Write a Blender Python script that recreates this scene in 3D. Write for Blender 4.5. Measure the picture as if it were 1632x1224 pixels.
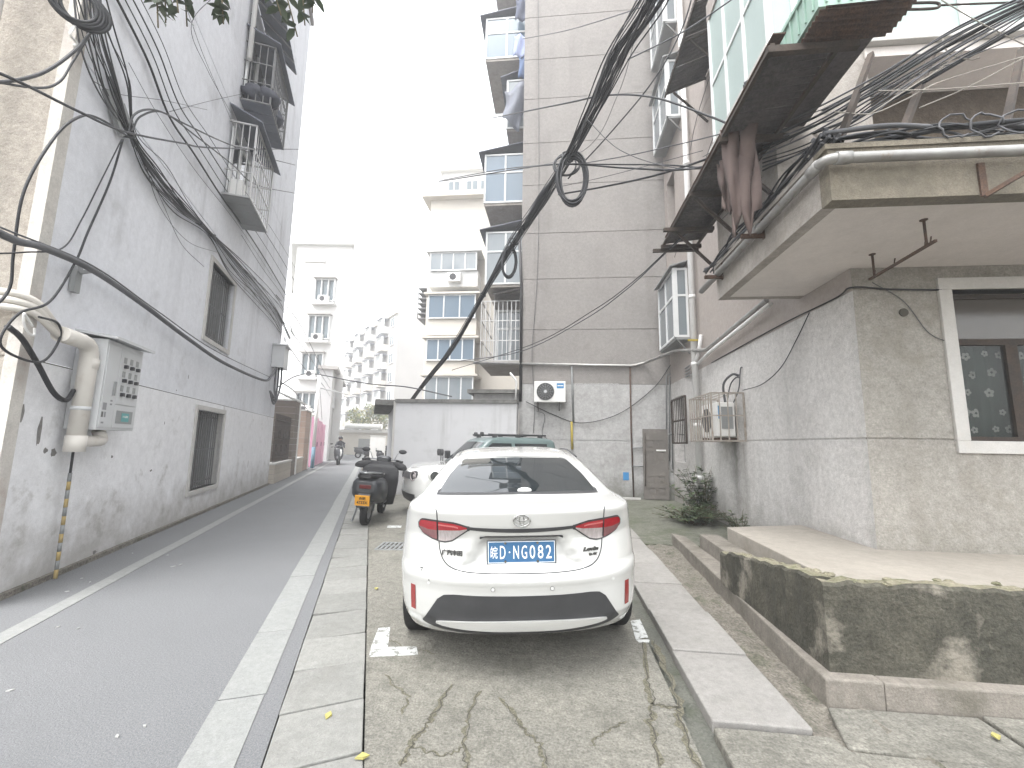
import bpy, bmesh, math, random
from mathutils import Matrix, Vector
random.seed(7)
for _o in list(bpy.data.objects): bpy.data.objects.remove(_o)
SC = bpy.context.scene
COL = SC.collection
rad = math.radians
# ---------------------------------------------------------------- camera
F, CXP, CYP, HC = 683.0, 816.0, 612.0, 1.47
YAW, PITCH, ROLL = rad(5.8), rad(7.9), rad(1.0)
_f = Vector((-math.sin(YAW)*math.cos(PITCH), math.cos(YAW)*math.cos(PITCH), math.sin(PITCH)))
_r0 = Vector((math.cos(YAW), math.sin(YAW), 0)); _u0 = _r0.cross(_f)
_r = _r0*math.cos(ROLL)+_u0*math.sin(ROLL); _u = -_r0*math.sin(ROLL)+_u0*math.cos(ROLL)
CAMP = Vector((0, 0, HC))
cd = bpy.data.cameras.new('camera'); cam = bpy.data.objects.new('camera', cd); COL.objects.link(cam)
cam.matrix_world = Matrix(((_r.x, _u.x, -_f.x, 0), (_r.y, _u.y, -_f.y, 0), (_r.z, _u.z, -_f.z, HC), (0, 0, 0, 1)))
cd.sensor_fit = 'HORIZONTAL'; cd.sensor_width = 36.0; cd.lens = 36.0*F/1632.0
cd.clip_start = 0.05; cd.clip_end = 3000
SC.camera = cam
# ---------------------------------------------------------------- sky, sun, exposure
SUN_EL, SUN_AZ = 66.0, -155.0          # azimuth measured from +Y towards +X
wd = bpy.data.worlds.new('World'); SC.world = wd; wd.use_nodes = True
wn, wl = wd.node_tree.nodes, wd.node_tree.links
wn.clear()
sky = wn.new('ShaderNodeTexSky'); sky.sky_type = 'NISHITA'; sky.sun_disc = False
sky.sun_elevation = rad(SUN_EL); sky.sun_rotation = rad(SUN_AZ)
sky.altitude = 0; sky.air_density = 1.6; sky.dust_density = 3.0; sky.ozone_density = 1.0
hs = wn.new('ShaderNodeHueSaturation'); hs.inputs['Saturation'].default_value = 0.12
bgn = wn.new('ShaderNodeBackground'); bgn.inputs['Strength'].default_value = 0.15
wo = wn.new('ShaderNodeOutputWorld')
wl.new(sky.outputs[0], hs.inputs['Color']); wl.new(hs.outputs[0], bgn.inputs['Color']); wl.new(bgn.outputs[0], wo.inputs['Surface'])
sl = bpy.data.lights.new('sun', 'SUN'); sl.energy = 0.6; sl.angle = rad(40); sl.color = (1.0, 0.985, 0.965)
so = bpy.data.objects.new('sun', sl); COL.objects.link(so)
_sd = Vector((math.sin(rad(SUN_AZ))*math.cos(rad(SUN_EL)), math.cos(rad(SUN_AZ))*math.cos(rad(SUN_EL)), math.sin(rad(SUN_EL))))
so.rotation_euler = _sd.to_track_quat('Z', 'Y').to_euler(); so.location = (0, 0, 40)
SC.view_settings.view_transform = 'Standard'; SC.view_settings.look = 'None'
SC.view_settings.gamma = 1.0; SC.view_settings.use_curve_mapping = False
SC.view_settings.exposure = 2.3
SC.render.engine = 'CYCLES'
SC.cycles.use_denoising = True
try: SC.cycles.denoiser = 'OPENIMAGEDENOISE'
except Exception: pass
SC.cycles.max_bounces = 6; SC.cycles.diffuse_bounces = 4; SC.cycles.glossy_bounces = 3
SC.cycles.transmission_bounces = 4; SC.cycles.volume_bounces = 1
SC.cycles.use_adaptive_sampling = True; SC.cycles.adaptive_threshold = 0.02
# ---------------------------------------------------------------- picking points on real planes
def ray(u, v): return _f + _r*((u-CXP)/F) + _u*((CYP-v)/F)
def G(u, v, z=0.0):
    d = ray(u, v); return CAMP + d*((z-HC)/d.z)
def PY(u, v, y):
    d = ray(u, v); return CAMP + d*(y/d.y)
def PX(u, v, x):
    d = ray(u, v); return CAMP + d*(x/d.x)
def Q(u, v, dist): return CAMP + ray(u, v)*dist
RA = rad(23.8)                                   # the lane runs 23.8 degrees left of +Y
LN = Vector((math.cos(RA), math.sin(RA), 0)); LD = Vector((-math.sin(RA), math.cos(RA), 0))
def PT(u, v, t):
    d = ray(u, v); return CAMP + d*(t/d.dot(LN))
def L(t, s, z): return LN*t + LD*s + Vector((0, 0, z))
def toL(p): return Vector((p.dot(LN), p.dot(LD), p.z))
LM = Matrix.Rotation(RA, 4, 'Z')
# ---------------------------------------------------------------- objects
WM = {}
LABELS = {}
def tag(o, label=None, cat=None, group=None, kind=None):
    if label: o['label'] = label
    if cat: o['category'] = cat
    if group: o['group'] = group
    if kind: o['kind'] = kind
    return o
def thing(name, label, cat, loc=(0, 0, 0), rotz=0.0, group=None, mat=None):
    o = bpy.data.objects.new(name, None); COL.objects.link(o)
    m = mat if mat is not None else Matrix.Translation(Vector(loc)) @ Matrix.Rotation(rotz, 4, 'Z')
    o.matrix_world = m; WM[o] = m.copy()
    o.empty_display_size = 0.1
    return tag(o, label, cat, group)
class MB:
    """collects shapes given in a frame M (world by default); build() links them as one mesh object"""
    def __init__(s, M=None):
        s.v = []; s.f = []; s.sm = []; s.mi = []; s.M = M
    def add(s, vs, fs, smooth=False, mi=0):
        b = len(s.v); s.v += [Vector(p) for p in vs]
        for f in fs:
            s.f.append([b+i for i in f]); s.sm.append(smooth); s.mi.append(mi)
        return s
    def box(s, a, b, mi=0):
        x0, x1 = sorted((a[0], b[0])); y0, y1 = sorted((a[1], b[1])); z0, z1 = sorted((a[2], b[2]))
        return s.add([(x0, y0, z0), (x1, y0, z0), (x1, y1, z0), (x0, y1, z0), (x0, y0, z1), (x1, y0, z1), (x1, y1, z1), (x0, y1, z1)],
                     [(0, 3, 2, 1), (4, 5, 6, 7), (0, 1, 5, 4), (1, 2, 6, 5), (2, 3, 7, 6), (3, 0, 4, 7)], mi=mi)
    def hexa(s, lo, hi, mi=0):
        n = len(lo); vs = list(lo)+list(hi)
        return s.add(vs, [tuple(reversed(range(n))), tuple(range(n, 2*n))]+[(i, (i+1) % n, n+(i+1) % n, n+i) for i in range(n)], mi=mi)
    def prism(s, poly, ext, mi=0):
        e = Vector(ext); return s.hexa([Vector(p) for p in poly], [Vector(p)+e for p in poly], mi)
    def quad(s, a, b, c, d, mi=0): return s.add([a, b, c, d], [(0, 1, 2, 3)], mi=mi)
    def loft(s, rings, closed=True, caps=False, smooth=False, mi=0):
        n = len(rings[0]); vs = [p for r in rings for p in r]; fs = []
        for j in range(len(rings)-1):
            for i in range(n if closed else n-1):
                k = (i+1) % n; fs.append((j*n+i, j*n+k, (j+1)*n+k, (j+1)*n+i))
        s.add(vs, fs, smooth, mi)
        if caps:
            b = len(s.v)-len(vs); m = (len(rings)-1)*n
            s.f.append([b+i for i in reversed(range(n))]); s.f.append([b+m+i for i in range(n)])
            s.sm += [False, False]; s.mi += [mi, mi]
        return s
    def tube(s, path, r, n=8, caps=True, smooth=True, mi=0):
        P = [Vector(p) for p in path]; P = [p for i, p in enumerate(P) if i == 0 or (p-P[i-1]).length > 1e-5]
        if len(P) < 2: return s
        R = r if isinstance(r, (list, tuple)) else [r]*len(P)
        t0 = (P[1]-P[0]).normalized(); a = Vector((0, 0, 1)) if abs(t0.z) < .9 else Vector((1, 0, 0))
        x = t0.cross(a).normalized(); rings = []
        for i, p in enumerate(P):
            t = (P[min(i+1, len(P)-1)]-P[max(i-1, 0)]).normalized()
            x = (x-t*x.dot(t)); x = x.normalized() if x.length > 1e-6 else t.orthogonal().normalized()
            y = t.cross(x)
            rings.append([p+x*math.cos(2*math.pi*k/n)*R[i]+y*math.sin(2*math.pi*k/n)*R[i] for k in range(n)])
        return s.loft(rings, True, caps, smooth, mi)
    def bar(s, a, b, w, h=None, mi=0, up=(0, 0, 1)):
        a, b = Vector(a), Vector(b); h = h or w; t = (b-a).normalized(); u = Vector(up)
        if abs(t.dot(u)) > .98: u = Vector((0, 1, 0)) if abs(t.y) < .9 else Vector((1, 0, 0))
        x = t.cross(u).normalized()*w/2; y = x.normalized().cross(t)*h/2
        return s.hexa([a-x-y, a+x-y, a+x+y, a-x+y], [b-x-y, b+x-y, b+x+y, b-x+y], mi)
    def disc(s, c, nrm, r, thick, n=20, smooth=False, mi=0):
        c, w = Vector(c), Vector(nrm).normalized(); return s.tube([c-w*thick/2, c+w*thick/2], r, n, True, smooth, mi)
    def torus(s, c, nrm, R, r, n=28, m=8, sy=1.0, mi=0):
        c, w = Vector(c), Vector(nrm).normalized(); a = w.orthogonal().normalized(); b = w.cross(a); rings = []
        for i in range(n+1):
            q = 2*math.pi*i/n; e = a*math.cos(q)+b*math.sin(q)
            rings.append([c+e*(R+r*math.cos(2*math.pi*k/m))+w*r*sy*math.sin(2*math.pi*k/m) for k in range(m)])
        return s.loft(rings, True, False, True, mi)
    def ball(s, c, r, n=12, m=8, sc=(1, 1, 1), mi=0):
        c = Vector(c); rings = []
        for j in range(m+1):
            q = math.pi*j/m; rr = max(math.sin(q), 1e-3)
            rings.append([c+Vector((math.cos(2*math.pi*i/n)*rr*r*sc[0], math.sin(2*math.pi*i/n)*rr*r*sc[1], math.cos(q)*r*sc[2])) for i in range(n)])
        return s.loft(rings, True, False, True, mi)
    def build(s, name, mat, parent=None, smooth=None, recalc=True, bevel=0.0):
        me = bpy.data.meshes.new(name)
        inv = WM[parent].inverted() if parent is not None else None
        vs = [(s.M @ p) if s.M is not None else p for p in s.v]
        if inv is not None: vs = [inv @ p for p in vs]
        me.from_pydata([tuple(p) for p in vs], [], s.f)
        for i, p in enumerate(me.polygons):
            p.use_smooth = s.sm[i] if smooth is None else smooth; p.material_index = s.mi[i]
        for m in (mat if isinstance(mat, (list, tuple)) else [mat]): me.materials.append(m)
        if recalc:
            bm = bmesh.new(); bm.from_mesh(me); bmesh.ops.recalc_face_normals(bm, faces=bm.faces); bm.to_mesh(me); bm.free()
        me.update()
        o = bpy.data.objects.new(name, me); COL.objects.link(o)
        if parent is not None:
            o.parent = parent; WM[o] = WM[parent].copy()
        else: WM[o] = Matrix.Identity(4)
        if bevel:
            bv = o.modifiers.new('bevel', 'BEVEL'); bv.width = bevel; bv.segments = 2; bv.limit_method = 'ANGLE'; bv.angle_limit = rad(40)
        return o
def struct(o): o['kind'] = 'structure'; return o
def kids(o): return [c for c in bpy.data.objects if c.parent is o]
def copy_tree(o, parent=None):
    c = o.copy(); COL.objects.link(c)
    if parent is not None: c.parent = parent
    for ch in kids(o): copy_tree(ch, c)
    return c
def cat(pts, n=8):
    """a smooth curve through the points"""
    P = [Vector(p) for p in pts]
    if len(P) < 3: return P
    E = [P[0]*2-P[1]]+P+[P[-1]*2-P[-2]]; out = []
    for i in range(1, len(E)-2):
        for k in range(n):
            t = k/n; a, b, c, d = E[i-1], E[i], E[i+1], E[i+2]
            out.append(.5*((2*b)+(c-a)*t+(2*a-5*b+4*c-d)*t*t+(3*b-a-3*c+d)*t**3))
    return out+[P[-1]]
def sag(a, b, dz, n=14):
    a, b = Vector(a), Vector(b); return [a.lerp(b, i/n)-Vector((0, 0, dz*4*(i/n)*(1-i/n))) for i in range(n+1)]
def relief(mb, o, du, dv, nrm, us, vs, depth, mi=None):
    """wall of cells: depth(i,j)=None for an open hole, else how far the cell lies back"""
    o, du, dv, nrm = Vector(o), Vector(du), Vector(dv), Vector(nrm)
    D = [[depth(i, j) for j in range(len(vs)-1)] for i in range(len(us)-1)]
    def P(u, v, d): return o+du*u+dv*v-nrm*d
    for i in range(len(us)-1):
        for j in range(len(vs)-1):
            d = D[i][j]; k = mi(i, j) if mi else 0
            if d is not None: mb.quad(P(us[i], vs[j], d), P(us[i+1], vs[j], d), P(us[i+1], vs[j+1], d), P(us[i], vs[j+1], d), k)
            if i+1 < len(us)-1 and D[i+1][j] != d:
                e = D[i+1][j]; a = .25 if d is None else d; b = .25 if e is None else e
                mb.quad(P(us[i+1], vs[j], a), P(us[i+1], vs[j], b), P(us[i+1], vs[j+1], b), P(us[i+1], vs[j+1], a), k)
            if j+1 < len(vs)-1 and D[i][j+1] != d:
                e = D[i][j+1]; a = .25 if d is None else d; b = .25 if e is None else e
                mb.quad(P(us[i], vs[j+1], a), P(us[i+1], vs[j+1], a), P(us[i+1], vs[j+1], b), P(us[i], vs[j+1], b), k)
def wall_panel(mb, o, du, dv, nrm, w, h, holes=(), grooves=(), vgrooves=(), gw=.02, gd=.015):
    """rect wall with openings (u0,v0,u1,v1) and shallow grooves at heights / columns"""
    us = {0.0, w}; vs = {0.0, h}
    for a in holes: us |= {a[0], a[2]}; vs |= {a[1], a[3]}
    for g in grooves: vs |= {g-gw/2, g+gw/2}
    for g in vgrooves: us |= {g-gw/2, g+gw/2}
    us = sorted(x for x in us if -1e-6 <= x <= w+1e-6); vs = sorted(x for x in vs if -1e-6 <= x <= h+1e-6)
    def dep(i, j):
        cu, cv = (us[i]+us[i+1])/2, (vs[j]+vs[j+1])/2
        for a in holes:
            if a[0] < cu < a[2] and a[1] < cv < a[3]: return None
        if any(abs(cv-g) < gw/2 for g in grooves) or any(abs(cu-g) < gw/2 for g in vgrooves): return gd
        return 0.0
    relief(mb, o, du, dv, nrm, us, vs, dep)
def text(body, size, origin, ex, ey, mat, parent, name, depth=.001, bold=0.0, width=None, shear=0.0):
    """lettering: ex/ey are the writing and upward directions; centred on origin"""
    cu = bpy.data.curves.new(name, 'FONT'); cu.body = body; cu.size = size; cu.align_x = 'CENTER'; cu.align_y = 'CENTER'
    cu.extrude = depth; cu.offset = bold; cu.shear = shear; cu.resolution_u = 3
    t = bpy.data.objects.new(name, cu); COL.objects.link(t)
    bpy.context.view_layer.update()
    me = bpy.data.meshes.new_from_object(t.evaluated_get(bpy.context.evaluated_depsgraph_get()))
    bpy.data.objects.remove(t)
    xs = [v.co.x for v in me.vertices]; ys = [v.co.y for v in me.vertices]
    if not xs: return None
    cx, cy = (max(xs)+min(xs))/2, (max(ys)+min(ys))/2; k = (width/(max(xs)-min(xs))) if width else 1.0
    ex, ey, o = Vector(ex).normalized(), Vector(ey).normalized(), Vector(origin); ez = ex.cross(ey)
    mb = MB(); mb.add([o+ex*((v.co.x-cx)*k)+ey*(v.co.y-cy)+ez*v.co.z for v in me.vertices], [list(p.vertices) for p in me.polygons])
    bpy.data.meshes.remove(me)
    return mb.build(name, mat, parent)
# ---------------------------------------------------------------- materials
MATS = {}
def mat(name, col, col2=None, rough=.8, metal=0.0, scale=3.0, amt=.6, spec=.3, fine=0.0, fscale=120.0, bump=0.0, bscale=40.0,
        streak=None, stain=None, sscale=1.2, slo=.55, shi=.75, coat=0.0, trans=0.0, emis=None, alpha=1.0, obj=False, stretch=(1, 1, 1), island=0.0, base=None, mott=None, drip=None):
    """procedural paint/plaster/metal: two tones in clouds, fine speckle, blotchy stains, run-down streaks, relief"""
    m = bpy.data.materials.new(name); m.use_nodes = True; MATS[name] = m
    N, K = m.node_tree.nodes, m.node_tree.links; b = N['Principled BSDF']
    b.inputs['Roughness'].default_value = rough; b.inputs['Metallic'].default_value = metal
    b.inputs['Specular IOR Level'].default_value = spec
    if coat: b.inputs['Coat Weight'].default_value = coat; b.inputs['Coat Roughness'].default_value = .06
    if trans: b.inputs['Transmission Weight'].default_value = trans
    if alpha < 1: b.inputs['Alpha'].default_value = alpha
    if emis: b.inputs['Emission Color'].default_value = (*emis[:3], 1); b.inputs['Emission Strength'].default_value = emis[3]
    b.inputs['Base Color'].default_value = (*col, 1)
    if not (col2 or fine or bump or streak or stain or island or mott): return m
    if obj: src = N.new('ShaderNodeTexCoord').outputs['Object']
    else: src = N.new('ShaderNodeNewGeometry').outputs['Position']
    mp = N.new('ShaderNodeMapping'); mp.inputs['Scale'].default_value = stretch; K.new(src, mp.inputs['Vector']); vec = mp.outputs[0]
    def noise(sc, det=5, dim=None, rgh=.55):
        n = N.new('ShaderNodeTexNoise'); n.inputs['Scale'].default_value = sc; n.inputs['Detail'].default_value = det
        n.inputs['Roughness'].default_value = rgh; K.new(dim or vec, n.inputs['Vector']); return n.outputs['Fac']
    def ramp(x, lo, hi, a=0.0, c=1.0):
        r = N.new('ShaderNodeMapRange'); r.inputs[1].default_value = lo; r.inputs[2].default_value = hi
        r.inputs[3].default_value = a; r.inputs[4].default_value = c; K.new(x, r.inputs[0]); return r.outputs[0]
    def mix(fac, a, c, mode='MIX'):
        x = N.new('ShaderNodeMix'); x.data_type = 'RGBA'; x.blend_type = mode
        for sock, val in ((x.inputs[0], fac), (x.inputs[6], a), (x.inputs[7], c)):
            if hasattr(val, 'is_linked') or hasattr(val, 'links'): K.new(val, sock)
            elif isinstance(val, (int, float)): sock.default_value = val
            else: sock.default_value = (*val[:3], 1)
        return x.outputs[2]
    c = None
    if col2: c = mix(ramp(noise(scale, 3), .5-.5*(1-amt)-.12, .5+.5*(1-amt)+.12), col, col2)
    else: c = mix(0.0, col, col)
    if island:
        g = N.new('ShaderNodeObjectInfo'); c = mix(1.0, c, ramp(g.outputs['Random'], 0, 1, 1-island, 1+island), 'MULTIPLY')
    if fine: c = mix(1.0, c, ramp(noise(fscale, 2, None, .7), .25, .75, 1-fine, 1+fine), 'MULTIPLY')
    if mott: c = mix(1.0, c, ramp(noise(mott[0], 6, None, .78), .28, .72, 1-mott[1], 1+mott[1]), 'MULTIPLY')
    if streak:
        m2 = N.new('ShaderNodeMapping'); m2.inputs['Scale'].default_value = (streak[3], streak[3], streak[3]*.06); K.new(src, m2.inputs['Vector'])
        sf = N.new('ShaderNodeMath'); sf.operation = 'MULTIPLY'; K.new(ramp(noise(1.0, 4, m2.outputs[0]), .5, .72), sf.inputs[0]); K.new(ramp(noise(.55, 3), .38, .62), sf.inputs[1])
        sg = N.new('ShaderNodeMath'); sg.operation = 'MULTIPLY'; K.new(sf.outputs[0], sg.inputs[0]); sg.inputs[1].default_value = streak[4]
        c = mix(sg.outputs[0], c, streak[:3])
    if stain:
        sg = N.new('ShaderNodeMath'); sg.operation = 'MULTIPLY'; K.new(ramp(noise(sscale, 5, None, .68), slo, shi), sg.inputs[0]); sg.inputs[1].default_value = stain[3]
        c = mix(sg.outputs[0], c, stain[:3])
    if base:   # splashed dirt along the foot, ragged: (r,g,b,height,amount)
        sp = N.new('ShaderNodeSeparateXYZ'); K.new(src, sp.inputs[0])
        ad = N.new('ShaderNodeMath'); ad.operation = 'MULTIPLY_ADD'; K.new(noise(2.6, 5, None, .7), ad.inputs[0]); ad.inputs[1].default_value = -1.6*base[3]; K.new(sp.outputs[2], ad.inputs[2])
        fb = ramp(ad.outputs[0], -.75*base[3], .05*base[3], base[4], 0.0); c = mix(fb, c, base[:3])
    for dr_ in (drip or ()):   # a run of dirty water below one fitting: (axis, centre, half width, top, rgb, amount)
        sp = N.new('ShaderNodeSeparateXYZ'); K.new(src, sp.inputs[0])
        ad = N.new('ShaderNodeMath'); ad.operation = 'MULTIPLY_ADD'; K.new(noise(3.5, 4), ad.inputs[0]); ad.inputs[1].default_value = dr_[2]*1.2; K.new(sp.outputs[dr_[0]], ad.inputs[2])
        su = N.new('ShaderNodeMath'); su.operation = 'SUBTRACT'; K.new(ad.outputs[0], su.inputs[0]); su.inputs[1].default_value = dr_[1]+dr_[2]*.6
        ab = N.new('ShaderNodeMath'); ab.operation = 'ABSOLUTE'; K.new(su.outputs[0], ab.inputs[0])
        f1_ = ramp(ab.outputs[0], 0, dr_[2], dr_[7], 0.0); f2_ = ramp(sp.outputs[2], dr_[3]-.03, dr_[3], 1.0, 0.0); f3_ = ramp(sp.outputs[2], dr_[3]-1.5, dr_[3]-.2, 0.25, 1.0)
        m1_ = N.new('ShaderNodeMath'); m1_.operation = 'MULTIPLY'; K.new(f1_, m1_.inputs[0]); K.new(f2_, m1_.inputs[1])
        m2_ = N.new('ShaderNodeMath'); m2_.operation = 'MULTIPLY'; K.new(m1_.outputs[0], m2_.inputs[0]); K.new(f3_, m2_.inputs[1]); c = mix(m2_.outputs[0], c, dr_[4:7])
    K.new(c, b.inputs['Base Color'])
    if bump:
        bp = N.new('ShaderNodeBump'); bp.inputs['Strength'].default_value = bump; bp.inputs['Distance'].default_value = .02
        K.new(noise(bscale, 3, None, .65), bp.inputs['Height']); K.new(bp.outputs[0], b.inputs['Normal'])
    return m
m_asphalt = mat('asphalt', (.133, .136, .140), (.152, .155, .159), .88, scale=1.3, amt=.4, fine=.34, fscale=160, bump=.35, bscale=120, stain=(.108, .110, .113, .5), sscale=.9, slo=.58, shi=.78, mott=(75, .30))
m_line = mat('worn_line_paint', (.235, .24, .23), (.195, .20, .195), .8, scale=6, amt=.5, fine=.16, fscale=140, stain=(.20, .205, .21, .75), sscale=5, slo=.6, shi=.72, mott=(22, .14))
m_pad = mat('old_concrete', (.20, .192, .165), (.138, .134, .118), .9, scale=1.6, amt=.55, fine=.4, fscale=75, bump=.6, bscale=30, stain=(.075, .073, .06, .8), sscale=2.2, slo=.52, shi=.78, mott=(16, .36))
m_slab = mat('kerb_slab', (.215, .215, .20), (.175, .175, .165), .88, scale=3, amt=.5, fine=.16, fscale=160, bump=.3, bscale=50, stain=(.17, .165, .15, .5), sscale=3, slo=.55, shi=.75, island=.10, mott=(18, .18))
m_slabr = mat('footpath_slab', (.25, .24, .225), (.20, .193, .182), .88, scale=2.2, amt=.5, fine=.15, fscale=180, bump=.25, bscale=50, stain=(.17, .165, .145, .5), sscale=2.6, slo=.55, shi=.78, island=.08, mott=(18, .18))
m_gutter = mat('wet_gutter', (.10, .105, .092), (.14, .14, .12), .55, scale=5, fine=.3, fscale=60, bump=.5, bscale=60, stain=(.055, .065, .04, .8), sscale=4, slo=.5, shi=.7)
m_dirt = mat('gritty_dirt', (.13, .12, .10), (.19, .175, .15), .95, scale=6, fine=.5, fscale=50, bump=1.0, bscale=45, stain=(.05, .06, .03, .7), sscale=4, slo=.52, shi=.7, mott=(14, .4))
m_moss_ground = mat('mossy_concrete', (.15, .15, .125), (.10, .105, .08), .9, scale=2.5, fine=.35, fscale=60, bump=.6, bscale=50, stain=(.06, .07, .038, .7), sscale=1.6, slo=.48, shi=.68, mott=(9, .3))
m_parkpaint = mat('flaking_white_paint', (.55, .56, .55), (.42, .43, .42), .8, scale=9, fine=.2, fscale=90, stain=(.18, .18, .165, .95), sscale=14, slo=.52, shi=.58)
m_crack = mat('crack', (.07, .066, .055), rough=1)
m_crackfill = mat('crack_crumble', (.17, .16, .12), (.10, .095, .07), .95, scale=20, fine=.5, fscale=90, bump=1, bscale=60)
m_wall_left = mat('whitewashed_render', (.69, .70, .735), (.62, .63, .665), .9, scale=.8, amt=.5, fine=.06, fscale=90, bump=.22, bscale=90, streak=(.30, .30, .315, 2.2, .5), stain=(.40, .40, .41, .6), sscale=1.1, slo=.56, shi=.74, base=(.28, .27, .25, .8, .6), mott=(9, .10))
m_wall_white = mat('white_lower_paint', (.74, .74, .755), (.67, .67, .685), .88, scale=1.1, amt=.5, fine=.06, fscale=70, bump=.2, bscale=70, stain=(.40, .39, .38, .6), sscale=2.6, slo=.58, shi=.72, base=(.27, .255, .23, 1.0, .7), mott=(7, .12))
m_brownwall = mat('rough_brown_render', (.40, .365, .32), (.33, .30, .265), .95, scale=1.6, amt=.5, fine=.25, fscale=120, bump=.6, bscale=40, stain=(.24, .21, .18, .6), sscale=1.6, slo=.55, shi=.72, mott=(16, .26))
m_strip = mat('corner_strip_paint', (.56, .54, .50), (.46, .43, .40), .9, scale=3, fine=.1, fscale=60, bump=.3, bscale=60, stain=(.33, .27, .24, .7), sscale=3, slo=.58, shi=.7, mott=(12, .2))
m_trim = mat('pale_window_surround', (.50, .488, .468), (.43, .418, .398), .85, scale=3, fine=.06, fscale=90, bump=.15, bscale=60, stain=(.40, .37, .33, .5), sscale=3, slo=.58, shi=.74, mott=(12, .1))
m_conc = mat('pinkish_render', (.265, .249, .237), (.222, .211, .201), .92, scale=.9, amt=.5, fine=.12, fscale=110, bump=.4, bscale=45, streak=(.16, .15, .143, 1.6, .5), stain=(.145, .138, .13, .55), sscale=.8, slo=.58, shi=.74, mott=(14, .16))
m_conc_low = mat('stained_grey_render', (.40, .397, .393), (.33, .327, .322), .92, scale=1.4, amt=.5, fine=.15, fscale=90, bump=.35, bscale=35, streak=(.22, .215, .205, 2.4, .55), stain=(.21, .20, .19, .6), sscale=1.5, slo=.54, shi=.74, base=(.12, .12, .10, .8, .75), mott=(9, .24))
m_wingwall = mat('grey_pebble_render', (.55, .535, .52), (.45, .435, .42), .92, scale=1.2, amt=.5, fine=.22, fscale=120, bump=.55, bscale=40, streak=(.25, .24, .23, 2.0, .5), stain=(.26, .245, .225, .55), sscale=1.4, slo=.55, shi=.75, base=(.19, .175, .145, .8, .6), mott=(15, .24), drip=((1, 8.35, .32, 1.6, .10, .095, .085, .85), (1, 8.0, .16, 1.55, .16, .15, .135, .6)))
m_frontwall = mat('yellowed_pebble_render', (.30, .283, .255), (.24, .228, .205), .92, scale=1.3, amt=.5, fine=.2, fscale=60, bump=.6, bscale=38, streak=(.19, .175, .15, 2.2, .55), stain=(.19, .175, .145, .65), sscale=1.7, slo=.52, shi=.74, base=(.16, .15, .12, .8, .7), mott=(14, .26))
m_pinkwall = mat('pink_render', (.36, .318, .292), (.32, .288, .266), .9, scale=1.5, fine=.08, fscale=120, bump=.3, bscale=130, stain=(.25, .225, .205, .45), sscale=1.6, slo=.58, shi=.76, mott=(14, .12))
m_soffit = mat('flaking_white_soffit', (.62, .58, .555), (.55, .515, .49), .9, scale=1.3, fine=.05, fscale=60, bump=.12, bscale=40, stain=(.36, .33, .29, .6), sscale=1.5, slo=.62, shi=.76, mott=(6, .07))
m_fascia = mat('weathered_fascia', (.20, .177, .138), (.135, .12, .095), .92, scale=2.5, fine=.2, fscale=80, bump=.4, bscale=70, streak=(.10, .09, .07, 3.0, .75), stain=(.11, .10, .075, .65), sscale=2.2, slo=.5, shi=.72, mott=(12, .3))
m_fascia2 = mat('pale_fascia', (.34, .312, .285), (.27, .25, .228), .92, scale=2, fine=.12, fscale=80, bump=.3, bscale=70, streak=(.20, .18, .155, 3.0, .6), stain=(.22, .20, .17, .5), sscale=2.2, slo=.55, shi=.72, mott=(12, .22))
m_platform = mat('smooth_cement_top', (.30, .275, .24), (.245, .225, .195), .85, scale=1.6, fine=.08, fscale=90, bump=.12, bscale=60, stain=(.16, .145, .12, .6), sscale=2, slo=.56, shi=.76, mott=(12, .14))
m_step = mat('worn_step', (.22, .20, .175), (.155, .142, .122), .9, scale=3, fine=.2, fscale=80, bump=.35, bscale=70, stain=(.085, .08, .06, .75), sscale=2.4, slo=.52, shi=.72, mott=(14, .28))
m_mossy = mat('black_mould_wall', (.078, .073, .057), (.036, .036, .029), .95, scale=2.2, amt=.5, fine=.35, fscale=60, bump=.7, bscale=25, stain=(.23, .21, .175, .85), sscale=2.3, slo=.55, shi=.66, mott=(7, .45))
m_rubble = mat('broken_mortar', (.25, .225, .17), (.13, .125, .08), .95, scale=9, fine=.4, fscale=70, bump=1, bscale=40, stain=(.07, .085, .035, .7), sscale=6, slo=.5, shi=.65, mott=(18, .4))
m_steel = mat('dark_angle_iron', (.035, .032, .03), (.07, .05, .038), .75, scale=8, fine=.3, fscale=60, metal=.3)
m_rust = mat('rusty_iron', (.10, .058, .038), (.05, .035, .03), .85, scale=12, fine=.4, fscale=70)
m_cable = mat('black_cable', (.016, .017, .02), rough=.5)
m_cable_grey = mat('weathered_cable', (.06, .062, .07), (.10, .10, .105), .6, scale=5)
m_cable_pale = mat('pale_string_wire', (.30, .28, .25), rough=.7)
m_pvc = mat('old_white_pvc', (.60, .575, .53), (.52, .49, .45), .45, scale=4, stain=(.38, .33, .26, .5), sscale=5, slo=.58, shi=.72, spec=.45)
m_pvcwhite = mat('white_pvc', (.66, .66, .65), (.58, .57, .56), .4, scale=3, stain=(.38, .36, .33, .4), sscale=4, slo=.6, shi=.74, spec=.45)
m_galv = mat('galvanised_pipe', (.36, .36, .35), (.24, .23, .22), .5, metal=.6, scale=7, stain=(.20, .12, .06, .5), sscale=6, slo=.6, shi=.72)
m_greypipe = mat('grey_painted_pipe', (.24, .25, .25), (.16, .165, .165), .6, scale=7, fine=.2)
m_yellow = mat('yellow_gas_paint', (.42, .33, .05), (.28, .22, .06), .6, scale=9)
m_black = mat('black_plastic', (.018, .018, .02), (.03, .03, .032), .45, scale=6, spec=.4)
m_glassdark = mat('dark_window_glass', (.025, .03, .032), rough=.08, spec=.6)
m_glassblue = mat('blue_tinted_glass', (.125, .17, .215), rough=.1, spec=.6)
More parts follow.
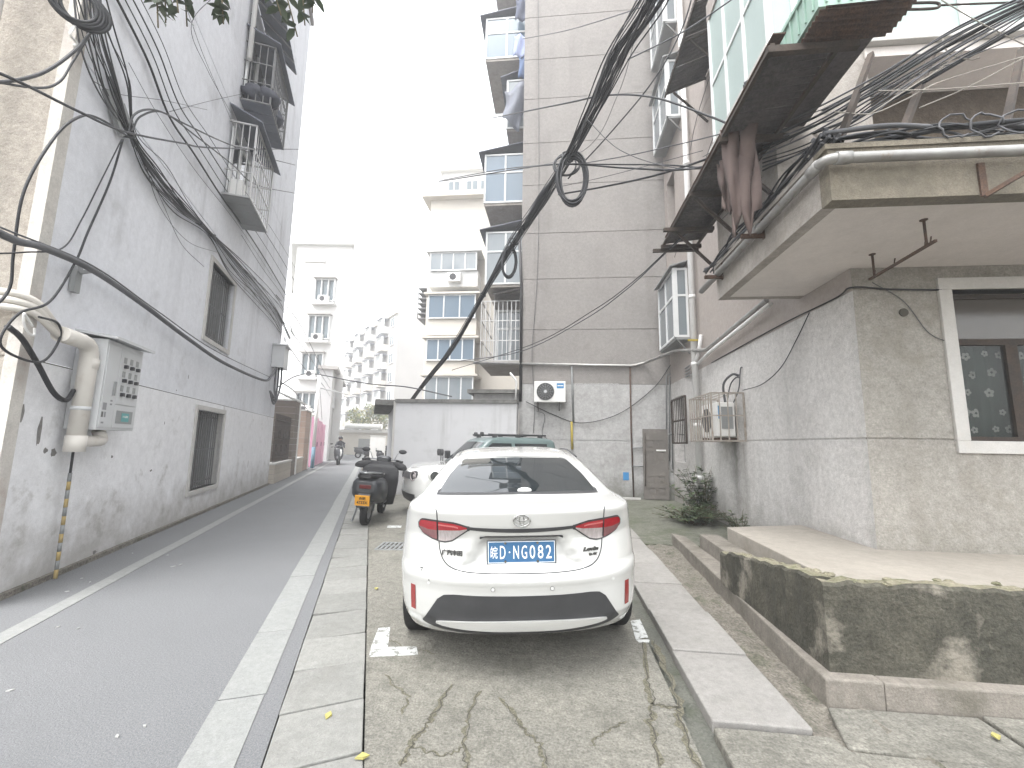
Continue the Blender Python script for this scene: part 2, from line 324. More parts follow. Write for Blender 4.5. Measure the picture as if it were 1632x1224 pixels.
m_glassgreen = mat('pale_green_frosted_glass', (.29, .365, .345), (.26, .335, .315), rough=.3, scale=14, spec=.5)
m_glassgrey = mat('grey_reflecting_glass', (.16, .19, .21), (.24, .26, .27), rough=.12, scale=.8, spec=.6)
m_alu = mat('white_aluminium_frame', (.66, .67, .67), (.58, .59, .59), .4, scale=6, spec=.4)
m_bargrey = mat('grey_window_bars', (.20, .20, .20), (.13, .13, .13), .6, metal=.4, scale=9)
m_barsteel = mat('stainless_bars', (.50, .50, .50), (.40, .39, .38), .35, metal=.7, scale=7)
m_barrust = mat('weathered_cage_bars', (.38, .35, .31), (.26, .23, .20), .6, metal=.3, scale=9, stain=(.16, .09, .05, .6), sscale=8, slo=.55, shi=.7)
m_awning = mat('dark_sheet_awning', (.11, .12, .15), (.15, .16, .19), .6, scale=3, stain=(.04, .04, .045, .6), sscale=3)
m_awning_brown = mat('grimy_sheet_awning', (.05, .045, .045), (.085, .075, .07), .7, scale=3, fine=.25, fscale=40, stain=(.02, .02, .02, .6), sscale=3, mott=(10, .3))
m_boxgrey = mat('painted_meter_box', (.52, .53, .54), (.47, .475, .48), .5, scale=3, stain=(.36, .35, .33, .4), sscale=4, slo=.6, shi=.74, spec=.4)
m_boxdark = mat('grey_box_dark', (.26, .27, .27), (.22, .225, .225), .55, scale=4)
m_white = mat('white_enamel', (.72, .72, .70), (.64, .63, .61), .4, scale=4, stain=(.44, .41, .36, .35), sscale=5, slo=.6, shi=.75, spec=.4)
m_blue = mat('blue_print', (.04, .20, .42), rough=.5)
m_teal = mat('teal_print', (.10, .30, .30), rough=.5)
m_greysticker = mat('grey_print', (.24, .24, .25), rough=.7)

m_brownshade = mat('brown_wall_painted_shade', (.10, .078, .058), (.06, .048, .038), .95, scale=2, fine=.2, fscale=50, bump=.4, bscale=40, stain=(.16, .13, .095, .6), sscale=2, slo=.55, shi=.72, mott=(10, .3))  # dirty brown wall, darkened further to paint in the shade under the soffit
# ================================================================= GROUND
YW = 12.6                                  # grooved end wall of the tall block
XB, YA = 3.31, 4.96                        # corner of the near right building
TL_ = -3.1                                 # left building's street wall
o = MB().box((-900, -300, -.5), (900, 1500, -.07)).build('ground', m_dirt); struct(o)
road = struct(MB(LM).box((-3.12, -6, -.3), (-.385, 95, 0)).build('road', m_asphalt))
pad_poly = [L(.06, -2.5, 0), Vector((.70, -1.5, 0)), Vector((.70, 12.7, 0)), L(.06, 17, 0)]
pad = struct(MB().prism([p+Vector((0, 0, -.3)) for p in pad_poly], (0, 0, .3)).build('parking_ground', m_pad))
for a, b in ((-2.54, -2.40), (-.735, -.495)):      # painted lane edges, laid in lengths with small gaps
    s0 = -1.0; mb = MB(LM)
    while s0 < 70:
        ln = random.uniform(.7, 1.6); g = random.choice((.004, .006, .012)); w = random.uniform(-.006, .006)
        mb.box((a+w, s0, .001), (b+w, s0+ln-g, .0045)); s0 += ln
    mb.build('edge_line', m_line, road)
# pavement of square kerb slabs beside the lane
pv = struct(MB(LM).box((-.39, -1.0, -.3), (.062, 16.4, -.05)).build('pavement', m_dirt))
s0 = 1.02-1.5
i = 0
while s0 < 15.6:
    ln = .455+random.uniform(-.015, .03); tl = random.uniform(-.006, .006); h = random.uniform(.004, .012)
    k = .022
    a = [(-.378, s0+.004, -.05), (.052, s0+.004+k, -.05), (.052, s0+ln-.006+k, -.05), (-.378, s0+ln-.006, -.05)]
    MB(LM).hexa([Vector(p) for p in a], [Vector((p[0]+random.uniform(-.004, .004), p[1], h+tl*(1 if p[0] > 0 else -1))) for p in a]).build('slab', m_slab, pv, bevel=.006)
    s0 += ln
# footpath on the other side of the car
fp = struct(MB().box((.70, 2.6, -.3), (1.36, 12.6, -.065)).build('footpath', m_gutter))
js = [2.60, 3.40, 4.18, 4.96, 5.70, 6.46, 7.22, 7.98, 8.74, 9.5, 10.26, 11.02, 11.78, 12.5]
for i in range(len(js)-1):
    a, b = js[i]+.006, js[i+1]-.006; sk = random.uniform(-.006, .006); h = random.uniform(.012, .03)
    lo = [(.845+sk, a+.02, -.06), (1.345+sk, a-.0, -.06), (1.345+sk, b, -.06), (.845+sk, b+.02, -.06)]
    MB().hexa([Vector(p) for p in lo], [Vector((p[0], p[1], h+(.006 if p[0] > 1 else 0))) for p in lo]).build('slab', m_slabr, fp, bevel=.008)
gut = struct(MB().box((.69, -1.5, -.3), (.86, 12.6, -.045)).build('gutter', m_gutter))
# dirt strip between footpath and steps, mossy yard behind
ds = MB(); n1 = 60; vs = []; fs = []
for j in range(n1+1):
    y = 2.3+j*(7.0-2.3)/n1
    for k in range(9):
        x = 1.34+k*.06; vs.append((x, y, -.012+.02*math.sin(y*5+k)*random.random()+random.uniform(-.012, .012)-.02*math.sin(k/8*math.pi)))
for j in range(n1):
    for k in range(8): fs.append((j*9+k, j*9+k+1, j*9+k+10, j*9+k+9))
ds.add(vs, fs, True); struct(ds.build('dirt_strip', m_dirt))
struct(MB().box((1.36, 7.0, -.3), (8.0, 12.65, -.012)).build('yard', m_moss_ground))
# the broken front paving at the lower right corner
fpv = struct(MB().box((.86, -1.5, -.3), (9, 2.92, -.07)).build('front_paving', m_dirt))
def slab(par, poly, z, m, b=.012):
    lo = [Vector((p[0], p[1], -.07)) for p in poly]; MB().hexa(lo, [Vector((p[0], p[1], z+random.uniform(-.006, .006))) for p in poly]).build('slab', m, par, bevel=b)
E1, E2, E3 = G(1120, 1156), G(1330, 1166), G(1440, 1222)
slab(fpv, [(.80, 1.2), (1.30, 1.2), (1.52, 2.25), (1.42, 2.585), (.835, 2.585)], .012, m_pad)
slab(fpv, [(1.325, 1.2), (3.2, 1.2), (3.2, 2.40), (1.45, 2.50), (1.54, 2.25)], .004, m_pad)
slab(fpv, [(1.46, 2.53), (2.35, 2.44), (2.37, 2.89), (1.58, 2.89)], -.004, m_pad)
slab(fpv, [(2.375, 2.438), (4.2, 2.40), (4.2, 2.89), (2.39, 2.89)], .000, m_pad)
# cracks in the parking ground
def crack(pts, w, m=m_crack, z=.002):
    P = []
    for i in range(len(pts)-1):
        a, b = Vector(pts[i]), Vector(pts[i+1])
        for k in range(7):
            q = a.lerp(b, k/7); d = (b-a).normalized(); P.append(q+Vector((-d.y, d.x, 0))*random.uniform(-.018, .018))
    P.append(Vector(pts[-1])); vs = []; fs = []
    for i, p in enumerate(P):
        d = (P[min(i+1, len(P)-1)]-P[max(i-1, 0)]).normalized(); nn = Vector((-d.y, d.x, 0)); ww = w*random.uniform(.25, 1.0)*(1 if 0 < i < len(P)-1 else .1)
        vs += [p+nn*ww/2+Vector((0, 0, z)), p-nn*ww/2+Vector((0, 0, z))]
    for i in range(len(P)-1): fs.append((2*i, 2*i+1, 2*i+3, 2*i+2))
    MB().add(vs, fs).build('crack', m, pad)
for pts, w in (([(722, 1090), (690, 1140), (672, 1165), (655, 1190), (638, 1222)], .016), ([(765, 1100), (745, 1150), (740, 1190), (745, 1230)], .011),
               ([(798, 1110), (830, 1160), (862, 1185), (872, 1230)], .012), ([(1020, 985), (1030, 1080), (1042, 1120), (1035, 1150), (1050, 1224)], .018),
               ([(1040, 1020), (1062, 1070), (1085, 1125), (1080, 1140), (1105, 1200), (1115, 1240)], .022), ([(1036, 1122), (1062, 1128), (1082, 1125)], .016),
               ([(940, 1190), (965, 1165), (1000, 1150)], .006), ([(610, 1075), (650, 1110), (640, 1140)], .007), ([(655, 1190), (700, 1205), (740, 1192)], .007),
               ([(600, 1010), (650, 1035), (700, 1042)], .005)):
    P = [G(u, v) for u, v in pts]; crack(P, w*2.6, m_crackfill, .0015); crack(P, w*.55, m_crack, .003)
# painted bay corners
def paint(poly, nm='bay_marking'):
    MB().prism([p+Vector((0, 0, .0005)) for p in poly], (0, 0, .0035)).build(nm, m_parkpaint, pad)
paint([G(603, 1002), G(622, 1000), G(618, 1032), G(664, 1031), G(666, 1044), G(588, 1047), G(592, 1030)])
paint([G(1005, 990), G(1020, 988), G(1033, 1016), G(1013, 1019)])
paint([G(1014, 1020), G(1036, 1020), G(1034, 1024), G(1018, 1024)])
paint([G(618, 838), G(640, 838), G(639, 841), G(617, 841)])
# drain grate set in the ground
gc = G(638, 871); dg = thing('drain_grate', 'rusty slotted iron drain grate in the concrete beside the white sedan', 'drain grate', gc, rad(6))
A = Matrix.Translation(gc) @ Matrix.Rotation(rad(6), 4, 'Z')
mb = MB(A); w, h = .30, .22
for a, b in (((-w, -h, 0), (w, -h+.03, .012)), ((-w, h-.03, 0), (w, h, .012)), ((-w, -h+.03, 0), (-w+.03, h-.03, .012)), ((w-.03, -h+.03, 0), (w, h-.03, .012))): mb.box(a, b)
mb.build('frame', m_greypipe, dg)
MB(A).box((-w+.03, -h+.03, .0008), (w-.03, h-.03, .002)).build('pit', m_crack, dg)
for i in range(9):
    x = -w+.055+i*.061; MB(A).box((x, -h+.03, .002), (x+.030, h-.03, .011)).build('bar', m_greypipe, dg)
for y in (-.01,): MB(A).box((-w+.03, y-.014, .003), (w-.03, y+.014, .0125)).build('cross_bar', m_greypipe, dg)
# litter
m_leafy = mat('yellow_leaf', (.34, .31, .11), rough=.8); m_paper = mat('white_scrap', (.33, .33, .32), rough=.9)
lv = [(578, 1207, 'small yellow fallen leaf on the slab edge nearest the camera'), (523, 1141, 'pale yellow fallen leaf lying on the middle of a grey kerb slab'), (1587, 1174, 'yellow fallen leaf on the paving in front of the mouldy wall'), (600, 938, 'pale fallen leaf on the concrete beside the white sedan')]
for u, v, lb in lv:
    p = G(u, v, .012); a = random.random()*6; e = Vector((math.cos(a), math.sin(a), 0)); q = Vector((-e.y, e.x, 0)); r = .035
    mb = MB(); mb.hexa([p-e*r, p+q*r*.55, p+e*r*.9, p-q*r*.5], [p-e*r+Vector((0, 0, .006)), p+q*r*.55+Vector((0, 0, .012)), p+e*r*.9+Vector((0, 0, .004)), p-q*r*.5+Vector((0, 0, .010))])
    tag(mb.build('fallen_leaf', m_leafy), lb, 'leaf', 'fallen leaves')
for i, (u, v) in enumerate([(16, 1101), (187, 1174), (130, 922), (143, 928), (276, 903), (288, 900), (267, 885), (107, 943), (211, 882), (92, 1000), (125, 1002), (230, 1158)]):
    p = G(u, v, .002); a = random.random()*6; e = Vector((math.cos(a), math.sin(a), 0)); q = Vector((-e.y, e.x, 0)); r = random.uniform(.010, .026)
    tag(MB().hexa([p-e*r, p+q*r*.6, p+e*r, p-q*r*.4], [x+Vector((0, 0, .006)) for x in (p-e*r, p+q*r*.6, p+e*r, p-q*r*.4)]).build('litter_scrap', m_paper), 'tiny pale scrap of litter lying on the grey lane', 'litter', 'litter scraps on the lane')

# ================================================================= LEFT BUILDING
def Ls(u, v, t=TL_): q = toL(PT(u, v, t)); return q.y, q.z
S0, S1 = 5.10, 16.05
lb = thing('apartment_block', 'long whitewashed apartment block along the lane with barred windows', 'building', L(TL_, S0, 0), RA)
wl_ = [(9.40, .50, 10.92, 2.0), (9.27, 3.38, 10.70, 4.86)]                       # openings
holes = [(a-S0, b, c-S0, d) for a, b, c, d in wl_]
mb = MB(); wall_panel(mb, L(TL_, S0, 2.19), LD, (0, 0, 1), LN, S1-S0, 15, [(a, b-2.19, c, d-2.19) for a, b, c, d in holes[1:]], [3.2, 6.0, 8.9])
mb.build('upper_wall', m_wall_left, lb)
mb = MB(); wall_panel(mb, L(TL_, S0, -.1), LD, (0, 0, 1), LN, S1-S0, 2.275, [(a, b+.1, c, d+.1) for a, b, c, d in holes[:1]]); mb.build('lower_wall', m_wall_white, lb)
MB(LM).box((TL_-.20, S0, 2.171), (TL_-.012, S1, 2.1885)).build('groove', m_crack, lb)
MB(LM).box((TL_-9, S1-.02, -.1), (TL_-.02, S1, 17.2)).build('far_end_wall', m_wall_left, lb)
MB(LM).box((TL_-9, S0, 17.19), (TL_+.1, S1+.1, 17.4)).build('roof', m_conc, lb)
mb = MB(); wall_panel(mb, L(-14, S0-.02, -.1), LN, (0, 0, 1), -LD, 14+TL_-.02, 17, [], [2.28]); mb.build('end_wall', m_brownwall, lb)
MB(LM).box((TL_-.06, S0-.10, -.1), (TL_+.035, S0+.05, 17)).build('corner_strip', m_strip, lb)
MB(LM).box((TL_-.02, S0+.05, -.1), (TL_+.05, S1, .05)).build('plinth', m_dirt, lb)
def barred_window(par, s0, z0, s1, z1, nb):
    fr = MB(LM); w = .085; t0, t1 = TL_-.16, TL_+.028
    for a, b in (((t0, s0-w, z0-w), (t1, s1+w, z0)), ((t0, s0-w, z1), (t1, s1+w, z1+w)), ((t0, s0-w, z0), (t1, s0, z1)), ((t0, s1, z0), (t1, s1+w, z1))): fr.box(a, b)
    wd_ = fr.build('window', m_trim, par)
    MB(LM).box((TL_-.22, s0, z0), (TL_-.20, s1, z1)).build('pane', m_glassdark, wd_)
    for i in range(nb):
        s = s0+(i+.5)*(s1-s0)/nb; MB(LM).box((TL_-.10, s-.009, z0), (TL_-.08, s+.009, z1)).build('bar', m_bargrey, wd_)
    for k in (.08, .5, .93):
        z = z0+(z1-z0)*k; MB(LM).box((TL_-.112, s0, z-.012), (TL_-.10, s1, z+.012)).build('rail', m_bargrey, wd_)
    MB(LM).box((TL_-.20, (s0+s1)/2-.03, z0), (TL_-.17, (s0+s1)/2+.03, z1)).build('mullion', m_steel, wd_)
for a in wl_: barred_window(lb, *a, 13)
# caged window, middle
def cage(par, s0, s1, t1, z0, z1, nb_side, nb_front, m, roof_m, floor_m):
    c = MB(LM); r = .016; T0 = TL_+.01
    for s in (s0, s1):
        for z in (z0, z1): c.box((T0, s-r, z-r), (t1+r, s+r, z+r))
        c.box((t1-r, s-r, z0), (t1+r, s+r, z1))
    for z in (z0, z1): c.box((t1-r, s0, z-r), (t1+r, s1, z+r))
    cg = c.build('window_cage', m, par)
    for s in (s0, s1):
        for i in range(1, nb_side):
            t = T0+(t1-T0)*i/nb_side; MB(LM).box((t-.008, s-.008, z0), (t+.008, s+.008, z1)).build('bar', m, cg)
        for k in (1/3, 2/3):
            z = z0+(z1-z0)*k; MB(LM).box((T0, s-.012, z-.010), (t1, s-.008+.016, z+.010)).build('rail', m, cg)
    for i in range(1, nb_front):
        s = s0+(s1-s0)*i/nb_front; MB(LM).box((t1-.008, s-.008, z0), (t1+.008, s+.008, z1)).build('bar', m, cg)
    for k in (1/3, 2/3):
        z = z0+(z1-z0)*k; MB(LM).box((t1-.012, s0, z-.010), (t1+.012, s1, z+.010)).build('rail', m, cg)
    n = 5                                                     # floor of metal strips
    for i in range(n):
        a = s0+(s1-s0)*i/n; MB(LM).box((T0, a+.01, z0-.03), (t1, a+(s1-s0)/n-.01, z0-.016)).build('floor_strip', floor_m, cg)
    MB(LM).hexa([Vector(p) for p in ((T0, s0-.12, z1+.30), (t1+.12, s0-.12, z1+.02), (t1+.12, s1+.25, z1+.02), (T0, s1+.25, z1+.30))],
                [Vector(p) for p in ((T0, s0-.12, z1+.325), (t1+.12, s0-.12, z1+.045), (t1+.12, s1+.25, z1+.045), (T0, s1+.25, z1+.325))]).build('roof_sheet', roof_m, cg)
    return cg
C1 = toL(PT(352, 306, TL_)); cage_t = -2.6
cg1 = cage(lb, 9.30, 10.80, cage_t, 6.28, 7.86, 4, 9, m_barsteel, m_awning, m_boxdark)
MB(LM).box((TL_-.02, 9.5, 6.45), (TL_+.03, 10.6, 7.75)).build('window', m_glassdark, lb)
w2 = MB(LM)
for a, b in (((TL_+.03, 9.42, 6.37), (TL_+.06, 9.5, 7.83)), ((TL_+.03, 10.6, 6.37), (TL_+.06, 10.68, 7.83)), ((TL_+.03, 9.5, 6.37), (TL_+.06, 10.6, 6.45)), ((TL_+.03, 9.5, 7.75), (TL_+.06, 10.6, 7.83)), ((TL_+.03, 10.02, 6.45), (TL_+.06, 10.08, 7.75))): w2.box(a, b)
w2.build('window_frame', m_alu, lb)
MB(LM).box((TL_+.08, 9.40, 6.31), (TL_+.32, 9.62, 6.68)).build('white_tub', m_white, cg1)
# caged window with sheet awning, upper
cg2 = cage(lb, 9.70, 11.2, -2.52, 8.70, 10.1, 4, 12, m_bargrey, m_awning, m_awning)
MB(LM).hexa([Vector(p) for p in ((TL_+.02, 9.5, 11.5), (-2.38, 9.5, 10.85), (-2.38, 11.2, 10.85), (TL_+.02, 11.2, 11.5))],
            [Vector(p) for p in ((TL_+.02, 9.5, 11.53), (-2.38, 9.5, 10.88), (-2.38, 11.2, 10.88), (TL_+.02, 11.2, 11.53))]).build('sheet_awning', m_awning, lb)
for s in (9.53, 9.95, 10.4, 10.8, 11.17): MB(LM).bar((TL_+.02, s, 11.47), (-2.38, s, 10.82), .03).build('awning_rib', m_boxdark, lb)
MB(LM).box((TL_-.01, 9.8, 8.9), (TL_+.03, 11.1, 10.9)).build('window', m_glassdark, lb)
for s in (9.8, 10.45, 11.1): MB(LM).box((TL_+.03, s-.04, 8.9), (TL_+.07, s+.04, 10.9)).build('window_frame', m_alu, lb)
MB(LM).tube([(TL_+.12, 9.62, 9.6), (TL_+.12, 9.62, 17)], .05, 10).build('downpipe', m_pvcwhite, lb)
# bundled sacks inside the upper cage
rs = random.Random(4)
for i, (t, s, z, r, lbt) in enumerate(((-2.90, 9.86, 8.95, .20, 'dark stuffed sack against the wall in the upper window cage on the left block'), (-2.62, 9.90, 8.98, .20, 'dark bulging sack at the near outer corner of the upper window cage'), (-2.72, 10.5, 8.98, .24, 'dark sack lying deeper along the upper window cage'))):
    mb = MB(LM); mb.ball((0, 0, 0), 1, 14, 10)
    mb.v = [Vector((t, s, z))+Vector((p.x*r*1.2, p.y*r*1.3, p.z*r))*(1+rs.uniform(-.16, .16)) for p in mb.v]
    tag(mb.build('sack', mat('dark_sack_%d' % i, (.03, .032, .045), (.055, .058, .075), .55, scale=9, bump=.6, bscale=12)), lbt, 'sack', 'sacks in the window cage')
# places where the whitewash has flaked off the left wall
m_chip = mat('exposed_plaster', (.22, .21, .20), (.15, .145, .14), .95, scale=12, mott=(20, .3))
for k, (u, v, w, h) in enumerate(((62, 690, .035, .16), (72, 718, .05, .03), (84, 722, .05, .05), (34, 660, .03, .10), (300, 600, .012, .05), (262, 674, .012, .03), (372, 800, .03, .22), (281, 622, .02, .015), (178, 728, .03, .02), (240, 750, .04, .02), (395, 740, .02, .12), (318, 838, .05, .04), (230, 858, .06, .03), (150, 880, .05, .025), (345, 690, .03, .015))):
    c_ = PT(u, v, TL_+.0); n_ = 11; q_ = [c_+LD*(math.cos(a)*w*rs.uniform(.5, 1.1))+Vector((0, 0, math.sin(a)*h*rs.uniform(.5, 1.1)))+LN*.002 for a in [2*math.pi*i/n_ for i in range(n_)]]
    MB().prism(q_, LN*.002).build('flaked_patch', m_chip, lb)

# ================================================================= TALL GROOVED BLOCK (end wall)
XL = -1.055
cb = thing('apartment_block', 'tall pinkish grey apartment block end wall ruled with horizontal grooves', 'building', (1.5, YW, 0))
gl = [4.88, 6.48, 7.97, 9.6, 11.06, 12.64, 14.1, 15.7, 17.3]
mb = MB(); wall_panel(mb, (XL, YW, 3.24), (1, 0, 0), (0, 0, 1), (0, -1, 0), 6.2, 22, [], [g-3.24 for g in gl], [.42], gw=.022); mb.build('upper_wall', m_conc, cb)
mb = MB(); wall_panel(mb, (XL, YW, -.1), (1, 0, 0), (0, 0, 1), (0, -1, 0), 6.2, 3.326, [], [1.70], [], gw=.02); mb.build('lower_wall', m_conc_low, cb)
MB().box((XL, YW+.012, 3.222), (5.14, YW+.10, 3.238)).build('groove', m_crack, cb)
MB().box((XL+.002, YW+.05, -.1), (XL+.06, YW+22, 25.2)).build('street_wall', m_conc, cb)
MB().box((XL, YW+.05, 25.2), (5.1, YW+22, 25.4)).build('roof', m_conc, cb)
MB().box((5.08, YW+.05, -.1), (5.14, YW+22, 25.2)).build('back_wall', m_conc, cb)

# ================================================================= NEAR RIGHT BUILDING
rb = thing('apartment_block', 'weathered grey corner building with overhanging balcony above a cement platform', 'building', (XB, YA, 0))
WIN = (4.30, 1.58, 6.6, 3.22)                   # window opening in the street face
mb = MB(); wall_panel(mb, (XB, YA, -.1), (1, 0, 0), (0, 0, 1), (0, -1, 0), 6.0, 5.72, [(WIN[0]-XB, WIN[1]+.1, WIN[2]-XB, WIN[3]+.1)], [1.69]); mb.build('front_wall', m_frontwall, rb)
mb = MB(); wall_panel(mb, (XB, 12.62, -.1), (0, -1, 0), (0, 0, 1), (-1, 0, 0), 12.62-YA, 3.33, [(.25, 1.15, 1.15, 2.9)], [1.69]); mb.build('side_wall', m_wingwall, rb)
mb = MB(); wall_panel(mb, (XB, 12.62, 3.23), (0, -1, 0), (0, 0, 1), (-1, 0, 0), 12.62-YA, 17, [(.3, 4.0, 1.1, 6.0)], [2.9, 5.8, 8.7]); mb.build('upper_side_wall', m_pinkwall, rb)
MB().box((XB+.012, YA+.2, 3.225), (XB+.12, 12.5, 3.24)).build('groove', m_crack, rb)
MB().box((XB+5.9, YA+.05, -.1), (XB+6, 12.6, 20)).build('back_wall', m_wingwall, rb)
MB().box((XB+.25, 11.4, 1.05), (XB+.30, 12.5, 3.0)).build('pane', m_glassdark, rb)
MB().box((XB+.25, 11.4, 7.2), (XB+.30, 12.5, 9.3)).build('pane', m_glassdark, rb)
# street window with pale surround and flowered curtain
fr = MB(); w = .13; a0, b0, a1, b1 = WIN
for p, q in (((a0-w, YA-.03, b0-w), (a1+w, YA+.16, b0)), ((a0-w, YA-.03, b1), (a1+w, YA+.16, b1+w)), ((a0-w, YA-.03, b0), (a0, YA+.16, b1)), ((a1, YA-.03, b0), (a1+w, YA+.16, b1))): fr.box(p, q)
wn_ = fr.build('window', m_trim, rb, bevel=.006)
mb = MB()
for p, q in (((a0, YA+.17, b0), (a1, YA+.23, b0+.05)), ((a0, YA+.17, b1-.05), (a1, YA+.23, b1)), ((a0, YA+.17, b0+.05), (a0+.06, YA+.23, b1-.05)), ((a1-.06, YA+.17, b0+.05), (a1, YA+.23, b1-.05)),
             ((a0+.06, YA+.172, 2.64), (a1-.06, YA+.228, 2.71)), ((4.93, YA+.168, b0+.05), (5.05, YA+.232, 2.64)), ((5.70, YA+.168, b0+.05), (5.78, YA+.232, 2.64))): mb.box(p, q)
mb.build('sash', m_steel, wn_)
m_clearglass = mat('window_pane', (.02, .025, .025), rough=.03, alpha=.25, spec=.7)
MB().box((a0+.06, YA+.195, b0+.05), (a1-.06, YA+.199, 2.64)).build('pane', m_clearglass, wn_)
m_trans = mat('murky_transom_glass', (.075, .066, .057), (.055, .048, .042), .12, scale=2, spec=.55)
MB().box((a0+.06, YA+.195, 2.71), (a1-.06, YA+.20, b1-.05)).build('transom_pane', m_trans, wn_)
m_curtain = mat('dark_green_curtain', (.022, .042, .033), (.035, .058, .047), .9, scale=5)
vs = []; fs = []; nn = 90
for i in range(nn+1):
    x = a0+.0+(a1-a0)*i/nn; y = YA+.30+.018*math.sin(x*26)+.01*math.sin(x*61)
    vs += [(x, y, b0), (x, y, 2.66)]
for i in range(nn): fs.append((2*i, 2*i+1, 2*i+3, 2*i+2))
ct = tag(MB().add(vs, fs, True).build('curtain', m_curtain), 'dark green curtain printed with pale flowers behind the street window', 'curtain')
WM[ct] = Matrix.Identity(4)
m_petal = mat('pale_petal_print', (.30, .32, .29), rough=.9); rs = random.Random(11)
for r_ in range(5):
    for c_ in range(12):
        x = a0+.12+c_*.19+(r_ % 2)*.09+rs.uniform(-.03, .03); z = b0+.12+r_*.21+rs.uniform(-.03, .03)
        if x > a1-.08 or z > 2.6: continue
        y = YA+.30+.018*math.sin(x*26)+.01*math.sin(x*61)-.022; mb = MB(); R = rs.uniform(.035, .052); ph = rs.random()*6
        for k in range(5):
            q = ph+k*2*math.pi/5; cx, cz = x+math.cos(q)*R*.62, z+math.sin(q)*R*.62
            mb.add([(cx+math.cos(t*math.pi/4)*R*.42, y, cz+math.sin(t*math.pi/4)*R*.42) for t in range(8)], [tuple(range(8))])
        mb.build('printed_flower', m_petal, ct, recalc=False)
# canopy slab over the platform
SX0, SY0, SY1, SZ0, SZ1 = 2.25, 3.51, 5.96, 3.49, 3.93
MB().hexa([Vector(p) for p in ((SX0, SY0, SZ0), (9.2, SY0, SZ0), (9.2, YA-.005, SZ0), (XB-.005, YA-.005, SZ0), (XB-.005, SY1, SZ0), (SX0, SY1, SZ0))],
          [Vector(p) for p in ((SX0, SY0, SZ0+.06), (9.2, SY0, SZ0+.06), (9.2, YA-.005, SZ0+.06), (XB-.005, YA-.005, SZ0+.06), (XB-.005, SY1, SZ0+.06), (SX0, SY1, SZ0+.06))]).build('canopy_slab', m_soffit, rb)
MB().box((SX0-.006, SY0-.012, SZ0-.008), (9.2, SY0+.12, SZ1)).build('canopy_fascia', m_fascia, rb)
MB().box((SX0-.012, SY0+.12, SZ0-.006), (SX0+.10, SY1+.012, SZ1)).build('canopy_side_fascia', m_fascia2, rb)
MB().box((SX0+.10, SY1-.10, SZ0-.004), (XB-.004, SY1+.008, SZ1)).build('canopy_end_fascia', m_fascia2, rb)
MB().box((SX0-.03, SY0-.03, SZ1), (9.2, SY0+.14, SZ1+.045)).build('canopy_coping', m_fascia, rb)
MB().box((SX0-.035, SY0+.14, SZ1), (SX0+.14, SY1+.03, SZ1+.045)).build('canopy_side_coping', m_fascia2, rb)
# upper storey: enclosed balconies
UB = 5.62
MB().box((XB-.02, 4.40, UB-.0), (9.2, YA-.004, UB+.115)).build('upper_floor_slab', m_soffit, rb)
sill = MB().box((XB-.04, 4.33, 5.74), (9.2, 4.52, 5.86)).build('window_sill', m_trim, rb, bevel=.01)
mb = MB()
for x in (XB+.05, XB+1.02, XB+2.0, XB+3.0, XB+4): mb.box((x-.045, 4.42, 5.86), (x+.045, 4.48, 8.1))
mb.box((XB, 4.424, 5.862), (9.2, 4.476, 5.93)); mb.box((XB, 4.424, 7.0), (9.2, 4.476, 7.06))
mb.build('balcony_window_frame', m_alu, rb)
for x in (XB+.05, XB+1.02, XB+2.0, XB+3.0): MB().box((x+.045, 4.445, 5.93), (x+.92, 4.452, 8.1)).build('balcony_pane', m_glassgreen, rb)
MB().box((XB, 4.40, 8.1), (9.2, 4.9, 8.4)).build('upper_lintel', m_pinkwall, rb)
BX = 2.33; BY0, BY1 = 4.42, 6.1
MB().box((BX, BY0, 4.0), (XB-.004, BY1, 4.12)).build('side_balcony_floor', m_fascia2, rb)
MB().box((XB-.01, YA-.02, 3.98), (9.2, YA-.004, 5.615)).build('brown_shade_panel', m_brownshade, rb)  # overlay on the front wall; its dark colour stands for soffit shade
MB().box((BX, BY0, 4.12), (BX+.10, BY1, 5.80)).build('side_balcony_parapet', m_fascia2, rb)
MB().box((BX+.10, BY0+.001, 4.12), (XB-.004, BY0+.09, 5.80)).build('side_balcony_front', m_fascia2, rb)
MB().box((BX+.10, BY1-.09, 4.12), (XB-.004, BY1-.001, 5.80)).build('side_balcony_end', m_fascia2, rb)
MB().box((BX-.05, BY0-.04, 5.80), (BX+.13, BY1+.04, 5.86)).build('window_sill', m_trim, rb)
mb = MB()
for y in (BY0+.03, BY0+.58, BY0+1.13, BY1-.03): mb.box((BX+.005, y-.03, 5.86), (BX+.06, y+.03, 8.0))
mb.box((BX+.008, BY0, 5.862), (BX+.057, BY1, 5.92)); mb.box((BX+.008, BY0, 6.86), (BX+.057, BY1, 6.91))
mb.build('balcony_window_frame', m_alu, rb)
for i in range(3): MB().box((BX+.025, BY0+.06+.55*i, 5.92), (BX+.031, BY0+.55+.55*i, 8.0)).build('balcony_pane', m_glassgreen, rb)
mb = MB()
for x in (BX+.3, BX+.9): mb.box((x-.03, BY0+.0, 5.86), (x+.03, BY0+.05, 8.0))
mb.build('balcony_window_frame', m_alu, rb)
MB().box((BX+.06, BY0+.02, 5.86), (XB-.06, BY0+.027, 8.0)).build('balcony_pane', m_glassgreen, rb)
MB().box((BX, BY0, 8.0), (XB, BY1, 8.3)).build('upper_lintel', m_pinkwall, rb)

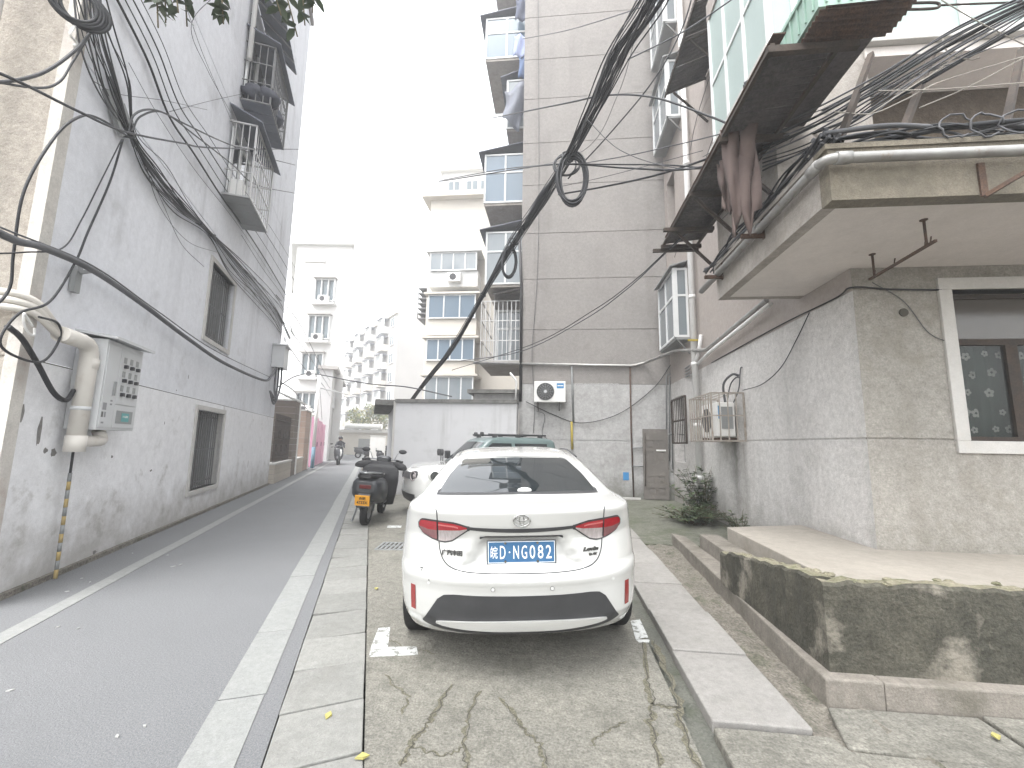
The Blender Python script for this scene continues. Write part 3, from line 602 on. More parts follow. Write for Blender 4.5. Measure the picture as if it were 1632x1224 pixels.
# platform, steps and low mouldy wall
PZ = .46
pt = thing('platform', 'raised cement platform with three steps and a mouldy low wall', 'platform', (2.5, 4.0, 0))
MB().hexa([Vector(p) for p in ((2.16, 3.10, -.1), (9, 3.10, -.1), (9, YA, -.1), (XB, YA, -.1), (XB, 6.35, -.1), (2.20, 5.95, -.1))],
          [Vector(p) for p in ((2.16, 3.10, PZ), (9, 3.10, PZ), (9, YA, PZ), (XB, YA, PZ-.005), (XB, 6.35, PZ-.01), (2.20, 5.95, PZ-.005))]).build('deck', m_platform, pt, bevel=.01)
MB().prism([Vector(p) for p in ((1.90, 4.2, -.1), (2.163, 4.2, -.1), (2.198, 6.25, -.1), (1.95, 6.25, -.1))], (0, 0, .40)).build('step', m_step, pt, bevel=.01)
MB().prism([Vector(p) for p in ((1.585, 2.90, -.1), (1.905, 2.90, -.1), (1.955, 6.9, -.1), (1.80, 7.12, -.1))], (0, 0, .235)).build('step', m_step, pt, bevel=.012)
MB().box((1.906, 2.90, -.1), (9, 3.11, .132)).build('plinth', m_step, pt, bevel=.012)
rs = random.Random(3)
def ragged_wall(p0, p1, thick, z0, zt, n, nm):
    p0, p1 = Vector(p0), Vector(p1); d = (p1-p0).normalized(); q = Vector((-d.y, d.x, 0)); lo = []; vs = []; fs = []
    for i in range(n+1):
        f = i/n; p = p0.lerp(p1, f); h = zt(f)+rs.uniform(-.012, .012); h2 = h-.02+rs.uniform(-.02, .015); w = thick+rs.uniform(-.015, .015); b = rs.uniform(-.008, .008)
        vs += [p+Vector((0, 0, z0)), p+q*b+Vector((0, 0, (z0+h)*.5)), p+q*(b+.004)+Vector((0, 0, h-.02)), p+q*.02+Vector((0, 0, h)), p+q*w*.5+Vector((0, 0, h+rs.uniform(-.01, .012))), p+q*(w-.02)+Vector((0, 0, h2)), p+q*w+Vector((0, 0, h2-.03)), p+q*w+Vector((0, 0, z0))]
    for i in range(n):
        for k in range(8): fs.append((i*8+k, i*8+(k+1) % 8, (i+1)*8+(k+1) % 8, (i+1)*8+k))
    fs += [tuple(range(8)), tuple(n*8+k for k in range(8))]
    mb = MB().add(vs, fs); mb.mi = [1 if (i < n*8 and (i % 8) in (3, 4, 5)) else 0 for i in range(len(fs))]
    mb.build(nm, [m_mossy, m_rubble], pt)
ragged_wall((1.66, 2.985, 0), (9, 2.985, 0), .17, .12, lambda f: .655-.02*f, 90, 'low_wall')
ragged_wall((1.66, 4.72, 0), (1.66, 3.155, 0), .19, .12, lambda f: .44+.19*min(1, f*1.15)+(.0 if f > .12 else -.02), 22, 'sloping_low_wall')
for i in range(46):                                            # loose lumps of mortar on the broken top
    f = rs.random(); y = 4.6-1.6*f; x = 1.70+rs.random()*.17; z = .44+.19*min(1, f*1.15)
    if i % 3 == 0: x, y, z = 1.7+rs.random()*3.2, 3.01+rs.random()*.14, .65
    r = rs.uniform(.012, .032); mb = MB().ball((0, 0, 0), 1, 7, 5); mb.v = [Vector((x, y, z))+Vector((p.x*r*1.5, p.y*r*1.3, p.z*r*.7))*rs.uniform(.75, 1.2) for p in mb.v]; mb.build('mortar_lump', m_rubble, pt, smooth=False)
# ================================================================= LOW WHITE OUTBUILDING at the end of the parking strip
gp = Vector((-4.58, 11.9, 0)); gt = toL(gp).x; gs = toL(gp).y
m_gar = mat('streaky_white_wall', (.58, .58, .59), (.51, .51, .52), .9, scale=1.0, fine=.06, fscale=70, bump=.2, bscale=60, streak=(.26, .26, .25, 3.2, .8), stain=(.36, .36, .35, .45), sscale=1.8, slo=.55, shi=.74, base=(.25, .24, .22, .7, .6))
gb = thing('outbuilding', 'low white walled outbuilding with streaked flat roof edge at the parking end', 'building', gp)
GZ = 2.58
MB().prism([gp, Vector((XL-.01, 11.9, 0)), Vector((XL-.01, 12.58, 0)), L(gt, gs+.7, 0)], (0, 0, GZ)).build('front_wall', m_gar, gb)
MB(LM).box((gt+.03, gs+.70, 0), (gt+.15, gs+5.2, GZ-.02)).build('side_wall', m_gar, gb)
MB(LM).box((gt-.035, gs-.01, 0), (gt+.22, gs+.12, GZ+.03)).build('corner_pier', m_trim, gb)
m_capst = mat('stained_coping', (.20, .195, .185), (.12, .12, .115), .95, scale=4, fine=.3, fscale=50, bump=.5, bscale=40, stain=(.06, .062, .05, .7), sscale=4, slo=.5, shi=.7)
MB().box((gp.x+.02, 11.84, GZ+.002), (XL-.012, 12.5, GZ+.10)).build('coping', m_capst, gb)
MB(LM).box((gt-.55, gs+.5, GZ-.04), (gt+3.0, gs+5.4, GZ+.12)).build('roof_slab', m_capst, gb)
# darker eave behind it against the tall block
MB().box((-2.62, 12.55, 2.95), (XL-.02, 14.0, 3.06)).build('rear_eave', m_capst, gb)
MB().box((-2.45, 12.75, GZ), (XL-.02, 13.9, 2.95)).build('rear_wall', m_conc_low, gb)

# ================================================================= BAY WINDOWS up the lane side of the tall block
m_bayglass = m_glassgrey
def glazed_bay(par, x0, x1, y0, y1, z0, z1, nb, roof=True, cagem=None, glass=None):
    """a boxed-in bay: floor, frame with mullions, panes, sloping sheet roof"""
    MB().box((x0, y0, z0-.10), (x1, y1, z0)).build('bay_floor', m_fascia2, par)
    h = .03; fr = MB(); zm = z0+(z1-z0)*.62
    for x in [x0+(x1-x0)*i/nb for i in range(nb+1)]: fr.box((x-h, y0-h, z0), (x+h, y0+h, z1))
    for y in (y0+(y1-y0)*.5, y1-h): fr.box((x0-h, y-h, z0), (x0+h, y+h, z1))
    for z in (z0+h, zm, z1-h):
        fr.box((x0-h+.003, y0-h+.003, z-h), (x1+h-.003, y0+h-.003, z+h)); fr.box((x0-h+.003, y0, z-h+.002), (x0+h-.003, y1-.002, z+h-.002))
    w = fr.build('bay_window', m_alu, par)
    for i in range(nb):
        a = x0+(x1-x0)*i/nb; b = x0+(x1-x0)*(i+1)/nb
        MB().box((a+h, y0-.004, z0+2*h), (b-h, y0+.004, zm-h)).build('pane', glass or m_bayglass, w); MB().box((a+h, y0-.004, zm+h), (b-h, y0+.004, z1-2*h)).build('pane', glass or m_bayglass, w)
    MB().box((x0-.004, y0+h, z0+2*h), (x0+.004, y1-h, z1-2*h)).build('pane', glass or m_bayglass, w)
    MB().box((x1-.02, y0+.05, z0), (x1, y1, z1)).build('inner_wall', m_conc, w)
    if roof:
        lo = [Vector(p) for p in ((x0-.25, y0-.15, z1+.02), (x1, y0-.15, z1+.35), (x1, y1+.1, z1+.35), (x0-.25, y1+.1, z1+.02))]
        MB().hexa(lo, [p+Vector((0, 0, .03)) for p in lo]).build('bay_roof', m_awning, w)
    return w
BXL = -2.55; BYY = 14.2
for i, (z0, z1, dx, gm) in enumerate(((6.95, 8.9, .12, m_glassgrey), (10.0, 11.9, .0, m_glassblue), (12.9, 14.9, .75, m_glassgrey), (15.85, 17.6, -.1, m_glassblue), (18.8, 20.6, .2, m_glassgrey))):
    glazed_bay(cb, BXL+dx, XL-.02, BYY, BYY+2.6, z0, z1, 2 if i != 2 else 1, True, None, gm)
# first floor: barred balcony with inner window
bw = MB()
for x in [BXL+(XL-BXL)*k/10 for k in range(11)]: bw.box((x-.012, BYY-.012, 4.25), (x+.012, BYY+.012, 6.35))
for z in (4.25, 4.95, 5.65, 6.35): bw.box((BXL, BYY-.016, z-.014), (XL-.02, BYY+.016, z+.014))
for y in (14.7, 15.2, 15.7, 16.2, 16.7):
    bw.box((BXL-.012, y-.012, 4.25), (BXL+.012, y+.012, 6.35))
for z in (4.25, 4.95, 5.65, 6.35): bw.box((BXL-.016, BYY, z-.013), (BXL+.016, 16.7, z+.013))
wc = bw.build('window_cage', m_barsteel, cb)
MB().box((BXL, BYY-.02, 4.12), (XL-.02, 16.7, 4.22)).build('cage_floor', m_fascia2, wc)
fr = MB(); x0, x1, y0 = BXL+.45, XL-.05, 14.75
for x in (x0, (x0+x1)/2, x1): fr.box((x-.04, y0-.03, 4.3), (x+.04, y0+.03, 6.2))
for z in (4.34, 5.5, 6.16): fr.box((x0-.035, y0-.027, z-.04), (x1+.035, y0+.027, z+.04))
w = fr.build('window', m_alu, cb)
for a, b in ((x0, (x0+x1)/2), ((x0+x1)/2, x1)): MB().box((a+.04, y0-.004, 4.38), (b-.04, y0+.004, 6.1)).build('pane', m_glassgrey, w)
MB().box((x0-.1, y0+.06, 4.2), (x1+.03, y0+.12, 6.9)).build('recess_wall', m_conc, cb)
lo = [Vector(p) for p in ((BXL+.55, 13.7, 6.42), (XL-.02, 13.7, 6.62), (XL-.02, 14.9, 6.98), (BXL+.25, 14.9, 6.85))]
MB().hexa(lo, [p+Vector((0, 0, .03)) for p in lo]).build('sheet_awning', m_awning_brown, cb)
# dark sheet and washing hung off the third-floor bay
vs = []; fs = []
for i in range(9):
    for j in range(9):
        f, g = i/8, j/8; vs.append((-1.85+.75*f*(1-.2*g)+.06*math.sin(g*5), 13.7+.12*math.sin(f*6+g*3), 14.0-1.9*g*(.55+.45*f)+.3*f))
for i in range(8):
    for j in range(8): fs.append((i*9+j, i*9+j+1, (i+1)*9+j+1, (i+1)*9+j))
mb = MB().add(vs, fs, True); o = mb.build('tarpaulin', m_awning); sol = o.modifiers.new('thick', 'SOLIDIFY'); sol.thickness = .012
tag(o, 'dark blue tarpaulin hanging from a high bay of the tall block', 'tarpaulin')
rs = random.Random(8)
for i, (x, z, c, lbn) in enumerate(((-1.55, 16.3, (.30, .34, .50), 'lilac cloth hung out to dry high on the tall block'), (-1.35, 15.4, (.10, .14, .24), 'navy garment hung out to dry high on the tall block'), (-1.5, 17.8, (.09, .10, .14), 'dark garment hung below the topmost visible bay of the tall block'))):
    vs = []; fs = []
    for a in range(7):
        for b in range(7): vs.append((x+a/6*.5+.02*math.sin(b), 13.75+.07*math.sin(a*1.6+b*.6), z-b/6*.9+.05*math.sin(a)))
    for a in range(6):
        for b in range(6): fs.append((a*7+b, a*7+b+1, a*7+b+8, a*7+b+7))
    o = MB().add(vs, fs, True).build('washing', mat('cloth_%d' % i, c, rough=.95)); o.modifiers.new('t', 'SOLIDIFY').thickness = .01; tag(o, lbn, 'washing')

# ================================================================= FAR BUILDINGS
m_farwhite = mat('far_pale_render', (.62, .62, .61), (.56, .56, .55), .9, scale=.4, stain=(.45, .44, .42, .4), sscale=.5)
m_farcream = mat('far_cream_render', (.56, .525, .465), (.50, .47, .425), .9, scale=.4, stain=(.40, .36, .30, .4), sscale=.5)
m_fargrey = mat('far_grey_render', (.36, .345, .33), (.30, .29, .28), .9, scale=.3, stain=(.28, .27, .25, .4), sscale=.4)
m_farglass = mat('far_window_glass', (.10, .125, .14), rough=.15, spec=.5)
def simple_window(par, o, du, nrm, w, h, d=.12, panes=2, fm=None, gm=None):
    """frame standing proud of the wall with panes; o = lower corner on the wall face"""
    o, du, nrm = Vector(o), Vector(du), Vector(nrm); up = Vector((0, 0, 1)); f = .07; mb = MB()
    def bx(u0, v0, u1, v1, d0, d1):
        a = o+du*u0+up*v0+nrm*d0; mb.hexa([a, a+du*(u1-u0), a+du*(u1-u0)+nrm*(d1-d0), a+nrm*(d1-d0)], [x+up*(v1-v0) for x in (a, a+du*(u1-u0), a+du*(u1-u0)+nrm*(d1-d0), a+nrm*(d1-d0))])
    bx(0, 0, w, f, .0, d); bx(0, h-f, w, h, .0, d); bx(0, f, f, h-f, 0, d); bx(w-f, f, w, h-f, 0, d)
    for i in range(1, panes): bx(w*i/panes-f/2, f, w*i/panes+f/2, h-f, .0, d-.005)
    wdw = mb.build('window', fm or m_alu, par)
    for i in range(panes):
        mb = MB(); bx(w*i/panes+f/2, f, w*(i+1)/panes-f/2, h-f, .02, .05); mb.build('pane', gm or m_farglass, wdw)
    return wdw
m_accond = m_white
def small_ac(par, o, du, nrm):
    o, du, nrm = Vector(o), Vector(du), Vector(nrm); up = Vector((0, 0, 1)); mb = MB()
    mb.hexa([o, o+du*.8, o+du*.8+nrm*.3, o+nrm*.3], [x+up*.55 for x in (o, o+du*.8, o+du*.8+nrm*.3, o+nrm*.3)]); a = mb.build('air_conditioner', m_accond, par)
    MB().disc(o+du*.33+up*.28+nrm*.305, nrm, .21, .02, 16).build('fan', m_black, a)
# --- pale block closing the left side of the lane
d1 = 33.0
c = lambda u, v: Q(u, v, d1)
A_, B_ = Q(447, 690, d1), Q(541, 690, d1); fx = Vector((B_.x-A_.x, B_.y-A_.y, 0)); W_ = fx.length; fx.normalize(); fn = Vector((fx.y, -fx.x, 0))
f1 = thing('apartment_block', 'bleached white apartment block with one column of windows far down the lane', 'building', (A_.x, A_.y, 0))
hz = Q(500, 372, d1).z
lo = [Vector((A_.x, A_.y, 0)), Vector((B_.x, B_.y, 0)), Vector((B_.x, B_.y, 0))*1.35-fx*.6, Vector((A_.x, A_.y, 0))*1.35]
MB().prism(lo, (0, 0, hz)).build('wall', m_farwhite, f1)
MB().prism([p+Vector((0, 0, hz))+q for p, q in zip(lo, (fn*.4-fx*.3, fn*.4+fx*.3, -fn*.2+fx*.3, -fn*.2-fx*.3))], (0, 0, .35)).build('roof', m_farwhite, f1)
MB().prism([lo[0]+fx*1.2+Vector((0, 0, hz+.35))-fn*1, lo[0]+fx*3.4+Vector((0, 0, hz+.35))-fn*1, lo[0]+fx*3.4+Vector((0, 0, hz+.35))-fn*3, lo[0]+fx*1.2+Vector((0, 0, hz+.35))-fn*3], (0, 0, 1.6)).build('stair_head', m_farwhite, f1)
for (u0, v0, u1, v1) in ((488, 433, 522, 478), (481, 496, 517, 543), (474, 560, 510, 604), (469, 625, 502, 661)):
    p0, p1 = c(u0, v1), c(u1, v0); w0 = (Vector((p0.x, p0.y, 0))-Vector((A_.x, A_.y, 0))).dot(fx); zz = p0.z; hh = p1.z-p0.z; ww = (p1-p0).dot(fx)
    base = Vector((A_.x, A_.y, zz))+fx*w0
    wnd = simple_window(f1, base+fn*.01+Vector((0, 0, .35)), fx, fn, ww, hh-.35, .25, 3)
    MB().prism([base+fn*.01-fx*.15, base+fn*.01+fx*(ww+.15), base+fn*.6+fx*(ww+.15), base+fn*.6-fx*.15], (0, 0, .15)).build('sill_shelf', m_farwhite, f1)
    MB().prism([base+fn*.01-fx*.1+Vector((0, 0, hh+.02)), base+fn*.01+fx*(ww+.1)+Vector((0, 0, hh+.02)), base+fn*.5+fx*(ww+.1)+Vector((0, 0, hh+.02)), base+fn*.5-fx*.1+Vector((0, 0, hh+.02))], (0, 0, .1)).build('window_hood', m_fargrey, f1)
    small_ac(f1, base+fn*.28+fx*(ww*.3)+Vector((0, 0, .16)), fx, fn)
p0 = c(488, 420); MB().prism([p0+fn*.01, p0+fn*.01+fx*1.6, p0+fn*.4+fx*1.6, p0+fn*.4], (0, 0, .12)).build('sill_shelf', m_farwhite, f1)
# --- long block beyond the end of the lane
qa, qb = Q(547, 700, 80), Q(624, 700, 60); qa.z = qb.z = 0; fx2 = (qb-qa); W2 = fx2.length; fx2.normalize(); fn2 = Vector((fx2.y, -fx2.x, 0))
f2 = thing('apartment_block', 'long hazy apartment block with rows of balconies beyond the lane end', 'building', qa)
H2 = 20.0
MB().prism([qa, qb, qb-fn2*10, qa-fn2*10], (0, 0, H2)).build('wall', m_fargrey, f2)
MB().prism([qa+Vector((0, 0, H2))+fn2*.4, qb+Vector((0, 0, H2))+fn2*.4, qb+Vector((0, 0, H2))-fn2*10, qa+Vector((0, 0, H2))-fn2*10], (0, 0, .5)).build('roof', m_farcream, f2)
nc = 8
for r_ in range(7):
    for k in range(nc):
        b0 = qa+fx2*(W2*(k+.14)/nc)+Vector((0, 0, 1.2+r_*2.75)); ww = W2/nc*.68
        if k % 2 == 0:
            MB().prism([b0+fn2*.02, b0+fn2*.02+fx2*ww, b0+fn2*1.1+fx2*ww, b0+fn2*1.1], (0, 0, 1.0)).build('balcony', m_farcream if r_ % 2 else m_farwhite, f2)
            simple_window(f2, b0+fn2*.75+Vector((0, 0, 1.02)), fx2, fn2, ww, 1.15, .3, 3)
            MB().prism([b0+Vector((0, 0, 2.2)), b0+fx2*ww+Vector((0, 0, 2.2)), b0+fn2*1.3+fx2*ww+Vector((0, 0, 2.2)), b0+fn2*1.3+Vector((0, 0, 2.2))], (0, 0, .1)).build('balcony_hood', m_awning, f2)
        else:
            simple_window(f2, b0+fn2*.01+Vector((0, 0, .6)), fx2, fn2, ww*.8, 1.45, .15, 2)
# --- cream block with glazed balconies behind the outbuilding
Y3 = 26.0
xa, xb = PY(676, 560, Y3).x, 1.0
f3 = thing('apartment_block', 'cream apartment block with glazed balconies rising behind the low outbuilding', 'building', (xa, Y3, 0))
z3 = PY(720, 318, Y3).z
MB().box((xa, Y3, 0), (xb, Y3+12, z3)).build('wall', m_farcream, f3)
MB().box((xa-.5, Y3-.5, z3), (xb, Y3+12, z3+.35)).build('roof', m_farcream, f3)
MB().box((xa+.3, Y3+1.5, z3+.35), (xb, Y3+8, z3+3.0)).build('penthouse', m_farwhite, f3)
for x in (xa+.7, xa+2.0, xa+3.0): simple_window(f3, (x, Y3+1.49, z3+1.0), (1, 0, 0), (0, -1, 0), .9, 1.3, .06, 2)
MB().box((xa+.1, Y3+1.2, z3+3.0), (xb, Y3+8.3, z3+3.25)).build('penthouse_roof', m_farwhite, f3)
for i, (v0, v1, gm) in enumerate(((403, 432, m_glassgrey), (470, 508, m_glassblue), (540, 575, m_glassblue), (600, 640, m_glassgrey))):
    zt, zb = PY(710, v0, Y3-1.2).z, PY(710, v1, Y3-1.2).z; x0, x1 = PY(682, 500, Y3-1.2).x, PY(758, 500, Y3-1.2).x
    simple_window(f3, (x0, Y3-1.2, zb), (1, 0, 0), (0, -1, 0), x1-x0, zt-zb, .08, 4 if i != 1 else 3, None, gm)
    MB().box((x0-.05, Y3-1.15, zb-1.0), (x1+.05, Y3, zb)).build('balcony_front', m_farcream if i else m_farwhite, f3)
    MB().box((x0-.25, Y3-1.4, zt+.02), (x1+.25, Y3, zt+.14)).build('balcony_hood', m_farwhite if i == 0 else m_farcream, f3)
    MB().box((x0+.03, Y3-1.1, zb), (x0+.1, Y3, zt)).build('balcony_side', m_glassgrey, f3)
    if i == 0: small_ac(f3, (x0+1.2, Y3-1.16, zb-.75), (1, 0, 0), (0, -1, 0))
cg = MB()
for k in range(7): z = PY(670, 500, Y3).z+k*.35; cg.box((xa-.9, Y3+1, z-.03), (xa-.02, Y3+2.6, z+.03))
for y in (Y3+1, Y3+1.8, Y3+2.6): cg.box((xa-.92, y-.03, PY(670, 500, Y3).z), (xa-.86, y+.03, PY(670, 500, Y3).z+2.1))
cg.build('window_cage', m_bargrey, f3)
# narrow grey house on the left of the lane end
t5 = -2.9
m_lanewall = mat('lane_grey_wall', (.46, .46, .46), (.40, .40, .40), .9, scale=.8, stain=(.3, .3, .3, .4), sscale=1)
f5 = thing('house', 'narrow two storey grey house past the pink doors on the lane', 'building', L(t5, 34, 0))
MB(LM).box((t5-.9, 33.5, 0), (t5, 44, 6.6)).build('wall', m_lanewall, f5)
MB(LM).box((t5-1.0, 33.3, 6.6), (t5+.35, 44.3, 6.85)).build('roof', m_fargrey, f5)
MB(LM).box((t5+.0, 36.5, .9), (t5+.05, 37.4, 2.9)).build('door', m_boxdark, f5)
simple_window(f5, L(t5+.005, 39.5, 3.9), LD, LN, 1.5, 1.4, .1, 2); simple_window(f5, L(t5+.005, 35, 3.9), LD, LN, 1.2, 1.4, .1, 2)
# cream wall with rolled white awning closing the lane
e0, e1 = Q(536, 703, 46), Q(625, 703, 46); e0.z = e1.z = 0
ex = (e1-e0).normalized(); en = Vector((ex.y, -ex.x, 0))
f6 = thing('low_building', 'low cream building with a rolled white awning closing the lane', 'building', e0)
MB().prism([e0, e1, e1-en*4, e0-en*4], (0, 0, 2.35)).build('wall', m_farcream, f6)
MB().prism([e0+Vector((0, 0, 2.35))+en*.3, e1+Vector((0, 0, 2.35))+en*.3, e1+Vector((0, 0, 2.35))-en*4, e0+Vector((0, 0, 2.35))-en*4], (0, 0, .3)).build('roof', m_trim, f6)
MB().tube([e0+ex*1.0+Vector((0, 0, 3.0))+en*.3, e0+ex*4.9+Vector((0, 0, 3.0))+en*.3], .28, 12).build('rolled_awning', m_white, f6)
MB().prism([e0+ex*2.4+en*.02, e0+ex*3.6+en*.02, e0+ex*3.6+en*.06, e0+ex*2.4+en*.06], (0, 0, 1.7)).build('door', m_boxdark, f6)
# trees behind it
m_barkfar = mat('far_bark', (.12, .10, .08), rough=.9)
def leaf_cloud(mb, centre, rx, rz, n, size, rs):
    for i in range(n):
        while True:
            p = Vector((rs.uniform(-1, 1), rs.uniform(-1, 1), rs.uniform(-1, 1)))
            if p.length < 1 and p.length > .25: break
        q = centre+Vector((p.x*rx, p.y*rx, p.z*rz)); a = Vector((rs.uniform(-1, 1), rs.uniform(-1, 1), rs.uniform(-.6, .6))).normalized(); b = a.orthogonal().normalized(); s_ = size*rs.uniform(.6, 1.3)
        mb.add([q-a*s_, q+b*s_*.5, q+a*s_, q-b*s_*.5], [(0, 1, 2, 3)], mi=i % 2)
m_farleaf = mat('far_leaf', (.10, .13, .05), rough=.8); m_farleaf2 = mat('far_leaf_yellow', (.18, .17, .06), rough=.8)
rs = random.Random(21)
for i, (u, lbt) in enumerate(((566, 'small bushy tree behind the low cream building, nearest the left houses'), (586, 'middle bushy tree behind the low cream building'), (606, 'bushy tree behind the low cream building beside the outbuilding roof'))):
    b = Q(u, 700, 52); b.z = 0; tr = thing('tree', lbt, 'tree', b, group='trees behind the lane end')
    MB().tube([b, b+Vector((.1, 0, 2)), b+Vector((-.1, .1, 4.0))], [.12, .09, .04], 8).build('trunk', m_barkfar, tr)
    mb = MB()
    for k in range(5): leaf_cloud(mb, b+Vector((rs.uniform(-.8, .8), rs.uniform(-.6, .6), rs.uniform(3.2, 5.4))), 1.0, .8, 130, .16, rs)
    mb.build('crown', [m_farleaf, m_farleaf2], tr, recalc=False)

# ================================================================= GATE, WALLS AND PINK DOORS ON THE LEFT OF THE LANE
m_stone = mat('brown_stone_strip', (.16, .13, .11), (.12, .10, .085), .8, scale=4, fine=.2, fscale=40, island=.15)
m_stone2 = mat('tan_stone_strip', (.36, .27, .22), (.30, .225, .185), .8, scale=4, island=.12)
m_tilec = mat('beige_tile', (.42, .38, .32), (.36, .32, .27), .6, scale=3, island=.12)
m_pink = mat('pink_paint', (.62, .30, .42), (.55, .27, .38), .6, scale=2)
def sz(u, v, t=-2.95): q = toL(PT(u, v, t)); return q.y, q.z
def tiled_pier(nm, lab, t0, t1, s0, s1, z1, rows, m, catg):
    p = thing(nm, lab, catg, L(t1, s0, 0), RA)
    MB(LM).box((t0, s0, 0), (t1, s1, z1)).build('core', m_conc_low, p)
    h = z1/rows
    for i in range(rows):
        MB(LM).box((t0+.02, s0-.022, i*h+.006), (t1+.02, s0-.002, (i+1)*h-.006)).build('stone_strip', m, p)
        MB(LM).box((t1+.002, s0, i*h+.006), (t1+.022, s1, (i+1)*h-.006)).build('stone_strip', m, p)
    MB(LM).box((t0-.03, s0-.05, z1), (t1+.05, s1+.03, z1+.06)).build('cap', m_trim, p)
    return p
tiled_pier('garden_wall', 'low beige tiled wall just past the end of the left block', -3.25, -3.0, 16.3, 19.4, .62, 4, m_tilec, 'wall')
tiled_pier('garden_wall', 'low beige tiled wall between the dark and tan stone piers', -3.25, -3.0, 20.7, 22.6, .62, 4, m_tilec, 'wall')
tiled_pier('gate_pier', 'tall dark brown stone gate pier on the left of the lane', -4.6, -3.02, 19.5, 20.5, 3.05, 12, m_stone, 'pier')
tiled_pier('gate_pier', 'tan stone gate pier with pale edges on the left of the lane', -4.4, -3.02, 22.7, 24.3, 2.85, 11, m_stone2, 'pier')
for s, lbp in ((20.6, 'white square post beside the dark stone gate pier'), (24.42, 'white square post beside the tan stone gate pier')):
    tag(MB(LM).box((-3.08, s-.06, 0), (-2.96, s+.06, 3.1)).build('post', m_white, bevel=.01), lbp, 'post')
ifn = thing('iron_fence', 'black ornamental iron fence on the low tiled wall past the left block', 'fence', L(-3.1, 16.4, .68), RA)
for i in range(16): MB(LM).box((-3.12, 16.45+i*.19, .68), (-3.095, 16.475+i*.19, 2.35)).build('bar', m_steel, ifn)
for z in (.85, 1.5, 2.15): MB(LM).box((-3.125, 16.42, z-.02), (-3.09, 19.45, z+.02)).build('rail', m_steel, ifn)
for i in range(6): MB(LM).torus((-3.085, 16.75+i*.45, 1.15+.5*(i % 2)), (1, 0, 0), .15, .02, 16, 5).build('scroll', m_steel, ifn)
aw = MB(LM); lo = [Vector(p) for p in ((-3.1, 16.1, 3.05), (-2.35, 16.1, 2.75), (-2.35, 18.0, 2.75), (-3.1, 18.0, 3.05))]; aw.hexa(lo, [p+Vector((0, 0, .05)) for p in lo]); tag(aw.build('canopy', m_white), 'small white canopy sheet over the iron fence', 'canopy')
pk = thing('pink_shed', 'bright pink painted metal shed doors standing beside the lane', 'shed', L(-3.0, 28, 0), RA)
for i, (a, b) in enumerate(((26.2, 28.1), (28.2, 30.1), (30.2, 31.8))):
    MB(LM).box((-3.6, a, 0), (-3.0+.02*i, b, 2.75-.12*i)).build('door', m_pink, pk, bevel=.02)
    MB(LM).box((-3.0+.02*i, b-.25, 1.1), (-2.97+.02*i, b-.2, 1.35)).build('handle', m_steel, pk)
pb = L(-2.86, 25.3, 0); up_ = thing('utility_pole', 'slim white utility pole with blue painted foot before the pink doors', 'pole', pb)
MB().tube([pb+Vector((0, 0, 1.1)), pb+Vector((.0, 0, 5.0))], .085, 12).build('shaft', m_white, up_)
MB().tube([pb, pb+Vector((0, 0, 1.1))], .095, 12).build('foot', mat('blue_pole_paint', (.16, .26, .33), rough=.6), up_)
MB().tube([pb+Vector((0, 0, 4.3)), pb+LN*1.2+LD*6+Vector((0, 0, 4.6))], .035, 8).build('cross_arm', m_boxgrey, up_)
tag(MB().tube([pb+Vector((0, 0, 4.8)), pb+LD*3+Vector((0, 0, 2.7))], .012, 6).build('stay_wire', m_cable_grey), 'thin stay wire from the white utility pole', 'wire')
# ================================================================= VEHICLES
m_paint = mat('white_car_paint', (.53, .53, .515), (.49, .49, .47), .22, scale=2.5, coat=1.0, spec=.45, stain=(.55, .54, .50, .35), sscale=3, slo=.58, shi=.78, obj=True)
m_carglass = mat('car_glass', (.020, .024, .026), rough=.03, spec=.9)
m_carblack = mat('car_black_trim', (.035, .036, .038), (.05, .05, .052), .5, scale=8, spec=.35, obj=True)
m_chrome = mat('chrome', (.34, .34, .33), rough=.22, metal=1.0)
m_lampred = mat('red_lamp_lens', (.33, .014, .022), (.25, .010, .016), .12, scale=30, spec=.7, coat=.5, obj=True)
m_lampclear = mat('clear_lamp_lens', (.40, .37, .36), (.24, .20, .20), .12, scale=60, spec=.8, coat=.5, obj=True, stretch=(1, 1, .15))
m_lampdark = mat('smoked_lamp_lens', (.22, .10, .10), (.14, .06, .065), .15, scale=60, spec=.7, coat=.4, obj=True, stretch=(1, 1, .15))
m_reflector = mat('rear_reflector', (.26, .035, .03), (.20, .02, .02), .2, scale=60, spec=.6, obj=True)
m_tyre = mat('tyre_rubber', (.018, .018, .018), rough=.85, spec=.2)
m_rim = mat('alloy_rim', (.38, .38, .39), rough=.35, metal=.8)
m_plateblue = mat('blue_number_plate', (.05, .135, .26), (.04, .115, .23), .4, scale=20, obj=True)
m_plateyellow = mat('yellow_number_plate', (.75, .36, .03), (.62, .28, .03), .4, scale=12, obj=True)
m_platetext = mat('plate_white', (.80, .82, .82), rough=.4)
m_platedark = mat('plate_black', (.02, .02, .02), rough=.5)
m_graytext = mat('badge_grey', (.09, .09, .085), rough=.35, metal=.5)
def interp(tab, z):
    if z <= tab[0][0]: return tab[0][1:]
    for a, b in zip(tab, tab[1:]):
        if z <= b[0]:
            f = (z-a[0])/(b[0]-a[0]); f2 = f
            return [a[k]+(b[k]-a[k])*f2 for k in range(1, len(a))]
    return tab[-1][1:]
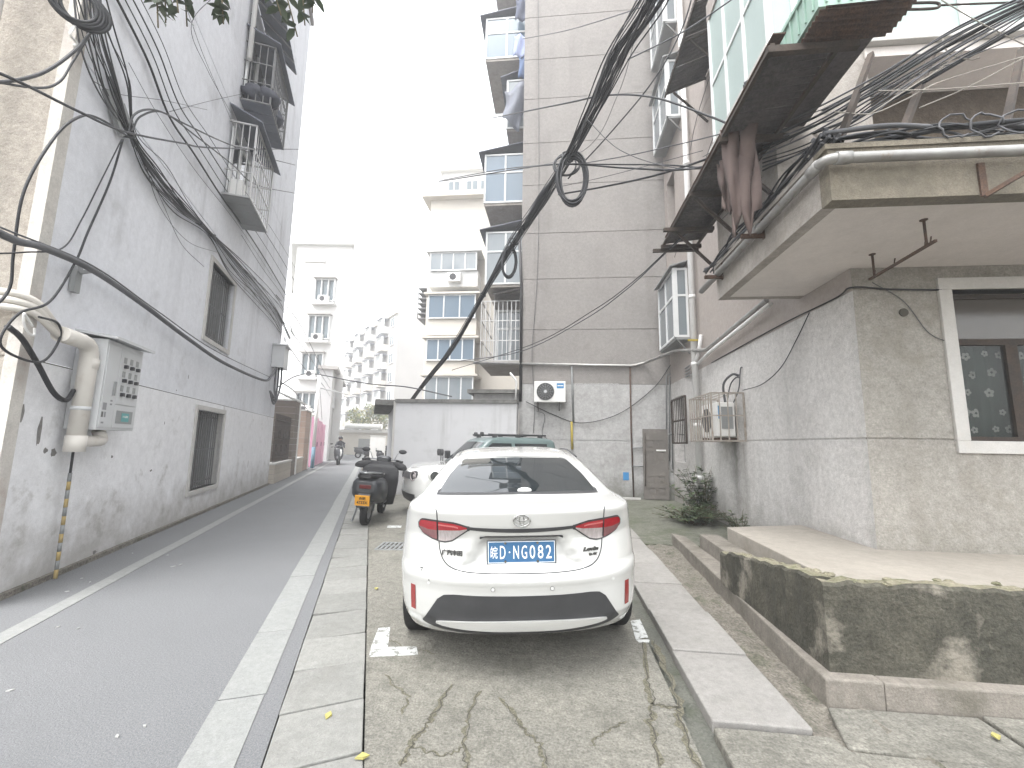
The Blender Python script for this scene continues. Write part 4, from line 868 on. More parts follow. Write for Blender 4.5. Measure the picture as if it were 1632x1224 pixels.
class SliceBody:
    """car body as a stack of plan outlines: rear/front end position, half width, end rounding depth"""
    def __init__(s, tab, M, recess=None): s.tab, s.M, s.rec = tab, M, recess
    def rear(s, x, z):
        y0, y1, W, R0, R1, p = interp(s.tab, z); k = min(abs(x)/W, 1.0); y = y0+R0*(1-max(0.0, 1-k**p)**(1/p))
        return y+(s.rec(x, z) if s.rec else 0)
    def front(s, x, z):
        y0, y1, W, R0, R1, p = interp(s.tab, z); k = min(abs(x)/W, 1.0); return y1-R1*(1-max(0.0, 1-k**p)**(1/p))
    def ring(s, z, n=34, ns=10):
        y0, y1, W, R0, R1, p = interp(s.tab, z); pts = []
        def fx(i): q = i/n*math.pi/2; return math.sin(q)
        for i in range(-n, n+1):
            k = fx(abs(i))*(1 if i >= 0 else -1); x = W*k; pts.append(Vector((x, s.rear(x, z), z)))
        ya, yb = y0+R0, y1-R1
        for j in range(1, ns): pts.append(Vector((W, ya+(yb-ya)*j/ns, z)))
        for i in range(n, -n-1, -1):
            k = fx(abs(i))*(1 if i >= 0 else -1); x = W*k; pts.append(Vector((x, s.front(x, z), z)))
        for j in range(1, ns): pts.append(Vector((-W, yb+(ya-yb)*j/ns, z)))
        return pts
    def shell(s, zs): return MB(s.M).loft([s.ring(z) for z in zs], True, True, True)
    def band(s, xs, zt, zb, off, nz=6, mi=0, skirt=.012, end='rear'):
        """patch lying proud of the rear (or front) surface between two height curves"""
        mb = MB(s.M); g = []; fn_ = s.rear if end == 'rear' else s.front; sg = -1 if end == 'rear' else 1
        for x in xs:
            a, b = zt(x), zb(x); g.append([Vector((x, fn_(x, b+(a-b)*j/nz)+sg*off, b+(a-b)*j/nz)) for j in range(nz+1)])
        vs = [p for c_ in g for p in c_]; n = nz+1
        fs = [(i*n+j, i*n+j+1, (i+1)*n+j+1, (i+1)*n+j) for i in range(len(xs)-1) for j in range(nz)]
        mb.add(vs, fs, True, mi)
        rim = [c_[0] for c_ in g]+g[-1][1:]+[c_[-1] for c_ in reversed(g[:-1])]+list(reversed(g[0][1:-1]))
        back = [p+Vector((0, -sg*(skirt+off), 0)) for p in rim]; k = len(rim)
        mb.add(rim+back, [(i, (i+1) % k, k+(i+1) % k, k+i) for i in range(k)], False, mi)
        return mb
    def side(s, ys, zt, zb, off, sx, nz=6):
        mb = MB(s.M); g = []
        for y in ys:
            a, b = zt(y), zb(y); col_ = []
            for j in range(nz+1):
                z = b+(a-b)*j/nz; y0, y1, W, R0, R1, p = interp(s.tab, z); w = W
                if y < y0+R0: w = W*max(0.0, 1-((y0+R0-y)/R0)**p)**(1/p) if y > y0 else 0
                if y > y1-R1: w = W*max(0.0, 1-((y-y1+R1)/R1)**p)**(1/p) if y < y1 else 0
                col_.append(Vector((sx*(w+off), y, z)))
            g.append(col_)
        vs = [p for c_ in g for p in c_]; n = nz+1
        mb.add(vs, [(i*n+j, i*n+j+1, (i+1)*n+j+1, (i+1)*n+j) for i in range(len(ys)-1) for j in range(nz)], True); return mb
def lin(a, b, n): return [a+(b-a)*i/n for i in range(n+1)]
def pw(*pts):
    def f(x):
        if x <= pts[0][0]: return pts[0][1]
        for a, b in zip(pts, pts[1:]):
            if x <= b[0]: return a[1]+(b[1]-a[1])*(x-a[0])/(b[0]-a[0])
        return pts[-1][1]
    return f
def wheel(par, M, c, axis, R, w, spokes=5, rim=.66, nm='wheel'):
    c, ax = Vector(c), Vector(axis).normalized()
    prof = [(-.5, .80), (-.5, .93), (-.38, 1.0), (.38, 1.0), (.5, .93), (.5, .80)]; a = ax.orthogonal().normalized(); b = ax.cross(a); n = 30
    mb = MB(M); mb.loft([[c+ax*(p[0]*w)+(a*math.cos(2*math.pi*i/n)+b*math.sin(2*math.pi*i/n))*(R*p[1]) for i in range(n)] for p in prof], True, False, True)
    mb.loft([[c+ax*(k*w)+(a*math.cos(2*math.pi*i/n)+b*math.sin(2*math.pi*i/n))*(R*q) for i in range(n)] for k, q in ((-.5, .8), (-.4, rim), (.4, rim), (.5, .8))], True, False, True)
    o = mb.build(nm, m_tyre, par)
    mb = MB(M); mb.loft([[c+ax*(k*w)+(a*math.cos(2*math.pi*i/n)+b*math.sin(2*math.pi*i/n))*(R*rim*q) for i in range(n)] for k, q in ((-.42, 1.0), (-.42, .9), (.42, .9), (.42, 1.0))], True, False, True)
    for k in range(spokes):
        q = 2*math.pi*k/spokes; d = a*math.cos(q)+b*math.sin(q); mb.bar(c+ax*w*.3, c+d*R*rim*.95+ax*w*.36, R*.16, w*.12, up=ax)
        mb.bar(c-ax*w*.3, c+d*R*rim*.95-ax*w*.36, R*.16, w*.12, up=ax)
    mb.disc(c, ax, R*.16, w*.8, 14); mb.build('rim', m_rim, o)
    return o
def cut_wells(o, M, wells):
    """cut round wheel wells out of a closed body, then drop the cutters"""
    cut = []
    for c, ax, r, w in wells:
        k = MB(M).disc(c, ax, r, w, 32).build('cut', m_carblack); cut.append(k); md = o.modifiers.new('b', 'BOOLEAN'); md.object = k; md.operation = 'DIFFERENCE'; md.solver = 'EXACT'
    bpy.context.view_layer.update()
    me = bpy.data.meshes.new_from_object(o.evaluated_get(bpy.context.evaluated_depsgraph_get()))
    o.modifiers.clear(); o.data = me
    for k in cut: bpy.data.objects.remove(k)
# ---------------------------------------------------------------- white sedan
CA = rad(7.4); CO = Vector((-.185+.06*math.sin(CA), 2.85-.06*math.cos(CA), 0))
CM = Matrix.Translation(CO) @ Matrix.Rotation(CA, 4, 'Z') @ Matrix.Rotation(rad(-1.6), 4, 'Y')
ST = [  # z, rear y, front y, half width, rear rounding, front rounding, power
    (.17, .42, 4.40, .76, .30, .35, 2.6), (.24, .20, 4.52, .82, .40, .50, 2.6), (.30, .11, 4.60, .850, .48, .60, 2.5), (.36, .075, 4.63, .868, .50, .65, 2.5), (.46, .045, 4.64, .884, .52, .70, 2.4),
    (.545, .028, 4.63, .889, .54, .75, 2.4), (.590, .014, 4.62, .890, .54, .78, 2.4), (.612, .000, 4.61, .890, .55, .80, 2.4), (.640, .004, 4.60, .889, .55, .8, 2.4), (.660, .020, 4.59, .888, .54, .8, 2.4),
    (.675, .045, 4.58, .887, .53, .8, 2.4), (.72, .055, 4.55, .885, .52, .8, 2.4), (.80, .070, 4.46, .880, .51, .8, 2.4), (.865, .080, 4.36, .872, .50, .8, 2.4), (.90, .068, 4.28, .866, .49, .8, 2.4),
    (.935, .052, 4.15, .858, .48, .8, 2.4), (.98, .036, 3.92, .845, .46, .75, 2.4), (1.02, .024, 3.68, .828, .44, .7, 2.5), (1.042, .020, 3.52, .818, .43, .65, 2.5), (1.052, .030, 3.46, .812, .42, .62, 2.5), (1.058, .06, 3.43, .806, .42, .6, 2.6), (1.068, .20, 3.38, .795, .40, .6, 2.7),
    (1.080, .36, 3.33, .782, .38, .58, 2.8), (1.094, .50, 3.28, .768, .36, .55, 3.0), (1.12, .575, 3.20, .750, .34, .52, 3.0), (1.18, .73, 3.03, .712, .32, .50, 3.0), (1.24, .895, 2.86, .675, .30, .48, 3.0), (1.30, 1.075, 2.70, .640, .30, .46, 3.0),
    (1.34, 1.22, 2.58, .612, .32, .45, 3.0), (1.37, 1.36, 2.46, .585, .34, .42, 2.8), (1.395, 1.52, 2.34, .545, .34, .36, 2.6), (1.415, 1.68, 2.24, .48, .28, .28, 2.4), (1.428, 1.83, 2.14, .38, .16, .15, 2.2), (1.435, 1.93, 2.06, .22, .06, .06, 2.0)]
def sst(e0, e1, x): t = max(0.0, min(1.0, (x-e0)/(e1-e0))); return t*t*(3-2*t)
def plate_recess(x, z):
    if not .66 < z < .90: return 0.0
    hw = .37-(z-.69)/.165*.10; return .065*sst(hw+.01, hw-.025, abs(x))*sst(.678, .698, z)*sst(.880, .856, z)
ST = [(a, b, c, d*.985, e*1.28 if a < 1.06 else e, g, h) for a, b, c, d, e, g, h in ST]
SB = SliceBody(ST, CM, plate_recess)
zs = []
for a, b in zip(ST, ST[1:]):
    n = max(1, int((b[0]-a[0])/.012)); zs += [a[0]+(b[0]-a[0])*i/n for i in range(n)]
zs.append(ST[-1][0])
sed = thing('sedan', 'white four door sedan with blue plate parked tail towards the camera', 'car', mat=Matrix.Translation(CO) @ Matrix.Rotation(CA, 4, 'Z'))
body = SB.shell(zs).build('body', [m_paint, m_carblack], sed)
wells = [((sx*.80, y, .315), (1, 0, 0), .365, .36) for sx in (-1, 1) for y in (.97, 3.67)]
cut_wells(body, CM, wells)
for sx in (-1, 1):
    for y in (.97, 3.67): wheel(sed, CM, (sx*.775, y, .315), (sx, 0, 0), .318, .205)
# boot-lid shut line: one long fine gap
def seam(xz, r=.0035, nm='seam', m=None, off=.0): 
    P = cat([Vector((x, SB.rear(x, z)-off, z)) for x, z in xz], 6); P = [Vector((p.x, SB.rear(p.x, p.z)-off, p.z)) for p in P]
    return MB(CM).tube(P, r, 6).build(nm, m or m_carblack, sed)
half = [(0, .664), (.20, .664), (.37, .670), (.455, .688), (.505, .725), (.530, .775), (.542, .83), (.548, .90), (.552, .98), (.552, 1.03), (.560, 1.05)]
seam([(-x, z) for x, z in reversed(half)]+half[1:], .004, 'boot_seam')
# tail lamps
for sx in (-1, 1):
    f = lambda pts: pw(*sorted((sx*x, z) for x, z in pts))
    top = f([(.345, .934), (.40, .950), (.44, .959), (.55, .967), (.64, .971), (.675, .968), (.69, .94)]); bot = f([(.345, .925), (.45, .853), (.50, .842), (.545, .846), (.60, .860), (.66, .886), (.69, .925)])
    midz = f([(.345, .930), (.40, .918), (.545, .911), (.62, .912), (.69, .93)])
    def cl(fn1, fn2): return lambda x: max(fn1(x), fn2(x)+.0005)
    xs_in = [sx*x for x in lin(.352, .545, 14)]; xs_out = [sx*x for x in lin(.556, .686, 10)]
    grow = [sx*x for x in lin(.335, .695, 24)]
    tl = SB.band(grow, lambda x: top(x)+.011, lambda x: bot(x)-.010, .004, 6).build('tail_lamp', m_carblack, sed)
    for xs_, mm in ((xs_in, m_lampclear), (xs_out, m_lampdark)):
        SB.band(xs_, cl(top, midz), midz, .012, 4).build('red_lens', m_lampred, tl)
        SB.band(xs_, midz, lambda x: min(bot(x), midz(x)-.0005), .0115, 4).build('clear_lens', mm, tl)
    SB.band([sx*x for x in lin(.41, .545, 10)], lambda x: top(x)-.012, lambda x: top(x)-.022, .015, 2).build('light_guide', mat('lamp_guide_%d' % sx, (.45, .12, .12), rough=.2), tl)
    # reflector slots in the bumper corners
    SB.band([sx*x for x in lin(.705, .742, 5)], lambda x: .545, lambda x: .385, .006, 6).build('reflector', m_reflector, sed)
    # parking sensors
    x = sx*.185; MB(CM).disc((x, SB.rear(x, .575)-.003, .575), (0, 1, 0), .011, .008, 16).build('sensor', m_paint, sed)
    MB(CM).torus((x, SB.rear(x, .575)-.006, .575), (0, 1, 0), .012, .0016, 18, 5).build('sensor_ring', m_graytext, sed)
    x = sx*.60; MB(CM).disc((x, SB.rear(x, .59)-.002, .59), (0, 1, 0), .010, .006, 14).build('sensor', m_paint, sed)
# black strip joining the lamps, number plate hood, diffuser, bright lip
SB.band(lin(-.36, .36, 40), lambda x: .930+.012*(abs(x)/.36)**2, lambda x: .904+.020*(abs(x)/.36)**2, .006, 3).build('garnish_strip', m_carblack, sed)
SB.band(lin(-.27, .27, 20), lambda x: .876, lambda x: .862, .008, 2).build('plate_lamp_hood', m_carblack, sed)
dtop = pw((-.66, .325), (-.635, .355), (-.545, .49), (-.50, .522), (-.43, .530), (0, .530), (.43, .530), (.50, .522), (.545, .49), (.635, .355), (.66, .325))
SB.band(lin(-.655, .655, 60), dtop, lambda x: .25+.07*(abs(x)/.655)**4, .004, 10).build('bumper_insert', m_carblack, sed)
ltop = lambda x: .338+.034*math.sqrt(max(0, 1-(x/.56)**2)); lbot = lambda x: .338-.040*math.sqrt(max(0, 1-(x/.56)**2))
SB.band(lin(-.555, .555, 50), ltop, lbot, .024, 4, skirt=.02).build('bumper_lip', m_paint, sed)
# rear window and side glass
wt = pw((-.60, 1.118), (-.56, 1.205), (-.47, 1.322), (-.40, 1.336), (0, 1.345), (.40, 1.336), (.47, 1.322), (.56, 1.205), (.60, 1.118)); wb = lambda x: 1.100-.002*(abs(x)/.6)
rw = SB.band(lin(-.62, .62, 60), lambda x: wt(x)+.010 if abs(x) < .6 else 1.118, lambda x: wb(x)-.006, .002, 12).build('rear_window', m_carblack, sed)
SB.band(lin(-.595, .595, 60), wt, lambda x: min(wb(x)+.008, wt(x)-.001), .004, 14, skirt=.003).build('glass', m_carglass, rw)
for sx in (-1, 1):
    for a, b in ((.98, 1.72), (1.78, 2.75)):
        SB.side(lin(a, b, 12), pw((.9, 1.12), (1.15, 1.27), (1.5, 1.345), (2.1, 1.36), (2.45, 1.33), (2.75, 1.16)), lambda y: 1.065, .003, sx).build('side_window', m_carglass, sed)
    MB(CM).tube(cat([Vector((sx*.565, 1.16, 1.345)), Vector((sx*.545, 1.5, 1.398)), Vector((sx*.54, 1.9, 1.408)), Vector((sx*.55, 2.35, 1.39))], 5), .007, 6).build('roof_moulding', m_carblack, sed)
    mb = MB(CM).ball((0, 0, 0), 1, 14, 10); mb.v = [Vector((sx*.97+p.x*.10, 2.95+p.y*.06, 1.06+p.z*.075)) for p in mb.v]; mr = mb.build('mirror', m_paint, sed)
    MB(CM).disc((sx*.97, 2.89, 1.06), (0, 1, 0), .06, .012, 16).build('mirror_glass', m_carglass, mr)
    for y in (1.30, 2.28): MB(CM).bar((sx*.886, y, .86), (sx*.886, y+.2, .87), .022, .03).build('door_handle', m_paint, sed)
ws = SB.band(lin(-.58, .58, 40), pw((-.58, 1.14), (-.47, 1.32), (0, 1.36), (.47, 1.32), (.58, 1.14)), lambda x: 1.10, .004, 10, end='front'); ws.build('windscreen', m_carglass, sed)
for sx in (-1, 1): SB.band([sx*x for x in lin(.42, .74, 12)], lambda x: .78, lambda x: .70, .006, 4, end='front').build('headlamp', m_lampclear, sed)
SB.band(lin(-.55, .55, 20), lambda x: .58, lambda x: .30, .006, 4, end='front').build('grille', m_carblack, sed)
# number plate with its characters
def on_rear(x, z, off): return CM @ Vector((x, SB.rear(x, z)-off, z))
cxr = (CM.to_3x3() @ Vector((1, 0, 0))); czr = (CM.to_3x3() @ Vector((0, 0, 1))); cyr = (CM.to_3x3() @ Vector((0, 1, 0)))
PZc = .772; py = SB.rear(0, PZc)-.014
pl = MB(CM).box((-.226, py, PZc-.084), (.226, py+.010, PZc+.076)).build('number_plate', m_chrome, sed)
MB(CM).box((-.219, py-.0016, PZc-.067), (.219, py, PZc+.070)).build('plate_face', m_plateblue, pl)
for a, b in (((-.217, PZc-.065), (.217, PZc-.0615)), ((-.217, PZc+.0645), (.217, PZc+.068)), ((-.217, PZc-.0615), (-.2135, PZc+.0645)), ((.2135, PZc-.0615), (.217, PZc+.0645))): MB(CM).box((a[0], py-.0026, a[1]), (b[0], py-.0016, b[1])).build('plate_border', m_platetext, pl)
pc = lambda x, z=0.0: CM @ Vector((x, py-.0030, PZc+z))
text('皖', .082, pc(-.178, .001), cxr, czr, m_platetext, pl, 'plate_character', .001, .0002, .045)
for ch, x in zip('DNG082', (-.122, -.035, .018, .071, .124, .177)): text(ch, .118, pc(x, .001), cxr, czr, m_platetext, pl, 'plate_character', .001, .0004, .036)
MB(CM).disc((-.078, py-.003, PZc+.001), (0, 1, 0), .005, .002, 12).build('plate_dot', m_platetext, pl)
text('安徽合肥汽车销售有限公司', .014, CM @ Vector((0, py-.001, PZc-.0755)), cxr, czr, m_platedark, pl, 'frame_print', .0004, 0, .33)
for x in (-.105, .105):
    for z in (.058, -.056): MB(CM).disc((x, py-.004, PZc+z), (0, 1, 0), .008, .006, 12).build('plate_screw', m_chrome, pl)
# badges
mb = MB(CM); ec = Vector((0, SB.rear(0, .985)-.008, .985))
def ell(c, rx, rz, r, n=36): 
    P = [c+Vector((rx*math.cos(2*math.pi*i/n), 0, rz*math.sin(2*math.pi*i/n))) for i in range(n+1)]; mb.tube(P, r, 6, False)
ell(ec, .052, .036, .0048); ell(ec+Vector((0, 0, .014)), .037, .014, .0034); ell(ec+Vector((0, 0, .003)), .014, .031, .0034)
emb = mb.build('emblem', m_chrome, sed)
slope = lambda x: (SB.rear(x+.02, .77)-SB.rear(x-.02, .77))/.04
text('广汽丰田', .036, on_rear(-.452, .775, .006), cxr+cyr*slope(-.452), czr, m_graytext, sed, 'badge_lettering', .004, .001, .145)
text('Levin', .034, on_rear(.455, .785, .007), cxr+cyr*slope(.455), czr, m_graytext, sed, 'badge_lettering', .004, .0012, .115, .3)
text('D-4T', .020, on_rear(.470, .752, .006), cxr+cyr*slope(.47), czr, m_graytext, sed, 'badge_lettering', .004, .0008, .06)
# faded stuck-on lettering and scuffs on the bumper
m_faded = mat('faded_sticker', (.60, .57, .585), (.68, .67, .665), .6, scale=30, obj=True)
SB.band(lin(-.24, .22, 30), lambda x: .645+.006*math.sin(x*90), lambda x: .622+.005*math.sin(x*70), .0006, 2, skirt=.0).build('faded_sticker', m_faded, sed)
for x, z, w, h in ((-.66, .665, .022, .006), (-.655, .655, .008, .010), (-.60, .60, .006, .02)): SB.band(lin(x-w/2, x+w/2, 3), lambda q: z+h/2+.004*(q-x)/w, lambda q: z-h/2, .0008, 1, skirt=0).build('scuff', m_carblack, sed)
# things seen through / on the rear shelf
mb = MB(CM).ball((0, 0, 0), 1, 14, 9); rs = random.Random(2); mb.v = [Vector((.05+p.x*.055, .545+p.y*.01, 1.118+max(p.z, -.5)*.022))*1.0 for p in mb.v]
mb.build('white_smear', m_white, rw)

# ---------------------------------------------------------------- small boxy electric car parked across behind the sedan
EA = math.atan2(-.50, -.866)          # heading direction
EC_ = Vector((-1.62, 9.62, 0)); EM = Matrix.Translation(EC_) @ Matrix.Rotation(EA-math.pi/2, 4, 'Z') @ Matrix.Translation((0, -1.69, 0))
m_evteal = mat('greyed_teal_paint', (.11, .15, .148), (.09, .125, .122), .35, scale=3, coat=.5, obj=True)
ET = [(.20, .25, 3.15, .70, .25, .3, 3.2), (.30, .10, 3.32, .76, .25, .35, 3.2), (.42, .04, 3.37, .79, .25, .40, 3.0), (.55, .02, 3.38, .80, .25, .42, 3.0), (.75, .02, 3.36, .80, .25, .42, 3.0), (.88, .03, 3.30, .79, .25, .42, 3.0), (.97, .04, 3.18, .775, .25, .42, 3.0),
      (1.02, .05, 2.98, .76, .25, .42, 3.0), (1.045, .055, 2.55, .75, .25, .40, 3.2), (1.06, .06, 2.42, .745, .25, .25, 3.4), (1.15, .07, 2.30, .73, .22, .22, 3.6), (1.35, .10, 2.08, .695, .20, .22, 3.6), (1.50, .13, 1.92, .665, .20, .22, 3.6),
      (1.55, .17, 1.85, .645, .20, .22, 3.4), (1.585, .26, 1.74, .60, .2, .22, 3.2), (1.605, .45, 1.55, .50, .2, .22, 3.0), (1.612, .7, 1.3, .3, .15, .15, 2.4)]
EB = SliceBody(ET, EM); zs = []
for a, b in zip(ET, ET[1:]):
    n = max(1, int((b[0]-a[0])/.03)); zs += [a[0]+(b[0]-a[0])*i/n for i in range(n)]
zs.append(ET[-1][0]); zlow = [z for z in zs if z <= 1.06]; zhi = [z for z in zs if z >= 1.06]
ev = thing('electric_car', 'small boxy white electric car with teal roof parked across behind the sedan', 'car', mat=Matrix.Translation(EC_) @ Matrix.Rotation(EA-math.pi/2, 4, 'Z'))
bo = EB.shell(zlow).build('body', m_paint, ev); cut_wells(bo, EM, [((sx*.72, y, .30), (1, 0, 0), .36, .34) for sx in (-1, 1) for y in (.62, 2.72)])
EB.shell(zhi).build('cabin', m_evteal, ev)
for sx in (-1, 1):
    for y in (.62, 2.72): wheel(ev, EM, (sx*.705, y, .30), (sx, 0, 0), .30, .17)
    EB.side(lin(1.28, 2.02, 10), pw((1.2, 1.47), (1.75, 1.47), (2.05, 1.12)), lambda y: 1.09, .004, sx).build('side_window', m_carglass, ev)
    EB.side(lin(.42, 1.20, 8), lambda y: 1.47, lambda y: 1.09, .004, sx).build('side_window', m_carglass, ev)
    x = sx*.52; hl = MB(EM).disc((x, EB.front(x, .80)+.0, .80), (sx*.45, 1, 0), .105, .05, 24).build('headlamp', m_carblack, ev)
    MB(EM).torus((x*1.0, EB.front(x, .80)+.022, .80), (sx*.45, 1, 0), .085, .014, 24, 6).build('lamp_ring', m_lampclear, hl)
    MB(EM).ball((x, EB.front(x, .80)+.005, .80), .055, 12, 8, (1, .5, 1)).build('lamp_lens', m_lampclear, hl)
    mb = MB(EM).disc((0, 0, 0), (1, 0, 0), 1, 1, 20); mb.v = [Vector((sx*(.795+p.x*.03), 2.42+p.y*.14, .86+p.z*.075)) for p in mb.v]; mb.build('fender_vent', m_carblack, ev)
    mb = MB(EM); mb.box((sx*.80-.05, 2.20, 1.10), (sx*.80+.10*sx+.05, 2.30, 1.28)); mr = mb.build('mirror', m_carblack, ev, bevel=.02)
    mb = MB(EM); mb.tube([(sx*.5, .35, 1.655), (sx*.5, 1.75, 1.655)], .02, 8)
    for y in (.5, 1.05, 1.6): mb.box((sx*.5-.03, y-.05, 1.59), (sx*.5+.03, y+.05, 1.655))
    mb.build('roof_rail', m_carblack, ev)
EB.band(lin(-.60, .60, 24), lambda x: 1.50-.02*(x/.6)**2, lambda x: 1.09, .004, 8, end='front').build('windscreen', m_carglass, ev)
EB.band(lin(-.42, .42, 12), lambda x: .86, lambda x: .74, .01, 3, end='front').build('front_panel', m_carblack, ev)
EB.band(lin(-.62, .62, 12), lambda x: .46, lambda x: .30, .008, 3, end='front').build('front_bumper_trim', m_carblack, ev)
sp = MB(EM)
for x in (.25, .42): sp.tube([(x, 2.52, 1.06), (x, 2.52, 1.30)], .012, 6); sp.disc((x, 2.56, 1.25), (0, 1, 0), .075, .07, 16)
sp.build('spot_lamp', m_carblack, ev)
for x in (-.30, .10): MB(EM).disc((x, 1.82, 1.66), (0, 1, 0), .05, .06, 14).build('roof_lamp', m_carblack, ev)

# ---------------------------------------------------------------- scooter
m_scblack = mat('black_scooter_plastic', (.020, .022, .026), (.03, .032, .036), .30, scale=5, spec=.5, coat=.2, obj=True)
m_scgrey = mat('scooter_grey_metal', (.30, .31, .32), rough=.35, metal=.8)
m_vinyl = mat('black_vinyl_seat', (.022, .022, .024), rough=.55, spec=.35)
m_teal2 = mat('teal_scooter_panel', (.06, .16, .17), rough=.35, spec=.5)
def rrect(cx, y, cz, w, h, n=16, p=3.0, tilt=0.0):
    out = []
    for i in range(n):
        q = 2*math.pi*i/n; c_, s_ = math.cos(q), math.sin(q); out.append(Vector((cx+w*math.copysign(abs(c_)**(2/p), c_), y+tilt*s_, cz+h*math.copysign(abs(s_)**(2/p), s_))))
    return out
def scooter(nm, label, loc, rot, group=None, plate=True, detail=True):
    M = Matrix.Translation(Vector(loc)) @ Matrix.Rotation(rot, 4, 'Z') @ Matrix.Rotation(rad(4), 4, 'Y') @ Matrix.Scale(1.10, 4)
    sc_ = thing(nm, label, 'scooter', mat=Matrix.Translation(Vector(loc)) @ Matrix.Rotation(rot, 4, 'Z'), group=group)
    wheel(sc_, M, (0, .33, .235), (1, 0, 0), .235, .11, 5, .58, 'rear_wheel'); wheel(sc_, M, (0, 1.56, .235), (1, 0, 0), .235, .10, 5, .58, 'front_wheel')
    MB(M).loft([rrect(0, y, z, w, h) for y, z, w, h in ((.02, .62, .13, .08), (.08, .60, .215, .17), (.28, .57, .25, .21), (.55, .54, .25, .22), (.78, .48, .22, .20), (.92, .42, .17, .14))], True, True, True).build('rear_body', m_scblack, sc_)
    MB(M).loft([rrect(0, y, z, w, h) for y, z, w, h in ((-.02, .80, .08, .03), (.06, .79, .15, .05), (.30, .78, .16, .055), (.55, .77, .155, .06), (.80, .75, .13, .05), (.90, .74, .07, .03))], True, True, True).build('seat', m_vinyl, sc_)
    MB(M).box((-.15, .85, .26), (.15, 1.32, .33)).build('footboard', m_scblack, sc_, bevel=.02)
    MB(M).loft([rrect(0, y, z, w, .035, 16, 3, .0) for y, z, w in ((1.36, .33, .15), (1.34, .50, .19), (1.30, .70, .205), (1.26, .88, .19), (1.24, .97, .13))], True, True, True).build('front_shield', m_scblack, sc_)
    MB(M).loft([rrect(0, y, z, w, .05, 14, 2.6) for y, z, w in ((1.50, .45, .10), (1.46, .62, .13), (1.40, .82, .13), (1.33, .95, .10))], True, True, True).build('front_cowl', m_scblack, sc_)
    mb = MB(M)
    for x in (-.07, .07): mb.tube([(x, 1.56, .235), (x, 1.47, .50), (x*.6, 1.38, .80)], .018, 8)
    mb.build('fork', m_scgrey, sc_)
    MB(M).loft([[Vector((x, 1.56+math.cos(a)*r, .235+math.sin(a)*r)) for x, r in ((-.06, .25), (-.05, .275), (.05, .275), (.06, .25))] for a in lin(rad(20), rad(160), 10)], False, False, True).build('front_mudguard', m_scblack, sc_)
    hb = MB(M).tube(cat([(-.34, 1.10, .99), (-.22, 1.18, 1.01), (0, 1.25, 1.0), (.22, 1.18, 1.01), (.34, 1.10, .99)], 4), .014, 8).build('handlebar', m_scgrey, sc_)
    MB(M).loft([rrect(0, y, z, w, h, 14, 2.6) for y, z, w, h in ((1.16, 1.0, .09, .04), (1.22, 1.01, .14, .065), (1.32, 1.0, .12, .07), (1.38, .98, .06, .04))], True, True, True).build('dash_cowl', m_scblack, sc_)
    for sx in (-1, 1):
        MB(M).tube([(sx*.24, 1.165, 1.005), (sx*.36, 1.09, .99)], .02, 8).build('grip', m_black, hb)
        MB(M).tube([(sx*.20, 1.18, 1.02), (sx*.24, 1.17, 1.12), (sx*.28, 1.17, 1.15)], .007, 6).build('mirror_stem', m_scgrey, hb)
        mb = MB(M).ball((0, 0, 0), 1, 12, 8); mb.v = [Vector((sx*.33+p.x*.075, 1.17+p.y*.02, 1.17+p.z*.042)) for p in mb.v]; mb.build('mirror', m_black, hb)
        MB(M).tube([(sx*.22, 1.19, .985), (sx*.33, 1.14, .965)], .006, 5).build('brake_lever', m_scgrey, hb)
    if detail:
        # wind mitts draped over the bar ends
        for sx in (-1, 1): MB(M).loft([rrect(sx*x, y, z, w, h, 12, 2.4) for x, y, z, w, h in ((.14, 1.20, .93, .06, .05), (.26, 1.12, .92, .10, .07), (.36, 1.06, .90, .085, .06), (.42, 1.03, .885, .04, .035))], True, True, True).build('hand_mitt', m_vinyl, sc_)
        MB(M).loft([rrect(0, y, z, w, .03, 14, 2.6) for y, z, w in ((1.16, .24, .27), (1.10, .45, .31), (1.06, .66, .33), (1.04, .84, .32), (1.12, .95, .22))], True, True, True).build('knee_blanket', m_vinyl, sc_)
        MB(M).tube(cat([(-.13, .52, .82), (-.15, .15, .84), (0, -.10, .85), (.15, .15, .84), (.13, .52, .82)], 6), .013, 8).build('grab_rail', m_scgrey, sc_)
        MB(M).box((-.09, -.0, .60), (.09, .05, .66)).build('tail_lamp', mat('dark_tail_lens', (.08, .012, .012), rough=.25), sc_, bevel=.01)
        MB(M).hexa([Vector(p) for p in ((-.09, -.02, .32), (.09, -.02, .32), (.09, .16, .55), (-.09, .16, .55))], [Vector(p) for p in ((-.09, -.05, .34), (.09, -.05, .34), (.09, .06, .60), (-.09, .06, .60))]).build('rear_mudguard', m_black, sc_)
        pm = Vector((-.0, -.075, .43)); tl_ = Vector((0, -.35, .93)).normalized(); nr = Vector((0, -.93, -.35))
        p_ = MB(M); wv, hv = Vector((.11, 0, 0)), tl_*.085
        p_.hexa([pm-wv-hv, pm+wv-hv, pm+wv+hv, pm-wv+hv], [q+Vector((0, .008, .003)) for q in (pm-wv-hv, pm+wv-hv, pm+wv+hv, pm-wv+hv)]); plt = p_.build('number_plate', m_plateyellow, sc_)
        R3 = M.to_3x3(); text('合肥', .055, M @ (pm+hv*.45-Vector((0, .003, 0))), R3 @ Vector((1, 0, 0)), R3 @ tl_, m_platedark, plt, 'plate_character', .001, .001, .11)
        text('4733X', .075, M @ (pm-hv*.36-Vector((0, .003, 0))), R3 @ Vector((1, 0, 0)), R3 @ tl_, m_platedark, plt, 'plate_character', .001, .0015, .18)
        MB(M).bar((-.19, .55, .30), (-.24, .45, .02), .025, .02).build('side_stand', m_scgrey, sc_)
        MB(M).box((-.205, .45, .44), (-.185, .80, .60)).build('side_panel', m_teal2, sc_, bevel=.02)
